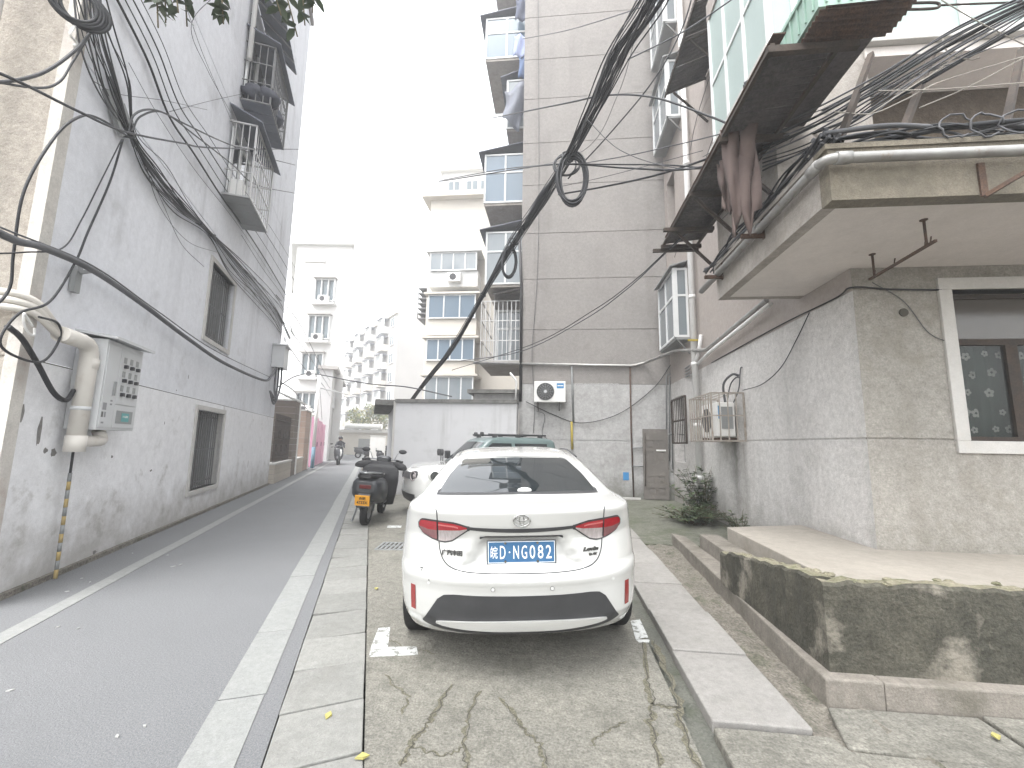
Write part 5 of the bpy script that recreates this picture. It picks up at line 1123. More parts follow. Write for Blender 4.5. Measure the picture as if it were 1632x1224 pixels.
        for sx in (-1, 1): MB(M).tube([(sx*.10, .33, .235), (sx*.13, .20, .55)], .022, 8).build('shock_absorber', m_scgrey, sc_)
        MB(M).box((.10, .55, .74), (.13, .75, .79)).build('seat_tag', m_white, sc_)
    return sc_
sb = G(575, 842)
scooter('scooter', 'black electric scooter with yellow plate parked at the edge of the lane', (sb.x+.0, sb.y-.05, 0), rad(11))
# scooters and a rider down the lane
r0 = G(541, 739)
far1 = scooter('scooter', 'distant white fronted scooter ridden up the lane towards the camera', (r0.x, r0.y, 0), RA+math.pi, None, False, False)
MBX = Matrix.Translation(Vector((r0.x, r0.y, 0))) @ Matrix.Rotation(RA+math.pi, 4, 'Z')
MB(MBX).loft([rrect(0, y, z, w, .035, 14, 3) for y, z, w in ((1.55, .55, .16), (1.52, .75, .19), (1.47, .92, .15))], True, True, True).build('white_leg_shield', m_white, far1)
def person(label, M, joints, edges, mats, zhead):
    me = bpy.data.meshes.new('person'); me.from_pydata([j[0] for j in joints], edges, []); o = bpy.data.objects.new('person', me); COL.objects.link(o)
    sk = o.modifiers.new('skin', 'SKIN'); o.modifiers.new('sub', 'SUBSURF').levels = 2
    for v, j in zip(me.skin_vertices[0].data, joints): v.radius = (j[1], j[1])
    me.skin_vertices[0].data[0].use_root = True
    bpy.context.view_layer.update()
    m2 = bpy.data.meshes.new_from_object(o.evaluated_get(bpy.context.evaluated_depsgraph_get())); o.modifiers.clear(); o.data = m2
    m2.materials.clear()
    for m in mats: m2.materials.append(m)
    for p in m2.polygons: p.use_smooth = True; p.material_index = 1 if p.center.z > zhead else (2 if p.center.z < .78 else 0)
    o.matrix_world = M; WM[o] = M.copy()
    return tag(o, label, 'person')
m_jacket = mat('dark_jacket', (.03, .032, .038), rough=.85); m_skin = mat('skin', (.42, .27, .20), rough=.6); m_trous = mat('dark_trousers', (.025, .026, .035), rough=.9)
jt = [((0, .45, .86), .15), ((0, .47, 1.08), .15), ((0, .50, 1.30), .14), ((0, .53, 1.43), .06), ((0, .55, 1.55), .09), ((0, .57, 1.66), .085),
      ((-.18, .50, 1.34), .075), ((-.25, .72, 1.14), .055), ((-.28, 1.02, 1.03), .04), ((.18, .50, 1.34), .075), ((.25, .72, 1.14), .055), ((.28, 1.02, 1.03), .04),
      ((-.13, .55, .84), .09), ((-.17, .95, .78), .07), ((-.14, .98, .42), .055), ((-.14, 1.08, .37), .045), ((.13, .55, .84), .09), ((.17, .95, .78), .07), ((.14, .98, .42), .055), ((.14, 1.08, .37), .045)]
ed = [(0, 1), (1, 2), (2, 3), (3, 4), (4, 5), (2, 6), (6, 7), (7, 8), (2, 9), (9, 10), (10, 11), (0, 12), (12, 13), (13, 14), (14, 15), (0, 16), (16, 17), (17, 18), (18, 19)]
rd = person('rider in dark clothes and helmet on the distant scooter in the lane', MBX, jt, ed, [m_jacket, m_skin, m_trous], 1.47)
mb = MB(MBX).ball((0, .555, 1.62), .135, 16, 10, (1, 1.1, 1.0)); mb.v = [p for p in mb.v]; 
mb.f = [f for f in mb.f if not (max(mb.v[i].z for i in f) < 1.60 and sum(mb.v[i].y for i in f)/len(f) > .57)]; mb.sm = [True]*len(mb.f); mb.mi = [0]*len(mb.f)
mb.build('helmet', m_black, rd)
fs_ = [(563, 716, -55, 'dark scooter parked on the far left before the low cream building'), (577, 722, -40, 'dark scooter parked in the lane end row beside the white box'), (588, 724, -30, 'dark scooter in front of the white box at the lane end'), (598, 728, -25, 'dark scooter nearest the outbuilding in the lane end row')]
proto = None
for u, v, a, lbt in fs_:
    p = G(u, v+14)
    if proto is None: proto = scooter('scooter', lbt, (p.x, p.y, 0), rad(a), 'scooters parked at the lane end', False, False); continue
    c_ = copy_tree(proto); c_.matrix_world = Matrix.Translation((p.x, p.y, 0)) @ Matrix.Rotation(rad(a), 4, 'Z'); c_['label'] = lbt
wbp = G(600, 742); wb_ = thing('storage_box', 'tall white storage cabinet against the outbuilding side wall', 'cabinet', wbp, RA)
WX = Matrix.Translation(wbp) @ Matrix.Rotation(RA, 4, 'Z')
MB(WX).box((-.45, 0, .1), (.45, .8, 1.75)).build('cabinet', m_white, wb_, bevel=.02); MB(WX).box((-.47, -.02, 1.75), (.47, .82, 1.80)).build('lid', m_white, wb_); MB(WX).box((-.40, .05, 0), (.40, .75, .1)).build('base', m_boxdark, wb_)
MB(WX).box((-.10, -.02, .9), (-.05, -.001, 1.05)).build('handle', m_boxdark, wb_)
# ================================================================= PIPES, BOXES AND FITTINGS
def pipe_run(name, label, catg, pts, r, m, n=10, parent=None, clips=(), group=None):
    """one pipe with rounded elbows"""
    P = [Vector(p) for p in pts]; out = [P[0]]
    for i in range(1, len(P)-1):
        a, b, c_ = P[i-1], P[i], P[i+1]; k = min(r*2.2, (b-a).length*.45, (c_-b).length*.45); d1, d2 = (a-b).normalized(), (c_-b).normalized()
        for t in (0, .25, .5, .75, 1): out.append((b+d1*k)*(1-t)**2+b*2*t*(1-t)+(b+d2*k)*t*t)
    out.append(P[-1]); o = MB().tube(out, r, n).build(name, m, parent)
    if label: tag(o, label, catg, group)
    return o
# ---- left wall: meter cabinet
T1 = -2.82; s0, s1, z0, z1 = 5.80, 6.57, 1.54, 2.54
mc = thing('meter_cabinet', 'grey painted electricity meter cabinet with nine meters on the left wall', 'meter cabinet', L(TL_, s0, z0), RA)
MB(LM).box((TL_+.004, s0, z0), (T1, s1, z1)).build('case', m_boxgrey, mc, bevel=.006)
lo = [Vector(p) for p in ((TL_+.0, s0-.05, z1+.05), (T1+.10, s0-.05, z1+.0), (T1+.10, s1+.06, z1+.0), (TL_, s1+.06, z1+.05))]
MB(LM).hexa(lo, [p+Vector((0, 0, .03)) for p in lo]).build('rain_hood', m_boxgrey, mc)
ld = MB(LM).box((T1+.001, s0+.02, z0+.03), (T1+.010, s0+.27, z1-.06)).build('door', m_boxgrey, mc, bevel=.003); MB(LM).box((T1+.010, s0+.19, 1.93), (T1+.028, s0+.225, 2.09)).build('handle', m_boxdark, ld)
rd_ = MB(LM).box((T1+.001, s0+.28, 1.84), (T1+.010, s1-.02, z1-.06)).build('door', m_boxgrey, mc, bevel=.003)
lo_ = MB(LM).box((T1+.001, s0+.28, z0+.03), (T1+.010, s1-.02, 1.83)).build('door', m_boxgrey, mc, bevel=.003)
m_meter = mat('meter_face', (.20, .21, .21), (.28, .29, .28), .4, scale=30)
for r_ in range(3):
    for k in range(3):
        s = s0+.37+k*.135; z = 1.98+r_*.165
        MB(LM).box((T1+.010, s-.03, z+.015), (T1+.014, s+.03, z+.085)).build('meter_window', m_meter, rd_)
        MB(LM).box((T1+.010, s-.02, z-.045), (T1+.045, s+.02, z-.003)).build('breaker', m_black, rd_, bevel=.004)
MB(LM).box((T1+.010, s0+.33, 1.62), (T1+.014, s0+.68, 1.77)).build('frame_plate', m_boxdark, lo_)
MB(LM).box((T1+.014, s0+.44, 1.645), (T1+.017, s0+.60, 1.745)).build('teal_notice', m_teal, lo_)
text('小心触电', .030, L(T1+.0175, s0+.52, 1.705), LD, (0, 0, 1), m_white, lo_, 'notice_print', .0004, 0, .12)
for s, z, w, h, m in ((s0+.085, 1.80, .07, .08, m_greysticker), (s0+.06, 1.71, .035, .06, m_graytext), (s0+.11, 1.71, .03, .06, m_greysticker), (s0+.20, 1.87, .04, .02, m_greysticker), (s0+.20, 1.83, .04, .02, m_greysticker), (s0+.08, 1.62, .05, .02, m_greysticker)):
    MB(LM).box((T1+.010, s-w/2, z-h/2), (T1+.0115, s+w/2, z+h/2)).build('sticker', m, ld)
for i in range(4):
    for zz in (1.78, 2.25): MB(LM).box((TL_+.06, s0-.004, zz+i*.022), (T1-.06, s0+.001, zz+i*.022+.008)).build('vent', m_boxdark, mc)
# PVC trunk pipe with elbow
tp = -2.93
def lw(u, v, t=tp): return PT(u, v, t)
cp = thing('conduit_pipe', 'thick cream PVC conduit elbowing down beside the meter cabinet', 'pipe', lw(120, 720))
pipe_run('pipe', None, None, [lw(96, 532), lw(146, 549), lw(121, 700)], .078, m_pvc, 16, cp)
MB().tube([lw(122, 694), lw(118, 720)], .088, 16).build('socket', m_pvc, cp)
MB().tube([lw(143, 572), lw(140.5, 588)], .084, 16).build('socket', m_pvc, cp)
MB().tube([lw(129, 648), lw(128, 654)], .083, 16).build('clamp', m_boxgrey, cp)
pipe_run('branch', None, None, [lw(128, 703), lw(163, 703), L(-2.95, 6.12, 1.54)], .060, m_pvc, 14, cp)
for i, dz in enumerate((0, .085, .17)):
    a = Vector((0, 0, -dz*.8)); p0 = L(-4.2, 4.98, 2.74)+a; p1 = L(-3.12, 4.93, 2.74)+a; p2 = L(-3.02, 5.05, 2.70)+a*.8; p3 = lw(99, 533)+a*.35
    pipe_run('supply_pipe', None, None, [p0, p1, p2, p3], .032, m_pvc, 10, cp)
# striped guy guard
gw_ = thing('guy_guard', 'black and yellow striped cable guard standing at the foot of left wall', 'guard', PT(89, 925, -2.98))
A0, A1 = PT(117, 718, -3.0), PT(88, 922, -2.99)
m_gy = mat('guard_yellow', (.36, .27, .10), (.26, .20, .10), .7, scale=20)
for i in range(12):
    MB().tube([A0.lerp(A1, .18+.82*i/12), A0.lerp(A1, .18+.82*(i+1)/12)], .017, 10).build('stripe', m_gy if i % 2 else m_greypipe, gw_)
MB().tube([A0, A0.lerp(A1, .18)], .012, 8).build('cable', m_black, gw_)
# junction box at the far end of the left wall
jb = thing('junction_box', 'pale grey junction box with looping cables at the end of left wall', 'box', L(TL_, 15.2, 3.3), RA)
MB(LM).box((TL_+.004, 14.9, 3.72), (TL_+.35, 15.6, 4.42)).build('case', m_boxgrey, jb, bevel=.01); MB(LM).box((TL_+.0, 14.84, 4.42), (TL_+.42, 15.66, 4.46)).build('hood', m_boxgrey, jb)
for k in range(3): MB(LM).tube(cat([(TL_+.12+.08*k, 15.1, 3.72), (TL_+.12+.08*k, 15.1, 3.1), (TL_+.2, 14.85, 2.75-.1*k), (TL_+.15, 14.4, 2.9)], 6), .028, 8).build('loop', m_cable_grey, jb)
# white downpipe on the far left
pipe_run('downpipe', 'fat white downpipe at the upper left edge of the frame', 'pipe', [L(-3.62, 4.85, 3.4), L(-3.62, 4.85, 12)], .075, m_pvcwhite, 14)
# wall bracket under the thick cable
wb2 = thing('wall_bracket', 'small grey wall bracket holding the thick cable on the left wall', 'bracket', PT(116, 445, TL_))
a = PT(116, 445, TL_+.01); MB().hexa(*[[a+LD*x+LN*t+Vector((0, 0, z)) for x, t in ((-.045, 0), (.045, 0), (.045, .05), (-.045, .05))] for z in (-.14, .14)]).build('plate', m_boxdark, wb2)
MB().bar(a+LN*.05+Vector((0, 0, .08)), a+LN*.16+LD*.05+Vector((0, 0, .14)), .05, .03).build('arm', m_boxdark, wb2)
for i, (u, v) in enumerate(((185, 160), (176, 180), (200, 200))):
    a = PT(u, v, TL_+.01); tag(MB().bar(a-LD*.18+LN*.02+Vector((0, 0, .16)), a+LD*.16+LN*.05-Vector((0, 0, .16)), .05, .05).build('iron_bracket', m_boxdark), ('upper', 'middle', 'lower')[i]+' small iron bracket among the cables high on the left wall', 'bracket')
# ---- tall block: outdoor unit, pipes, door
def outdoor_unit(nm, lab, o, w, h, d, label_col):
    t = thing(nm, lab, 'air conditioner', o); o = Vector(o)
    MB().box(o, o+Vector((w, d, h))).build('case', m_white, t, bevel=.012)
    c = o+Vector((w*.36, -.004, h*.5)); g = MB().disc(c, (0, 1, 0), h*.42, .02, 32).build('fan_recess', m_black, t)
    for k in range(5): MB().torus(c-Vector((0, .014, 0)), (0, 1, 0), h*(.10+.075*k), .004, 28, 5).build('grille_ring', m_boxdark, g)
    for k in range(8): q = math.pi*k/8; e = Vector((math.cos(q), 0, math.sin(q)))*h*.41; MB().tube([c-e-Vector((0, .016, 0)), c+e-Vector((0, .016, 0))], .003, 5).build('grille_rod', m_boxdark, g)
    MB().disc(c-Vector((0, .018, 0)), (0, 1, 0), h*.07, .01, 16).build('badge', m_boxgrey, g)
    MB().box(o+Vector((w*.72, -.004, h*.66)), o+Vector((w*.94, 0, h*.9))).build('blue_sticker', m_blue, t)
    MB().box(o+Vector((w*.74, -.005, h*.76)), o+Vector((w*.92, -.004, h*.81))).build('sticker_line', m_white, t)
    for x in (.12, .8):
        MB().bar(o+Vector((w*x, d+.1, -.02)), o+Vector((w*x, -.02, -.02)), .03, .03).build('bracket', m_steel, t); MB().bar(o+Vector((w*x, d+.1, -.22)), o+Vector((w*x, .02, -.03)), .025, .025).build('bracket', m_steel, t)
    return t
outdoor_unit('outdoor_unit', 'white air conditioner outdoor unit with blue sticker on the grooved wall', (-.60, 12.22, 2.66), .90, .60, .30, m_blue)
yw = YW-.05
def pw_(u, v, y=None): return PY(u, v, y or yw)
pipe_run('pipe', 'long horizontal galvanised pipe crossing the foot of the tall block wall', 'pipe', [Vector((-2.45, YW-.06, 3.86)), Vector((2.25, YW-.06, 3.76)), Vector((2.6, YW-.06, 3.86)), Vector((3.1, 11.2, 3.92)), PX(1125, 558, 3.2), PX(1222, 478, 3.2)], .04, m_galv, 10)
pipe_run('pipe', 'pale pipe running just below the horizontal pipe on the side wall', 'pipe', [PX(1112, 580, 3.18), PX(1130, 562, 3.18), PX(1228, 484, 3.16)], .035, m_pvcwhite, 10)
pipe_run('gas_riser', 'thin grey riser with a yellow section dropping beside the outdoor unit', 'pipe', [pw_(911, 584), pw_(914, 672)], .03, m_greypipe, 8)
tag(MB().tube([pw_(911, 672), pw_(911.5, 700), pw_(912, 716)], .035, 8).build('gas_pipe_foot', m_yellow), 'short yellow painted foot of the riser behind the sedan roof', 'pipe')
pipe_run('pipe', 'rusty vertical pipe left of the brown panel door', 'pipe', [pw_(1004, 582), pw_(1006, 690), pw_(1010, 792)], .022, m_rust, 8)
pipe_run('pipe', 'short horizontal pipe bracket above beside the brown panel door', 'pipe', [pw_(1006, 714), pw_(1026, 713)], .02, m_greypipe, 8)
pipe_run('pipe', 'short lower horizontal pipe bracket beside the brown panel door', 'pipe', [pw_(1006, 743), pw_(1030, 743)], .02, m_greypipe, 8)
pipe_run('pipe', 'thin vertical rail fixed along the brown panel door', 'pipe', [pw_(1028, 690, 12.40), pw_(1029, 775, 12.40)], .012, m_steel, 6)
for i, (u, v1) in enumerate(((1062, 715), (1067, 735), (1072, 748), (1077, 750))):
    pipe_run('pipe', ('outermost', 'second', 'third', 'innermost')[i]+' of four thin green grey pipes bending down the corner by the door', 'pipe', [PX(1100, 582+i*5, 3.22), pw_(1080, 595+i*4), pw_(u, 597+i*5), pw_(u, v1)], .016, m_greypipe, 6, group='corner pipes by the door')
tag(MB().tube([pw_(1066, 692, 12.44), pw_(1106, 693, 12.3)], .02, 6).build('rail', m_greypipe), 'horizontal grey rail across the corner pipes', 'rail')
dr = thing('panel_door', 'old brown grey panelled door leaning at the foot of tall block', 'door', (2.8, 12.5, 0))
dx0, dx1 = 2.46, 3.14
mb = MB(); us = [0, .10, .30, .38, .58, .68]; vs_ = [0, .12, .32, .42, .62, 1.02, 1.30, 1.40, 1.62, 1.93]
m_door = mat('brown_grey_door_paint', (.17, .155, .14), (.125, .115, .105), .6, scale=3, stain=(.24, .225, .205, .5), sscale=4, slo=.56, shi=.72)
hol = {(1, 1), (3, 1), (1, 3), (3, 3), (1, 5), (3, 5), (1, 7), (3, 7)}
relief(mb, (dx0, 12.46, .01), (1, 0, 0), (0, 0, 1), (0, -1, 0), us, vs_, lambda i, j: .012 if (i, j) in hol and j in (1, 3, 5, 7) else 0.0)
mb.box((dx0, 12.462+.02, .01), (dx1, 12.50, 1.94)); mb.build('leaf', m_door, dr)
for i, j in hol: MB().box((dx0+us[i]+.04, 12.464, .01+vs_[j]+.04), (dx0+us[i+1]-.04, 12.475, .01+vs_[j+1]-.04)).build('panel', m_door, dr)
MB().box((dx0+.36, 12.445, 1.33), (dx0+.62, 12.459, 1.37)).build('paper_strip', m_white, dr)
tag(MB().box((1.92, YW-.006, .50), (2.08, YW-.002, .72)).build('notice', m_blue), 'small blue notice pasted low on the tall block wall', 'notice')
tag(MB().box((1.75, YW-.25, .0), (2.35, YW-.18, .05)).build('plank', m_trim), 'pale plank lying at the foot of tall block wall', 'plank')
pipe_run('downpipe', 'black drain pipe down the lane edge of the tall block', 'pipe', [Vector((XL+.04, YW-.06, 2.7)), Vector((XL+.02, YW-.06, 6.2)), Vector((XL-.08, YW-.06, 8.0))], .045, m_black, 10)
pipe_run('downpipe', 'white bent pipe at the edge of the tall block above the outbuilding', 'pipe', [Vector((XL-.10, YW-.12, 2.68)), Vector((XL-.08, YW-.12, 3.3)), Vector((XL-.28, YW-.10, 3.55))], .03, m_pvcwhite, 8)
# ---- near right building: bays near the inner corner
for i, (z0, z1, lab) in enumerate(((4.15, 5.95, 'low'), (10.2, 11.9, 'high'), (13.1, 14.9, 'top'))):
    x0, y0, y1 = 2.98, 10.7, 12.3
    MB().box((x0, y0, z0-.06), (XB-.004, y1, z0)).build('bay_floor', m_boxdark, rb)
    fr = MB()
    for y in (y0+.03, (y0+y1)/2, y1-.03): fr.box((x0-.03, y-.03, z0), (x0+.03, y+.03, z1))
    fr.box((XB-.06, y0, z0), (XB-.006, y0+.05, z1)); fr.box((x0-.04, y0-.012, z0), (x0+.07, y0+.07, z1))
    for z in (z0+.03, z0+(z1-z0)*.6, z1-.03): fr.box((x0-.026, y0, z-.03), (x0+.026, y1, z+.03)); fr.box((x0, y0+.002, z-.028), (XB-.01, y0+.045, z+.028))
    w = fr.build('bay_window', m_alu, rb)
    MB().box((x0-.006, y0+.08, z0+.06), (x0+.002, y1-.06, z1-.06)).build('pane', m_glassgrey, w); MB().box((x0+.07, y0+.018, z0+.06), (XB-.06, y0+.026, z1-.06)).build('pane', m_glassgrey, w)
    MB().hexa([Vector(p) for p in ((x0-.12, y0-.1, z1), (XB, y0-.1, z1+.14), (XB, y1+.05, z1+.14), (x0-.12, y1+.05, z1))], [Vector(p) for p in ((x0-.12, y0-.1, z1+.03), (XB, y0-.1, z1+.17), (XB, y1+.05, z1+.17), (x0-.12, y1+.05, z1+.03))]).build('bay_roof', m_boxdark, w)
    MB().bar((x0+.05, y0+.02, z0-.08), (XB-.01, y0+.02, z0-.42), .03).build('bay_bracket', m_bargrey, rb)
# corrugated sheet awnings (each sheet a separate part)
def corrugated(mb, x0, x1, y0, y1, z0, z1, n, amp=.014):
    vs = []; fs = []
    for i in range(n*4+1):
        f = i/(n*4); y = y0+(y1-y0)*f; dz = amp*math.sin(f*n*2*math.pi)
        vs += [(x0, y, z0+dz), (x1, y, z1+dz), (x0, y, z0+dz+.008), (x1, y, z1+dz+.008)]
    for i in range(n*4):
        b = i*4; fs += [(b, b+1, b+5, b+4), (b+2, b+6, b+7, b+3), (b, b+4, b+6, b+2), (b+1, b+3, b+7, b+5)]
    mb.add(vs, fs, True)
hi = thing('awning', 'dark corrugated sheet awning high on the pink side wall', 'awning', (XB, 8, 9.2))
for k in range(4):
    mb = MB(); corrugated(mb, 2.42, XB-.01, 6.2+.68*k+.015, 6.2+.68*(k+1), 9.28, 9.62, 8); mb.build('sheet', m_awning_brown, hi)
for y in (6.3, 7.6, 8.85): MB().bar((2.44, y, 9.24), (XB-.01, y, 9.57), .04).build('rib', m_steel, hi); MB().bar((2.6, y, 9.26), (XB-.01, y, 8.5), .035).build('brace', m_steel, hi)
MB().bar((2.44, 6.2, 9.255), (2.44, 8.95, 9.255), .03, .06).build('edge_rail', m_steel, hi)
lo_a = thing('awning', 'grimy corrugated rack awning along the balcony above the canopy pipe', 'awning', (2.33, 5, 4.7))
for k in range(5):
    mb = MB(); corrugated(mb, 1.78, BX-.01, 3.32+.70*k+.012, 3.32+.70*(k+1), 4.74, 4.80, 8); mb.build('sheet', m_awning_brown, lo_a)
for y in (3.30, 4.35, 5.35, 6.33, 6.85): MB().bar((1.72, y, 4.70), (BX+.02 if y > 4.42 else 2.42, y, 4.70), .05, .06).build('bracket', m_steel, lo_a)
for y in (4.5, 5.4, 6.3): MB().bar((1.80, y, 4.68), (BX-.01, y, 4.12), .035).build('brace', m_steel, lo_a)
for x in (1.76, 2.30): MB().bar((x, 3.28, 4.735), (x, 6.86, 4.735), .035, .035).build('rail', m_steel, lo_a)
MB().bar((1.82, 3.28, 4.84), (1.82, 6.8, 4.84), .10, .012).build('plank', m_rust, lo_a)
for k in range(2):
    mb = MB(); corrugated(mb, 1.98, 2.62, 3.02, 3.30, 4.74, 4.76, 6); mb.v = [p+Vector((.05*k, 0, .03*k)) for p in mb.v]; mb.build('sheet', m_rust, lo_a)
for y in (6.2, 6.9): MB().bar((1.60, y, 4.66), (2.32, y, 4.66), .05, .05).build('bracket', m_steel, lo_a)
# underside of the room above the rack: dark boarding
MB().box((BX-.02, 3.32, 4.86), (2.62, 4.41, 4.90)).build('timber_board', m_awning_brown, lo_a)
# struts from canopy to upper sill, diagonal iron with turnbuckle
st = thing('iron_strut', 'heavy black diagonal iron strut below the upper window', 'strut', (2.7, 4, 5)); a, b = PY(1332, 78, 3.75), PY(1416, 4, 3.75)
MB().bar(a, b, .07, .05).build('angle_iron', m_steel, st)
for i, (u0, v0, u1, v1) in enumerate(((1388, 84, 1338, 225), (1487, 72, 1438, 212), (1628, 80, 1600, 215))):
    p0 = PY(u0, v0, 4.36); p0.z = min(p0.z, 5.61); tag(MB().bar(p0, PY(u1, v1, 3.62), .05, .05).build('strut', m_steel), ('first', 'second', 'third')[i]+' dark iron strut, counted from the awning, between canopy and upper sill', 'strut', 'struts above the canopy')
tb = thing('turnbuckle', 'black wire turnbuckle strung across the upper green window', 'turnbuckle', PY(1480, 12, 3.9))
MB().tube([PY(1416, 14, 3.9), PY(1450, 10, 3.9)], .012, 6).build('hook', m_steel, tb)
P = []; c_ = PY(1468, 9.5, 3.9); ex_ = (PY(1497, 8.5, 3.9)-PY(1440, 10.5, 3.9)).normalized()
for i in range(25): q = 2*math.pi*i/24; P.append(c_+ex_*.16*math.copysign(abs(math.cos(q))**.6, math.cos(q))+Vector((0, 0, .035*math.copysign(abs(math.sin(q))**.6, math.sin(q)))))
MB().tube(P, .012, 8, False).build('frame', m_steel, tb); MB().tube([c_+ex_*.16, PY(1530, 7, 3.9), PY(1660, 2, 3.9)], .009, 6).build('wire', m_steel, tb)
# green crate on the rack
m_crate = mat('mint_plastic', (.30, .43, .37), (.26, .385, .33), .45, scale=5, spec=.4)
cr = thing('crate', 'mint green plastic crate standing on the rack by the upper window', 'crate', (2.2, 3.3, 4.86))
x0, x1, y0, y1, z0, z1 = 2.02, 2.40, 3.10, 3.75, 4.86, 5.16
MB().box((x0, y0, z0), (x1, y1, z0+.02)).build('floor', m_crate, cr)
for a, b in (((x0, y0, z0+.02), (x1, y0+.012, z1)), ((x0, y1-.012, z0+.02), (x1, y1, z1)), ((x0, y0+.012, z0+.02), (x0+.012, y1-.012, z1)), ((x1-.012, y0+.012, z0+.02), (x1, y1-.012, z1))): MB().box(a, b).build('side', m_crate, cr)
for k in range(4): MB().box((x0+.05+k*.09, y0-.014, z0+.03), (x0+.065+k*.09, y0-.001, z1)).build('rib', m_crate, cr)
for k in range(6): MB().box((x0-.014, y0+.05+k*.10, z0+.03), (x0-.001, y0+.065+k*.10, z1)).build('rib', m_crate, cr)
MB().box((x0-.02, y0-.02, z1-.03), (x1+.02, y0-.002, z1+.005)).build('rim', m_crate, cr); MB().box((x0-.02, y0-.002, z1-.03), (x0-.002, y1, z1+.005)).build('rim', m_crate, cr)
# rags
m_rag = mat('faded_brown_rag', (.15, .115, .105), (.10, .075, .07), .95, scale=6)
def rag(nm, lab, top, w, h, m, seed):
    rs = random.Random(seed); vs = []; fs = []; a, b = 8, 14
    for j in range(b+1):
        for i in range(a+1):
            f, g = i/a-.5, j/b; vs.append(Vector(top)+Vector((f*w*(1-.35*g)*.75+.03*math.sin(i*2.1+g*3), f*w*(1-.35*g)*-.5+.05*math.sin(i*1.7+g*5), -h*g*(1+.12*math.sin(i*1.3+seed)))))
    for j in range(b):
        for i in range(a): fs.append((j*(a+1)+i, j*(a+1)+i+1, (j+1)*(a+1)+i+1, (j+1)*(a+1)+i))
    o = MB().add(vs, fs, True).build(nm, m); o.modifiers.new('t', 'SOLIDIFY').thickness = .012; return tag(o, lab, 'cloth')
rag('rag', 'long faded brown cloth hanging over the awning rail', PX(1178, 195, 1.92), .42, 1.15, m_rag, 1)
rag('rag', 'small dark cloth knotted on the balcony rail', PX(1196, 130, 2.05), .16, .45, m_black, 2)
rag('rag', 'short mauve cloth bunched at the foot of the brown cloth', PX(1160, 255, 1.90), .26, .6, m_rag, 3)
# canopy pipe with brackets
cpz = thing('canopy_pipe', 'galvanised water pipe bent round the canopy edge', 'pipe', (2.2, 3.45, 3.8))
pipe_run('pipe', None, None, [PX(1118, 464, 2.17), Vector((2.17, 3.42, 3.80)), Vector((9, 3.42, 3.77))], .042, m_galv, 14, cpz)
MB().tube([Vector((2.17, 3.62, 3.80)), Vector((2.17, 3.50, 3.80))], .05, 14).build('elbow_collar', m_galv, cpz); MB().tube([Vector((2.25, 3.42, 3.80)), Vector((2.36, 3.42, 3.80))], .05, 14).build('elbow_collar', m_galv, cpz)
MB().tube([Vector((2.17, 4.55, 3.81)), Vector((2.17, 4.62, 3.81))], .05, 14).build('coupling', m_galv, cpz)
for y in (4.6, 5.75):
    MB().bar((SX0-.012, y, 3.70), (SX0-.012, y, 3.93), .03, .03).build('bracket', m_rust, cpz); MB().bar((SX0, y, 3.735), (2.0, y, 3.735), .04, .04).build('bracket', m_rust, cpz)
bk = PY(1566, 290, SY0-.02)
MB().bar(bk+Vector((0, 0, -.12)), bk+Vector((0, 0, .16)), .05, .02).build('bracket', m_rust, cpz); MB().bar(bk+Vector((0, 0, -.12)), bk+Vector((.28, -.12, .05)), .035, .03).build('bracket', m_rust, cpz)
# hanging iron rail under the soffit
hr = thing('hanging_rail', 'rusty drying rail hung on two rods under the canopy', 'rail', (3.24, 4.2, 3.2))
h1, h2 = G(1472, 350, SZ0), G(1390, 405, SZ0)
for h in (h1, h2): MB().tube([h, Vector((h.x, h.y, 3.255))], .011, 6).build('rod', m_rust, hr); MB().disc(Vector((h.x, h.y, SZ0-.004)), (0, 0, 1), .03, .006, 12).build('plate', m_rust, hr)
d_ = (h1-h2).normalized(); MB().bar(Vector((h2.x, h2.y, 3.245))-d_*.08, Vector((h1.x, h1.y, 3.245))+d_*.10, .022, .022).build('rail', m_rust, hr)
for k in (.0, .42, .97, 1.06): q = Vector((h2.x, h2.y, 3.255)).lerp(Vector((h1.x, h1.y, 3.255)), k); MB().tube([q, q+Vector((.02, .01, .06))], .006, 5).build('hook', m_rust, hr)
# drain pipe in the inner corner
dp = thing('downpipe', 'tall white PVC downpipe in the inner corner above the shrub', 'pipe', (3.2, 10.1, 0))
MB().tube([Vector((3.19, 10.05, -.02)), Vector((3.19, 10.05, 16))], .068, 14).build('pipe', m_pvcwhite, dp)
for z in (.75, 1.9, 3.3, 4.9, 6.6, 8.3, 10): MB().tube([Vector((3.19, 10.05, z)), Vector((3.19, 10.05, z+.09))], .08, 14).build('socket', m_pvcwhite, dp)
pipe_run('branch', None, None, [Vector((3.19, 10.05, 3.35)), Vector((3.22, 9.85, 3.55)), Vector((3.24, 9.7, 3.95))], .04, m_pvcwhite, 10, dp)
MB().box((3.02, 9.9, 3.86), (3.25, 9.94, 3.90)).build('yellow_bracket', m_yellow, dp)
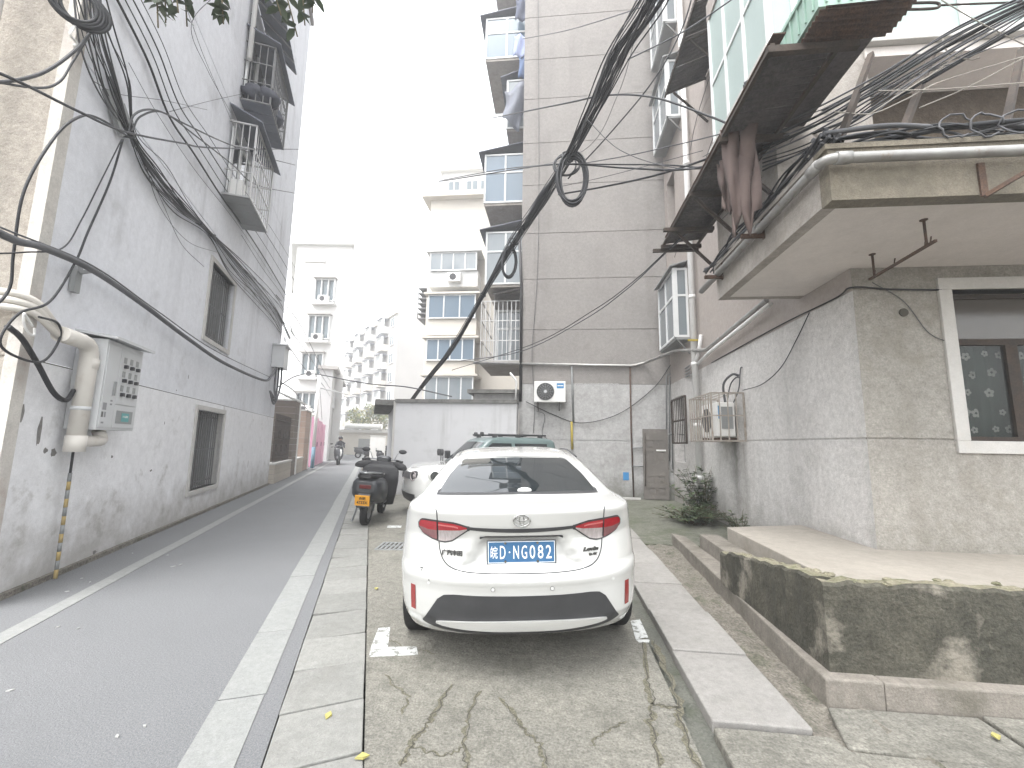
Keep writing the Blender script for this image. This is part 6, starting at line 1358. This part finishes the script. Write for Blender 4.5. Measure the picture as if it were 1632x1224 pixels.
# air conditioner in its cage on the side wall
ag = thing('security_cage', 'rusty steel cage boxed round the outdoor unit on the side wall', 'cage', (XB, 8.4, 1.58))
x0, x1, y0, y1, z0, z1 = 2.74, XB-.01, 7.85, 9.05, 1.58, 2.42
mb = MB()
for x in (x0, x1-.01):
    for y in (y0, y1): mb.box((x-.014, y-.014, z0), (x+.014, y+.014, z1))
for z in (z0, (z0+z1)/2+.02, z1):
    mb.box((x0, y0-.012, z-.012), (x1, y0+.012, z+.012)); mb.box((x0, y1-.012, z-.012), (x1, y1+.012, z+.012)); mb.box((x0-.012, y0, z-.012), (x0+.012, y1, z+.012))
mb.build('frame', m_barrust, ag)
for i in range(1, 9): y = y0+(y1-y0)*i/9; MB().box((x0-.008, y-.008, z0), (x0+.008, y+.008, z1)).build('bar', m_barrust, ag); MB().box((x0, y-.008, z0-.008), (x1, y+.008, z0+.008)).build('bar', m_barrust, ag)
for i in range(1, 4): x = x0+(x1-x0)*i/4; MB().box((x-.009, y0-.008, z0), (x+.009, y0+.008, z1)).build('bar', m_barrust, ag); MB().box((x-.009, y1-.008, z0), (x+.009, y1+.008, z1)).build('bar', m_barrust, ag); MB().box((x-.009, y0, z1-.008), (x+.009, y1, z1+.008)).build('bar', m_barrust, ag)
ac2 = thing('outdoor_unit', 'dusty outdoor unit standing inside the rusty cage', 'air conditioner', (3.0, 8.3, 1.62))
MB().box((2.92, 8.12, 1.66), (3.24, 8.92, 2.28)).build('case', m_white, ac2, bevel=.012)
MB().disc((2.915, 8.62, 1.97), (1, 0, 0), .23, .02, 28).build('fan_recess', m_black, ac2)
MB().box((2.95, 8.112, 1.98), (2.985, 8.119, 2.22)).build('blue_sticker', m_blue, ac2); MB().box((3.0, 8.108, 1.80), (3.2, 8.119, 2.2)).build('service_panel', m_boxdark, ac2)
MB().bar((2.90, 8.2, 1.62), (3.3, 8.2, 1.62), .05, .04).build('foot', m_rust, ac2); MB().bar((2.90, 8.85, 1.62), (3.3, 8.85, 1.62), .05, .04).build('foot', m_rust, ac2)
hs_ = [[(3.15, 8.3, 2.28), (3.10, 8.2, 2.62), (3.2, 8.05, 2.78), (XB-.01, 8.0, 2.75)], [(3.2, 8.35, 2.28), (3.2, 8.15, 2.6), (3.26, 8.05, 2.72), (XB-.01, 8.0, 2.72)], [(3.22, 8.2, 2.2), (3.26, 7.95, 2.5), (3.28, 7.88, 2.85), (XB-.01, 7.85, 2.88)]]
for k, p in enumerate(hs_): MB().tube(cat(p, 6), (.022, .012, .010)[k], 8).build('hose', m_cable_grey, ac2)
# iron grille left of the downpipe (door-side window)
ig = thing('window_grille', 'black iron grille hinged open beside the inner corner window', 'grille', (2.9, 11.2, 1.4))
a0, a1 = PX(1081, 640, 3.05), PX(1104, 702, 3.05)
mb = MB()
g0, g1, gz0, gz1 = 10.4, 11.6, 1.55, 2.65
for y in (g0, g1): mb.box((3.03, y-.02, gz0), (3.07, y+.02, gz1))
for z in (gz0, (gz0+gz1)/2, gz1): mb.box((3.03, g0, z-.02), (3.07, g1, z+.02))
mb.build('frame', m_steel, ig)
for k in range(1, 8): y = g0+(g1-g0)*k/8; MB().box((3.042, y-.007, gz0), (3.058, y+.007, gz1)).build('bar', m_steel, ig)
# stub hole and small fittings on the front wall
tag(MB().disc(PY(1440, 498, YA-.006), (0, 1, 0), .045, .02, 18).build('pipe_stub', m_crack), 'small round pipe hole in the front wall beside the window', 'pipe hole')
# ================================================================= PLANTS
m_leaf = mat('shrub_leaf', (.055, .085, .035), (.08, .11, .05), .5, scale=9, spec=.4, obj=True); m_leafd = mat('dark_leaf', (.032, .05, .026), (.05, .07, .035), .5, scale=9, spec=.4, obj=True)
m_stem = mat('plant_stem', (.10, .085, .05), rough=.8); m_leafn = mat('overhead_leaf', (.07, .095, .06), (.05, .07, .045), .5, scale=12, spec=.4, obj=True)
def leaf(mb, p, d, up, ln, w, mi=0):
    d = Vector(d).normalized(); s_ = d.cross(Vector(up)); s_ = s_.normalized() if s_.length > 1e-4 else d.orthogonal().normalized(); n_ = s_.cross(d)
    p = Vector(p); P = [p, p+d*ln*.3+s_*w*.5+n_*w*.12, p+d*ln*.65+s_*w*.42+n_*w*.06, p+d*ln-n_*ln*.12, p+d*ln*.65-s_*w*.42+n_*w*.06, p+d*ln*.3-s_*w*.5+n_*w*.12, p+d*ln*.35-n_*w*.05, p+d*ln*.68-n_*w*.08]
    mb.add(P, [(0, 1, 6), (1, 2, 7, 6), (2, 3, 7), (3, 4, 7), (4, 5, 6, 7), (5, 0, 6)], True, mi)
def shrub(lab, base, n, hmin, hmax, lean, leafsize, per, seed, group=None):
    rs = random.Random(seed); base = Vector(base); t = thing('shrub', lab, 'shrub', base, group=group); sm_ = MB(); lf = MB()
    for i in range(n):
        a = rs.uniform(0, 6.28); h = rs.uniform(hmin, hmax); r = rs.uniform(.1, 1)*lean; b0 = base+Vector((rs.uniform(-.25, .25)*lean, rs.uniform(-.25, .25)*lean, 0))
        P = cat([b0, b0+Vector((math.cos(a)*r*.35, math.sin(a)*r*.35, h*.55)), b0+Vector((math.cos(a)*r, math.sin(a)*r, h))], 5); sm_.tube(P, [.007*(1-.6*k/len(P)) for k in range(len(P))], 5)
        for k in range(per):
            f = rs.uniform(.25, 1); q = P[min(int(f*(len(P)-1)), len(P)-1)]; b = rs.uniform(0, 6.28)
            leaf(lf, q, (math.cos(b), math.sin(b), rs.uniform(-.2, .6)), (0, 0, 1), leafsize*rs.uniform(.6, 1.2), leafsize*.5*rs.uniform(.7, 1.1), rs.randint(0, 1))
    sm_.build('stem', m_stem, t); lf.build('foliage', [m_leaf, m_leafd], t, recalc=False)
b = G(1120, 815); shrub('leggy green shrub growing at the foot of the white downpipe', (3.0, 9.6, -.01), 30, .35, 1.1, .75, .16, 13, 5)
shrub('low weedy patch of green plants before the downpipe', (2.75, 9.0, -.01), 70, .12, .40, .95, .11, 12, 6)
shrub('small weed tuft by the step end under the side wall', (2.95, 7.4, -.01), 16, .15, .5, .35, .11, 9, 7)
# twigs of a street tree hanging into the top of the frame
tb_ = Vector((1.9, -3.6, -.05))
tw = thing('tree', 'street tree whose leafy twigs hang into the top left of view', 'tree', tb_)
limbs = [[tb_, tb_+Vector((-.1, .1, 1.6)), tb_+Vector((-.3, .3, 3.4)), tb_+Vector((-1.0, 1.2, 5.2)), tb_+Vector((-2.0, 2.6, 6.2))], [tb_+Vector((-.3, .3, 3.3)), tb_+Vector((-1.6, 1.8, 4.4)), tb_+Vector((-2.8, 4.2, 5.0)), Q(340, -90, 3.3)], [tb_+Vector((-.3, .3, 3.4)), tb_+Vector((.8, -.4, 5.4)), tb_+Vector((1.6, -.5, 7.2))], [tb_+Vector((-.6, .7, 4.4)), tb_+Vector((-2.6, -.2, 6.0)), tb_+Vector((-3.8, -.4, 7.2))]]
mb = MB()
for k, P in enumerate(limbs):
    C_ = cat(P, 6); r0_ = (.17, .07, .08, .07)[k]; mb.tube(C_, [r0_*(1-.8*i/len(C_)) for i in range(len(C_))], 10)
mb.build('trunk', mat('street_bark', (.10, .085, .07), (.15, .13, .11), .95, scale=8, bump=.8, bscale=30), tw)
rs = random.Random(44); mb = MB()
for cx, cy, cz, r in ((-.8, -1.2, 6.8, 1.6), (1.4, -3.2, 7.4, 1.8), (-2.2, -3.4, 7.2, 1.7), (.4, -2.2, 8.6, 1.9), (-2.0, -.6, 7.6, 1.5), (2.6, -1.6, 6.8, 1.4), (.9, -4.8, 6.6, 1.7), (-.4, .2, 7.2, 1.1)):
    for i in range(620):
        while True:
            p = Vector((rs.uniform(-1, 1), rs.uniform(-1, 1), rs.uniform(-1, 1)))
            if .3 < p.length < 1: break
        leaf(mb, Vector((cx, cy, cz))+p*r, (rs.uniform(-1, 1), rs.uniform(-1, 1), rs.uniform(-.9, .2)), (0, 0, 1), rs.uniform(.12, .20), rs.uniform(.07, .11), i % 2)
mb.build('crown', [m_leafn, m_leaf], tw, recalc=False)
rs = random.Random(12)
for (ua, ub, vb) in ((248, 252, 44), (262, 264, 36), (292, 298, 42), (350, 356, 38), (420, 448, 24), (478, 486, 40), (440, 474, 58), (500, 498, 20), (276, 284, 20), (340, 346, 22)):
    d0 = 3.0+rs.uniform(-.25, .25); P = cat([Q(ua, -70, d0), Q((ua+ub)/2, (vb-70)/2, d0+.05), Q(ub, vb, d0)], 5); MB().tube(P, [.005]*len(P), 5).build('twig', m_stem, tw)
    for k in range(9):
        q = P[max(2, int(len(P)*rs.uniform(.45, 1)))-1]; b_ = rs.uniform(0, 6.28); mb = MB(); leaf(mb, q, (math.cos(b_)*.8, math.sin(b_)*.8, rs.uniform(-1.2, -.1)), (0, 0, 1), rs.uniform(.085, .125), rs.uniform(.045, .065)); mb.build('leaf', m_leafn, tw, recalc=False)
# ================================================================= CABLES
def cable(label, pts, r, m=None, smooth=10, n=6, name='cable', group=None, catg='cable'):
    return tag(MB().tube(cat(pts, smooth), r, n).build(name, m or m_cable, None), label, catg, group)
# -- left wall
W = TL_+.05
cable('thick black cable sagging across the left wall to the junction box', [L(-2.75, 2.9, 3.0), PT(0, 372, -2.85), PT(70, 395, -2.9), PT(150, 432, -2.92), PT(230, 487, -2.94), PT(300, 540, -2.95), PT(360, 580, -2.95), PT(420, 606, -2.95), PT(432, 600, -2.95), PT(441, 585, -2.95)], .032, m_cable_grey, n=10)
cable('thin messenger wire strung along just above the thick left cable', [PT(0, 362, -2.87), PT(150, 425, -2.92), PT(250, 495, -2.94), PT(345, 560, -2.95), PT(432, 602, -2.95)], .008, m_cable_grey)
cb1 = thing('cable_bundle', 'sprawling bundle of black cables slanting down the left wall', 'cables', PT(210, 220, W))
rs = random.Random(31); spine = [(145, -20), (160, 60), (185, 140), (210, 215), (245, 275), (290, 330), (335, 372), (380, 425), (420, 470), (445, 505), (462, 540)]
for k in range(20):
    off = rs.uniform(-1, 1); ph = rs.uniform(0, 6); P = []
    for j, (u, v) in enumerate(spine):
        e = .55+.45*math.sin(j*.9+ph); sp = (9 if j in (3, 6) else 34)*off*e; sp = sp*(1-.06*j); P.append(PT(u+sp, v-sp*.55, W+rs.uniform(0, .06)))
    MB().tube(cat(P, 8), rs.choice((.004, .005, .007, .009)), 6).build('strand', m_cable if k % 3 else m_cable_grey, cb1)
for k in range(4):
    P = [PT(u+10+k*8, v-14-k*9, W+.02*k) for u, v in ((170, 0), (225, 110), (260, 200), (300, 260), (345, 330), (385, 385), (420, 440), (455, 500))]; MB().tube(cat(P, 8), (.016, .008, .010, .006)[k], 6).build('strand', m_cable, cb1)
for u, v in ((205, 218), (338, 375), (318, 356)): MB().torus(PT(u, v, W+.04), LD*.6-Vector((0, 0, .8)), .05, .012, 16, 6).build('tie', m_cable, cb1)
coil = thing('cable_coil', 'coil of thick black cable hung at the top of the left corner strip', 'cable coil', PT(118, 15, -2.98))
for k in range(7): c_ = PT(120, 10, -2.98); MB().torus(c_+LD*(.012*k-.04)+LN*.01*k, LN*.5-LD*.86, .17+.012*(k % 3), .018, 28, 7).build('turn', m_cable, coil)
MB().tube(cat([PT(120, 40, -2.96), PT(112, 55, -2.95), PT(122, 68, -2.95), PT(118, 74, -2.95)], 5), .012, 6).build('hook', m_white, coil)
def lc(label, pts, r, t=W, m=None): cable(label, [PT(u, v, t) for u, v in pts], r, m)
lc('black cable drooping from the coil out of the left frame edge', [(150, 45), (120, 80), (70, 115), (10, 130), (-40, 128)], .014, -2.9)
lc('second black cable drooping from the coil to the left frame edge', [(140, 60), (115, 100), (95, 130), (60, 140), (-40, 125)], .010, -2.92)
lc('long black cable running from the left edge across to the bundle and cages', [(-40, 100), (40, 135), (120, 175), (200, 210), (290, 228), (350, 236), (475, 238)], .012, -2.6)
lc('black cable arching over the bundle knot toward the caged window', [(205, 215), (215, 182), (250, 176), (300, 200), (360, 228), (420, 250), (470, 263)], .011, -2.65)
lc('lower black cable arching from the bundle knot past the caged window', [(210, 210), (225, 185), (262, 180), (310, 215), (370, 262), (410, 295), (470, 308)], .010, -2.65)
lc('thin black cable looping down the end wall from the bundle knot', [(200, 215), (160, 190), (130, 185), (90, 215), (40, 300), (22, 400), (15, 460), (-20, 500)], .012, -2.95)
lc('black cable hanging from the bundle knot down to the meter pipe', [(196, 222), (175, 290), (140, 370), (120, 418), (80, 480), (30, 500), (0, 545), (30, 570), (70, 575), (95, 540), (92, 515), (62, 505)], .011, -2.92)
lc('thinner cable hanging beside it from the bundle knot', [(194, 222), (160, 290), (130, 350), (100, 395), (40, 402), (-30, 405)], .007, -2.92)
lc('fat black cable dropping behind the PVC conduit', [(12, 520), (35, 540), (60, 580), (85, 625), (105, 638), (118, 622)], .024, -2.98)
lc('white plastic cable hoop round the supply pipes', [(52, 520), (42, 505), (38, 500), (38, 515), (45, 530), (54, 534), (55, 523)], .010, -2.86, m_pvcwhite)
lc('long slack wire from the top crossing the left wall to the middle cage', [(345, -10), (305, 40), (330, 110), (368, 180)], .005, W, m_cable_grey)
lc('thin wire along the upper left wall to the caged window', [(270, 178), (330, 162), (375, 152), (430, 140)], .004, W, m_cable_grey)
lc('thin cable dangling in a loop below the bundle', [(240, 280), (262, 330), (290, 390), (325, 425)], .004, W, m_cable_grey)
lc('thin cable slanting from below the middle cage to the far corner', [(385, 375), (420, 430), (452, 475), (470, 520)], .006, W, m_cable)
cable('cable strung from the junction box over the lane to the outbuilding', [L(TL_+.2, 15.1, 3.1), Q(470, 600, 16), Q(500, 596, 15.5), Q(560, 607, 14.5), Q(600, 613, 13.5), PY(650, 617, 12.3), PY(720, 632, 12.0)], .02, m_cable_grey)
cable('cable sloping from the junction box down to the utility pole', [L(TL_+.25, 15.2, 3.3), Q(470, 625, 20), Q(492, 655, 24), L(-2.86, 25.3, 3.0)], .02, m_cable_grey)
for k, (v0, v1) in enumerate(((470, 612), (505, 625), (540, 640))):
    cable(('highest', 'middle', 'lowest')[k]+' overhead cable strung along the lane towards the pole', [PT(440+k*6, v0, W), Q(480+k*4, v0+50, 20), Q(515, 590+k*12, 26), Q(532, 615+k*14, 36)], .014, m_cable)
# -- big bundle over the parking ground
bb = thing('cable_bundle', 'heavy twisted bundle of black cables slanting over the sedan', 'cables', Q(905, 250, 8))
sp_ = [(1075, -70, 4.6), (1035, 10, 5.2), (985, 90, 6.0), (945, 175, 6.9), (905, 250, 7.8), (860, 325, 8.8), (818, 385, 9.8), (770, 470, 11.0), (720, 555, 12.4), (685, 600, 13.6), (655, 640, 14.6)]
rs = random.Random(5)
for k in range(30):
    a = rs.uniform(0, 6.28); rr = rs.uniform(.2, 1.0); P = []
    for j, (u, v, d) in enumerate(sp_):
        tw_ = a+j*.55+rs.uniform(-.3, .3); R = (.15 if j < 7 else .085)*rr*(1.35 if j in (1, 2) else (.75 if j in (4, 7) else 1))
        q = Q(u, v, d); P.append(q+Vector((math.cos(tw_)*R, math.sin(tw_)*R*.7, math.sin(tw_)*R*.7)))
    MB().tube(cat(P, 7), rs.choice((.006, .008, .010, .013)), 6).build('strand', m_cable if k % 3 else m_cable_grey, bb)
for j in (4, 6, 7, 9):
    u, v, d = sp_[j]; u2, v2, d2 = sp_[min(j+1, 10)]; c_ = Q(u, v, d); MB().torus(c_, Q(u2, v2, d2)-c_, (.115 if j < 7 else .07), .014, 14, 6).build('tie', m_cable, bb)
for (u0, v0, d0, u1, v1, d1, r) in ((880, 290, 8.4, 835, 365, 9.4, .085),): MB().tube([Q(u0, v0, d0), Q((u0*2+u1)/3, (v0*2+v1)/3, d0+.3), Q((u0+u1*2)/3, (v0+2*v1)/3, d1-.3), Q(u1, v1, d1)], [.05, .11, .10, .05], 9).build('splice_case', m_cable, bb)
def hang_coil(lab, u, v, d, R, ry, n, seed):
    t = thing('cable_coil', lab, 'cable coil', Q(u, v, d)); rs = random.Random(seed); vd = ray(u, v).normalized()
    for k in range(n):
        P = []; c_ = Q(u, v, d)+Vector((rs.uniform(-.02, .02), rs.uniform(-.03, .03), rs.uniform(-.03, .02))); s1 = R*rs.uniform(.85, 1.12); s2 = ry*rs.uniform(.9, 1.1); ti = rs.uniform(-.15, .15)
        for i in range(29): q = 2*math.pi*i/28; P.append(c_+Vector((math.cos(q)*s1, math.sin(q)*.05+ti*math.cos(q)*.1, math.sin(q)*s2)))
        MB().tube(P, rs.choice((.012, .016, .020)), 6, False).build('turn', m_cable, t)
hang_coil('large oval coil of black cable hanging from the heavy bundle', 912, 284, 7.6, .24, .50, 9, 3)
hang_coil('smaller coil of black cable hanging lower on the heavy bundle', 812, 418, 9.9, .16, .38, 7, 4)
hang_coil('loose single loop of cable behind the large coil', 903, 262, 7.9, .22, .26, 2, 9)
def free(label, pts, r, m=None): cable(label, [Q(*p) for p in pts], r, m)
free('black cable bowing from the sky over the bundle to the near balcony', [(785, 188, 12), (900, 165, 8.5), (965, 152, 7.5), (1040, 155, 6.5), (1130, 185, 5.6), (1200, 215, 5.0), (1270, 240, 4.6), (1330, 258, 4.4)], .015)
free('black cable from the outbuilding side across the bundle to the right', [(697, 290, 14), (790, 275, 11), (885, 262, 8), (1000, 268, 7), (1090, 270, 6), (1190, 250, 5.2), (1260, 225, 4.7), (1400, 170, 4.2), (1640, 35, 3.7)], .015)
free('second black cable running level through the large coil to the balcony', [(700, 288, 14), (800, 270, 11), (890, 262, 8), (960, 262, 7.2), (1060, 263, 6.2), (1150, 268, 5.6), (1280, 255, 4.8)], .011)
free('black cable dipping from the coil to the right balcony', [(890, 310, 8), (960, 298, 7.2), (1050, 278, 6.4), (1150, 245, 5.6), (1250, 205, 4.9), (1420, 120, 4.1), (1650, 0, 3.5)], .015)
free('pale thin wire from the large coil up to the near balcony', [(920, 262, 7.8), (1000, 248, 7), (1090, 228, 6.2), (1180, 205, 5.4), (1300, 170, 4.7)], .008, m_cable_grey)
free('straight black cable crossing behind the bundle to the upper bay', [(905, 285, 8), (970, 215, 7.6), (1040, 130, 7.2), (1085, 50, 7), (1110, -30, 6.8)], .012)
free('taut pair cable from the outbuilding up to the rack awning', [(735, 575, 13), (830, 560, 11), (930, 510, 9.4), (1000, 460, 8), (1070, 395, 7), (1180, 300, 5.8), (1270, 235, 5), (1330, 205, 4.6)], .011, m_cable_grey)
free('second cable of the taut pair to the rack awning', [(720, 590, 13), (850, 548, 11), (945, 495, 9.2), (1010, 448, 7.9), (1075, 388, 6.9), (1190, 285, 5.7), (1290, 215, 4.9)], .009)
free('thin line high across the grooved wall', [(833, 62, 12), (905, 48, 10), (1020, 12, 7), (1060, -10, 6)], .009, m_cable_grey)
free('thin pale wire from the bundle to the top right bay', [(1000, 95, 6.2), (1090, 50, 6), (1180, -10, 5.6)], .010, m_cable_grey)
fan = thing('cable_bundle', 'spread of black cables fanning across the upper right above the canopy', 'cables', Q(1400, 140, 4))
for k in range(11):
    e = rs.uniform(-6, 6); P = [(1660, -18+k*3.2+e, 3.5), (1520, 46+k*5+e, 3.7), (1400, 120+k*5, 4.0), (1300, 176+k*6-e, 4.3), (1215, 212+k*6, 4.6)]
    MB().tube(cat([Q(*p) for p in P], 8), rs.choice((.007, .009, .012)), 6).build('strand', m_cable if k % 3 else m_cable_grey, fan)
for k, P in enumerate(([(1330, 178, 3.9), (1388, 181, 3.85), (1440, 160, 3.8), (1500, 130, 3.75), (1632, 90, 3.7)], [(1388, 180, 3.85), (1450, 140, 3.8), (1500, 108, 3.75), (1560, 60, 3.7)], [(1465, 172, 3.8), (1540, 140, 3.75), (1632, 92, 3.7)], [(1400, 145, 3.8), (1500, 142, 3.75), (1632, 132, 3.7)], [(1500, 55, 3.8), (1512, 85, 3.75), (1545, 95, 3.75), (1562, 92, 3.7)], [(1500, 0, 3.6), (1560, 35, 3.6), (1640, 75, 3.6)])):
    free(('pale twig like wire crooked above the canopy, lowest of the six', 'pale wire rising from the crook toward the upper window', 'pale straight wire at the right above the canopy', 'pale level wire above the canopy', 'short pale curl of wire below the upper sill', 'pale taut wire crossing the upper window corner')[k], P, .005, m_cable_pale)
more = (('thin wire drooping from the bundle top to the outer bay on the tall block', [(1020, 30, 5.6), (985, 150, 7), (930, 240, 8), (835, 270, 11.5)], .005),
 ('thin wire peeling off the heavy bundle toward the canopy corner', [(935, 190, 7), (990, 240, 6.6), (1080, 268, 6), (1180, 262, 5.4), (1290, 240, 4.7)], .006),
 ('thin wire crossing the grooved wall below the large coil', [(880, 300, 8.2), (950, 285, 7.5), (1040, 262, 6.6), (1120, 240, 6)], .005),
 ('thin steep wire hanging behind the rag to the low bay', [(1180, 120, 6), (1140, 210, 7), (1110, 300, 8), (1075, 410, 9.6)], .006),
 ('second thin steep wire behind the rag', [(1165, 150, 6), (1125, 260, 7.2), (1095, 350, 8.6)], .005),
 ('thin wire from the high awning down to the inner corner', [(1135, 110, 7.6), (1110, 190, 8.4), (1100, 240, 9)], .006),
 ('thin grey wire looping under the rack awning', [(1330, 190, 4.4), (1270, 215, 4.5), (1200, 300, 5.0), (1150, 350, 5.6)], .005),
 ('thin pale wire lying across the rack awning braces', [(1335, 165, 4.2), (1262, 192, 4.5), (1185, 215, 5), (1120, 250, 5.8)], .005),
 ('fine grey wire slanting over the upper sill', [(1632, 55, 3.7), (1520, 100, 3.8), (1440, 128, 3.9), (1345, 170, 4.1)], .005),
 ('fine dark wire sagging across the front of upper windows', [(1640, 20, 3.6), (1560, 75, 3.7), (1470, 120, 3.8), (1380, 190, 3.9), (1310, 215, 4.1)], .006),
 ('fine wire drooping over the canopy corner', [(1420, 205, 3.8), (1370, 222, 3.9), (1325, 245, 4.0), (1270, 300, 4.4), (1220, 350, 4.9)], .006))
for lbt, P, r in more: free(lbt, P, r, m_cable_grey)
for k, (lbt, P) in enumerate((('thin wire hanging straight down the left wall from the bundle', [(300, 20), (325, 90), (355, 160), (372, 200)]), ('thin wire fanning left of the bundle knot', [(150, 60), (175, 130), (200, 200)]), ('thin wire sweeping from the bundle under the upper window', [(230, 255), (255, 330), (300, 385), (345, 402)]), ('thin wire running parallel above the bundle to the far corner', [(205, 100), (250, 180), (310, 270), (380, 360), (440, 450)]), ('wisp of wire across the left wall below the top', [(150, 130), (190, 150), (260, 160), (330, 175)]))):
    lc(lbt, P, .004, W, m_cable_grey)
# dark cable tangle lying along the top of the canopy
tg = thing('cable_bundle', 'black tangle of cables lying along the top of the canopy', 'cables', (3, 3.6, 4.0)); rs = random.Random(17)
for k in range(14):
    P = [Vector((x, 3.50+rs.uniform(-.05, .25), 4.0+rs.uniform(0, .13))) for x in (2.2, 2.7, 3.2, 3.8, 4.5, 5.4)]; MB().tube(cat(P, 6), rs.choice((.010, .014, .02)), 6).build('strand', m_cable if k % 3 else m_cable_grey, tg)
for k in range(8):
    P = [Vector((2.22+rs.uniform(-.06, .12), y, 3.99+rs.uniform(0, .10))) for y in (3.45, 4.0, 4.6, 5.2, 5.8, 6.3)]; MB().tube(cat(P, 6), rs.choice((.010, .014)), 6).build('strand', m_cable if k % 2 else m_cable_grey, tg)
for k in range(3):
    c_ = Vector((3.2+k*.22, 3.46, 4.06)); MB().tube([c_+Vector((math.cos(q)*.12, rs.uniform(-.02, .02), math.sin(q)*.10)) for q in lin(0, 5.4, 14)], .008, 5).build('loop', m_cable_grey, tg)
# wall cables on the right building
cable('thin cable following the side wall groove round to the street window', [PX(1134, 578, 3.29), PX(1240, 520, 3.29), PX(1330, 476, 3.29), Vector((3.29, 4.94, 3.26)), PY(1420, 461, 4.94), PY(1500, 462, 4.94)], .010)
cable('thin cable swooping from the side wall down to the caged unit', [PX(1290, 498, 3.28), PX(1270, 540, 3.27), PX(1245, 585, 3.26), PX(1215, 612, 3.26), PX(1184, 622, 3.24)], .007)
cable('thin cracked wire running down the front wall to the window', [PY(1390, 450, 4.945), PY(1440, 480, 4.945), PY(1480, 530, 4.945), PY(1520, 548, 4.945)], .004, m_cable_grey)
cable('slack black cable swagged low across the grooved wall', [pw_(838, 640), pw_(880, 660), pw_(925, 674), pw_(985, 660), pw_(1040, 620), pw_(1070, 580)], .012)
cable('thin cord hanging down the grooved wall above the outdoor unit', [pw_(858, 0), pw_(859, 300), pw_(856, 450), pw_(848, 560), pw_(852, 640), pw_(850, 690)], .008, m_cable_grey)
cable('knotted wires dangling under the outdoor unit', [pw_(855, 655), pw_(868, 662), pw_(864, 690), pw_(872, 700), pw_(860, 706)], .008, m_cable_grey)
# ================================================================= AIR
hz_ = MB().box((-150, -40, -1.0), (150, 140, 32)).build('haze', None); hz_.data.materials.clear()
hm = bpy.data.materials.new('pale_haze'); hm.use_nodes = True; n_ = hm.node_tree.nodes; n_.clear(); vo = n_.new('ShaderNodeOutputMaterial'); pv_ = n_.new('ShaderNodeVolumePrincipled')
pv_.inputs['Color'].default_value = (.97, .98, 1.0, 1); pv_.inputs['Density'].default_value = .0042; pv_.inputs['Anisotropy'].default_value = .25; hm.node_tree.links.new(pv_.outputs[0], vo.inputs['Volume'])
hz_.data.materials.append(hm); hz_['kind'] = 'stuff'; hz_['label'] = 'pale daylight haze hanging over the whole lane'
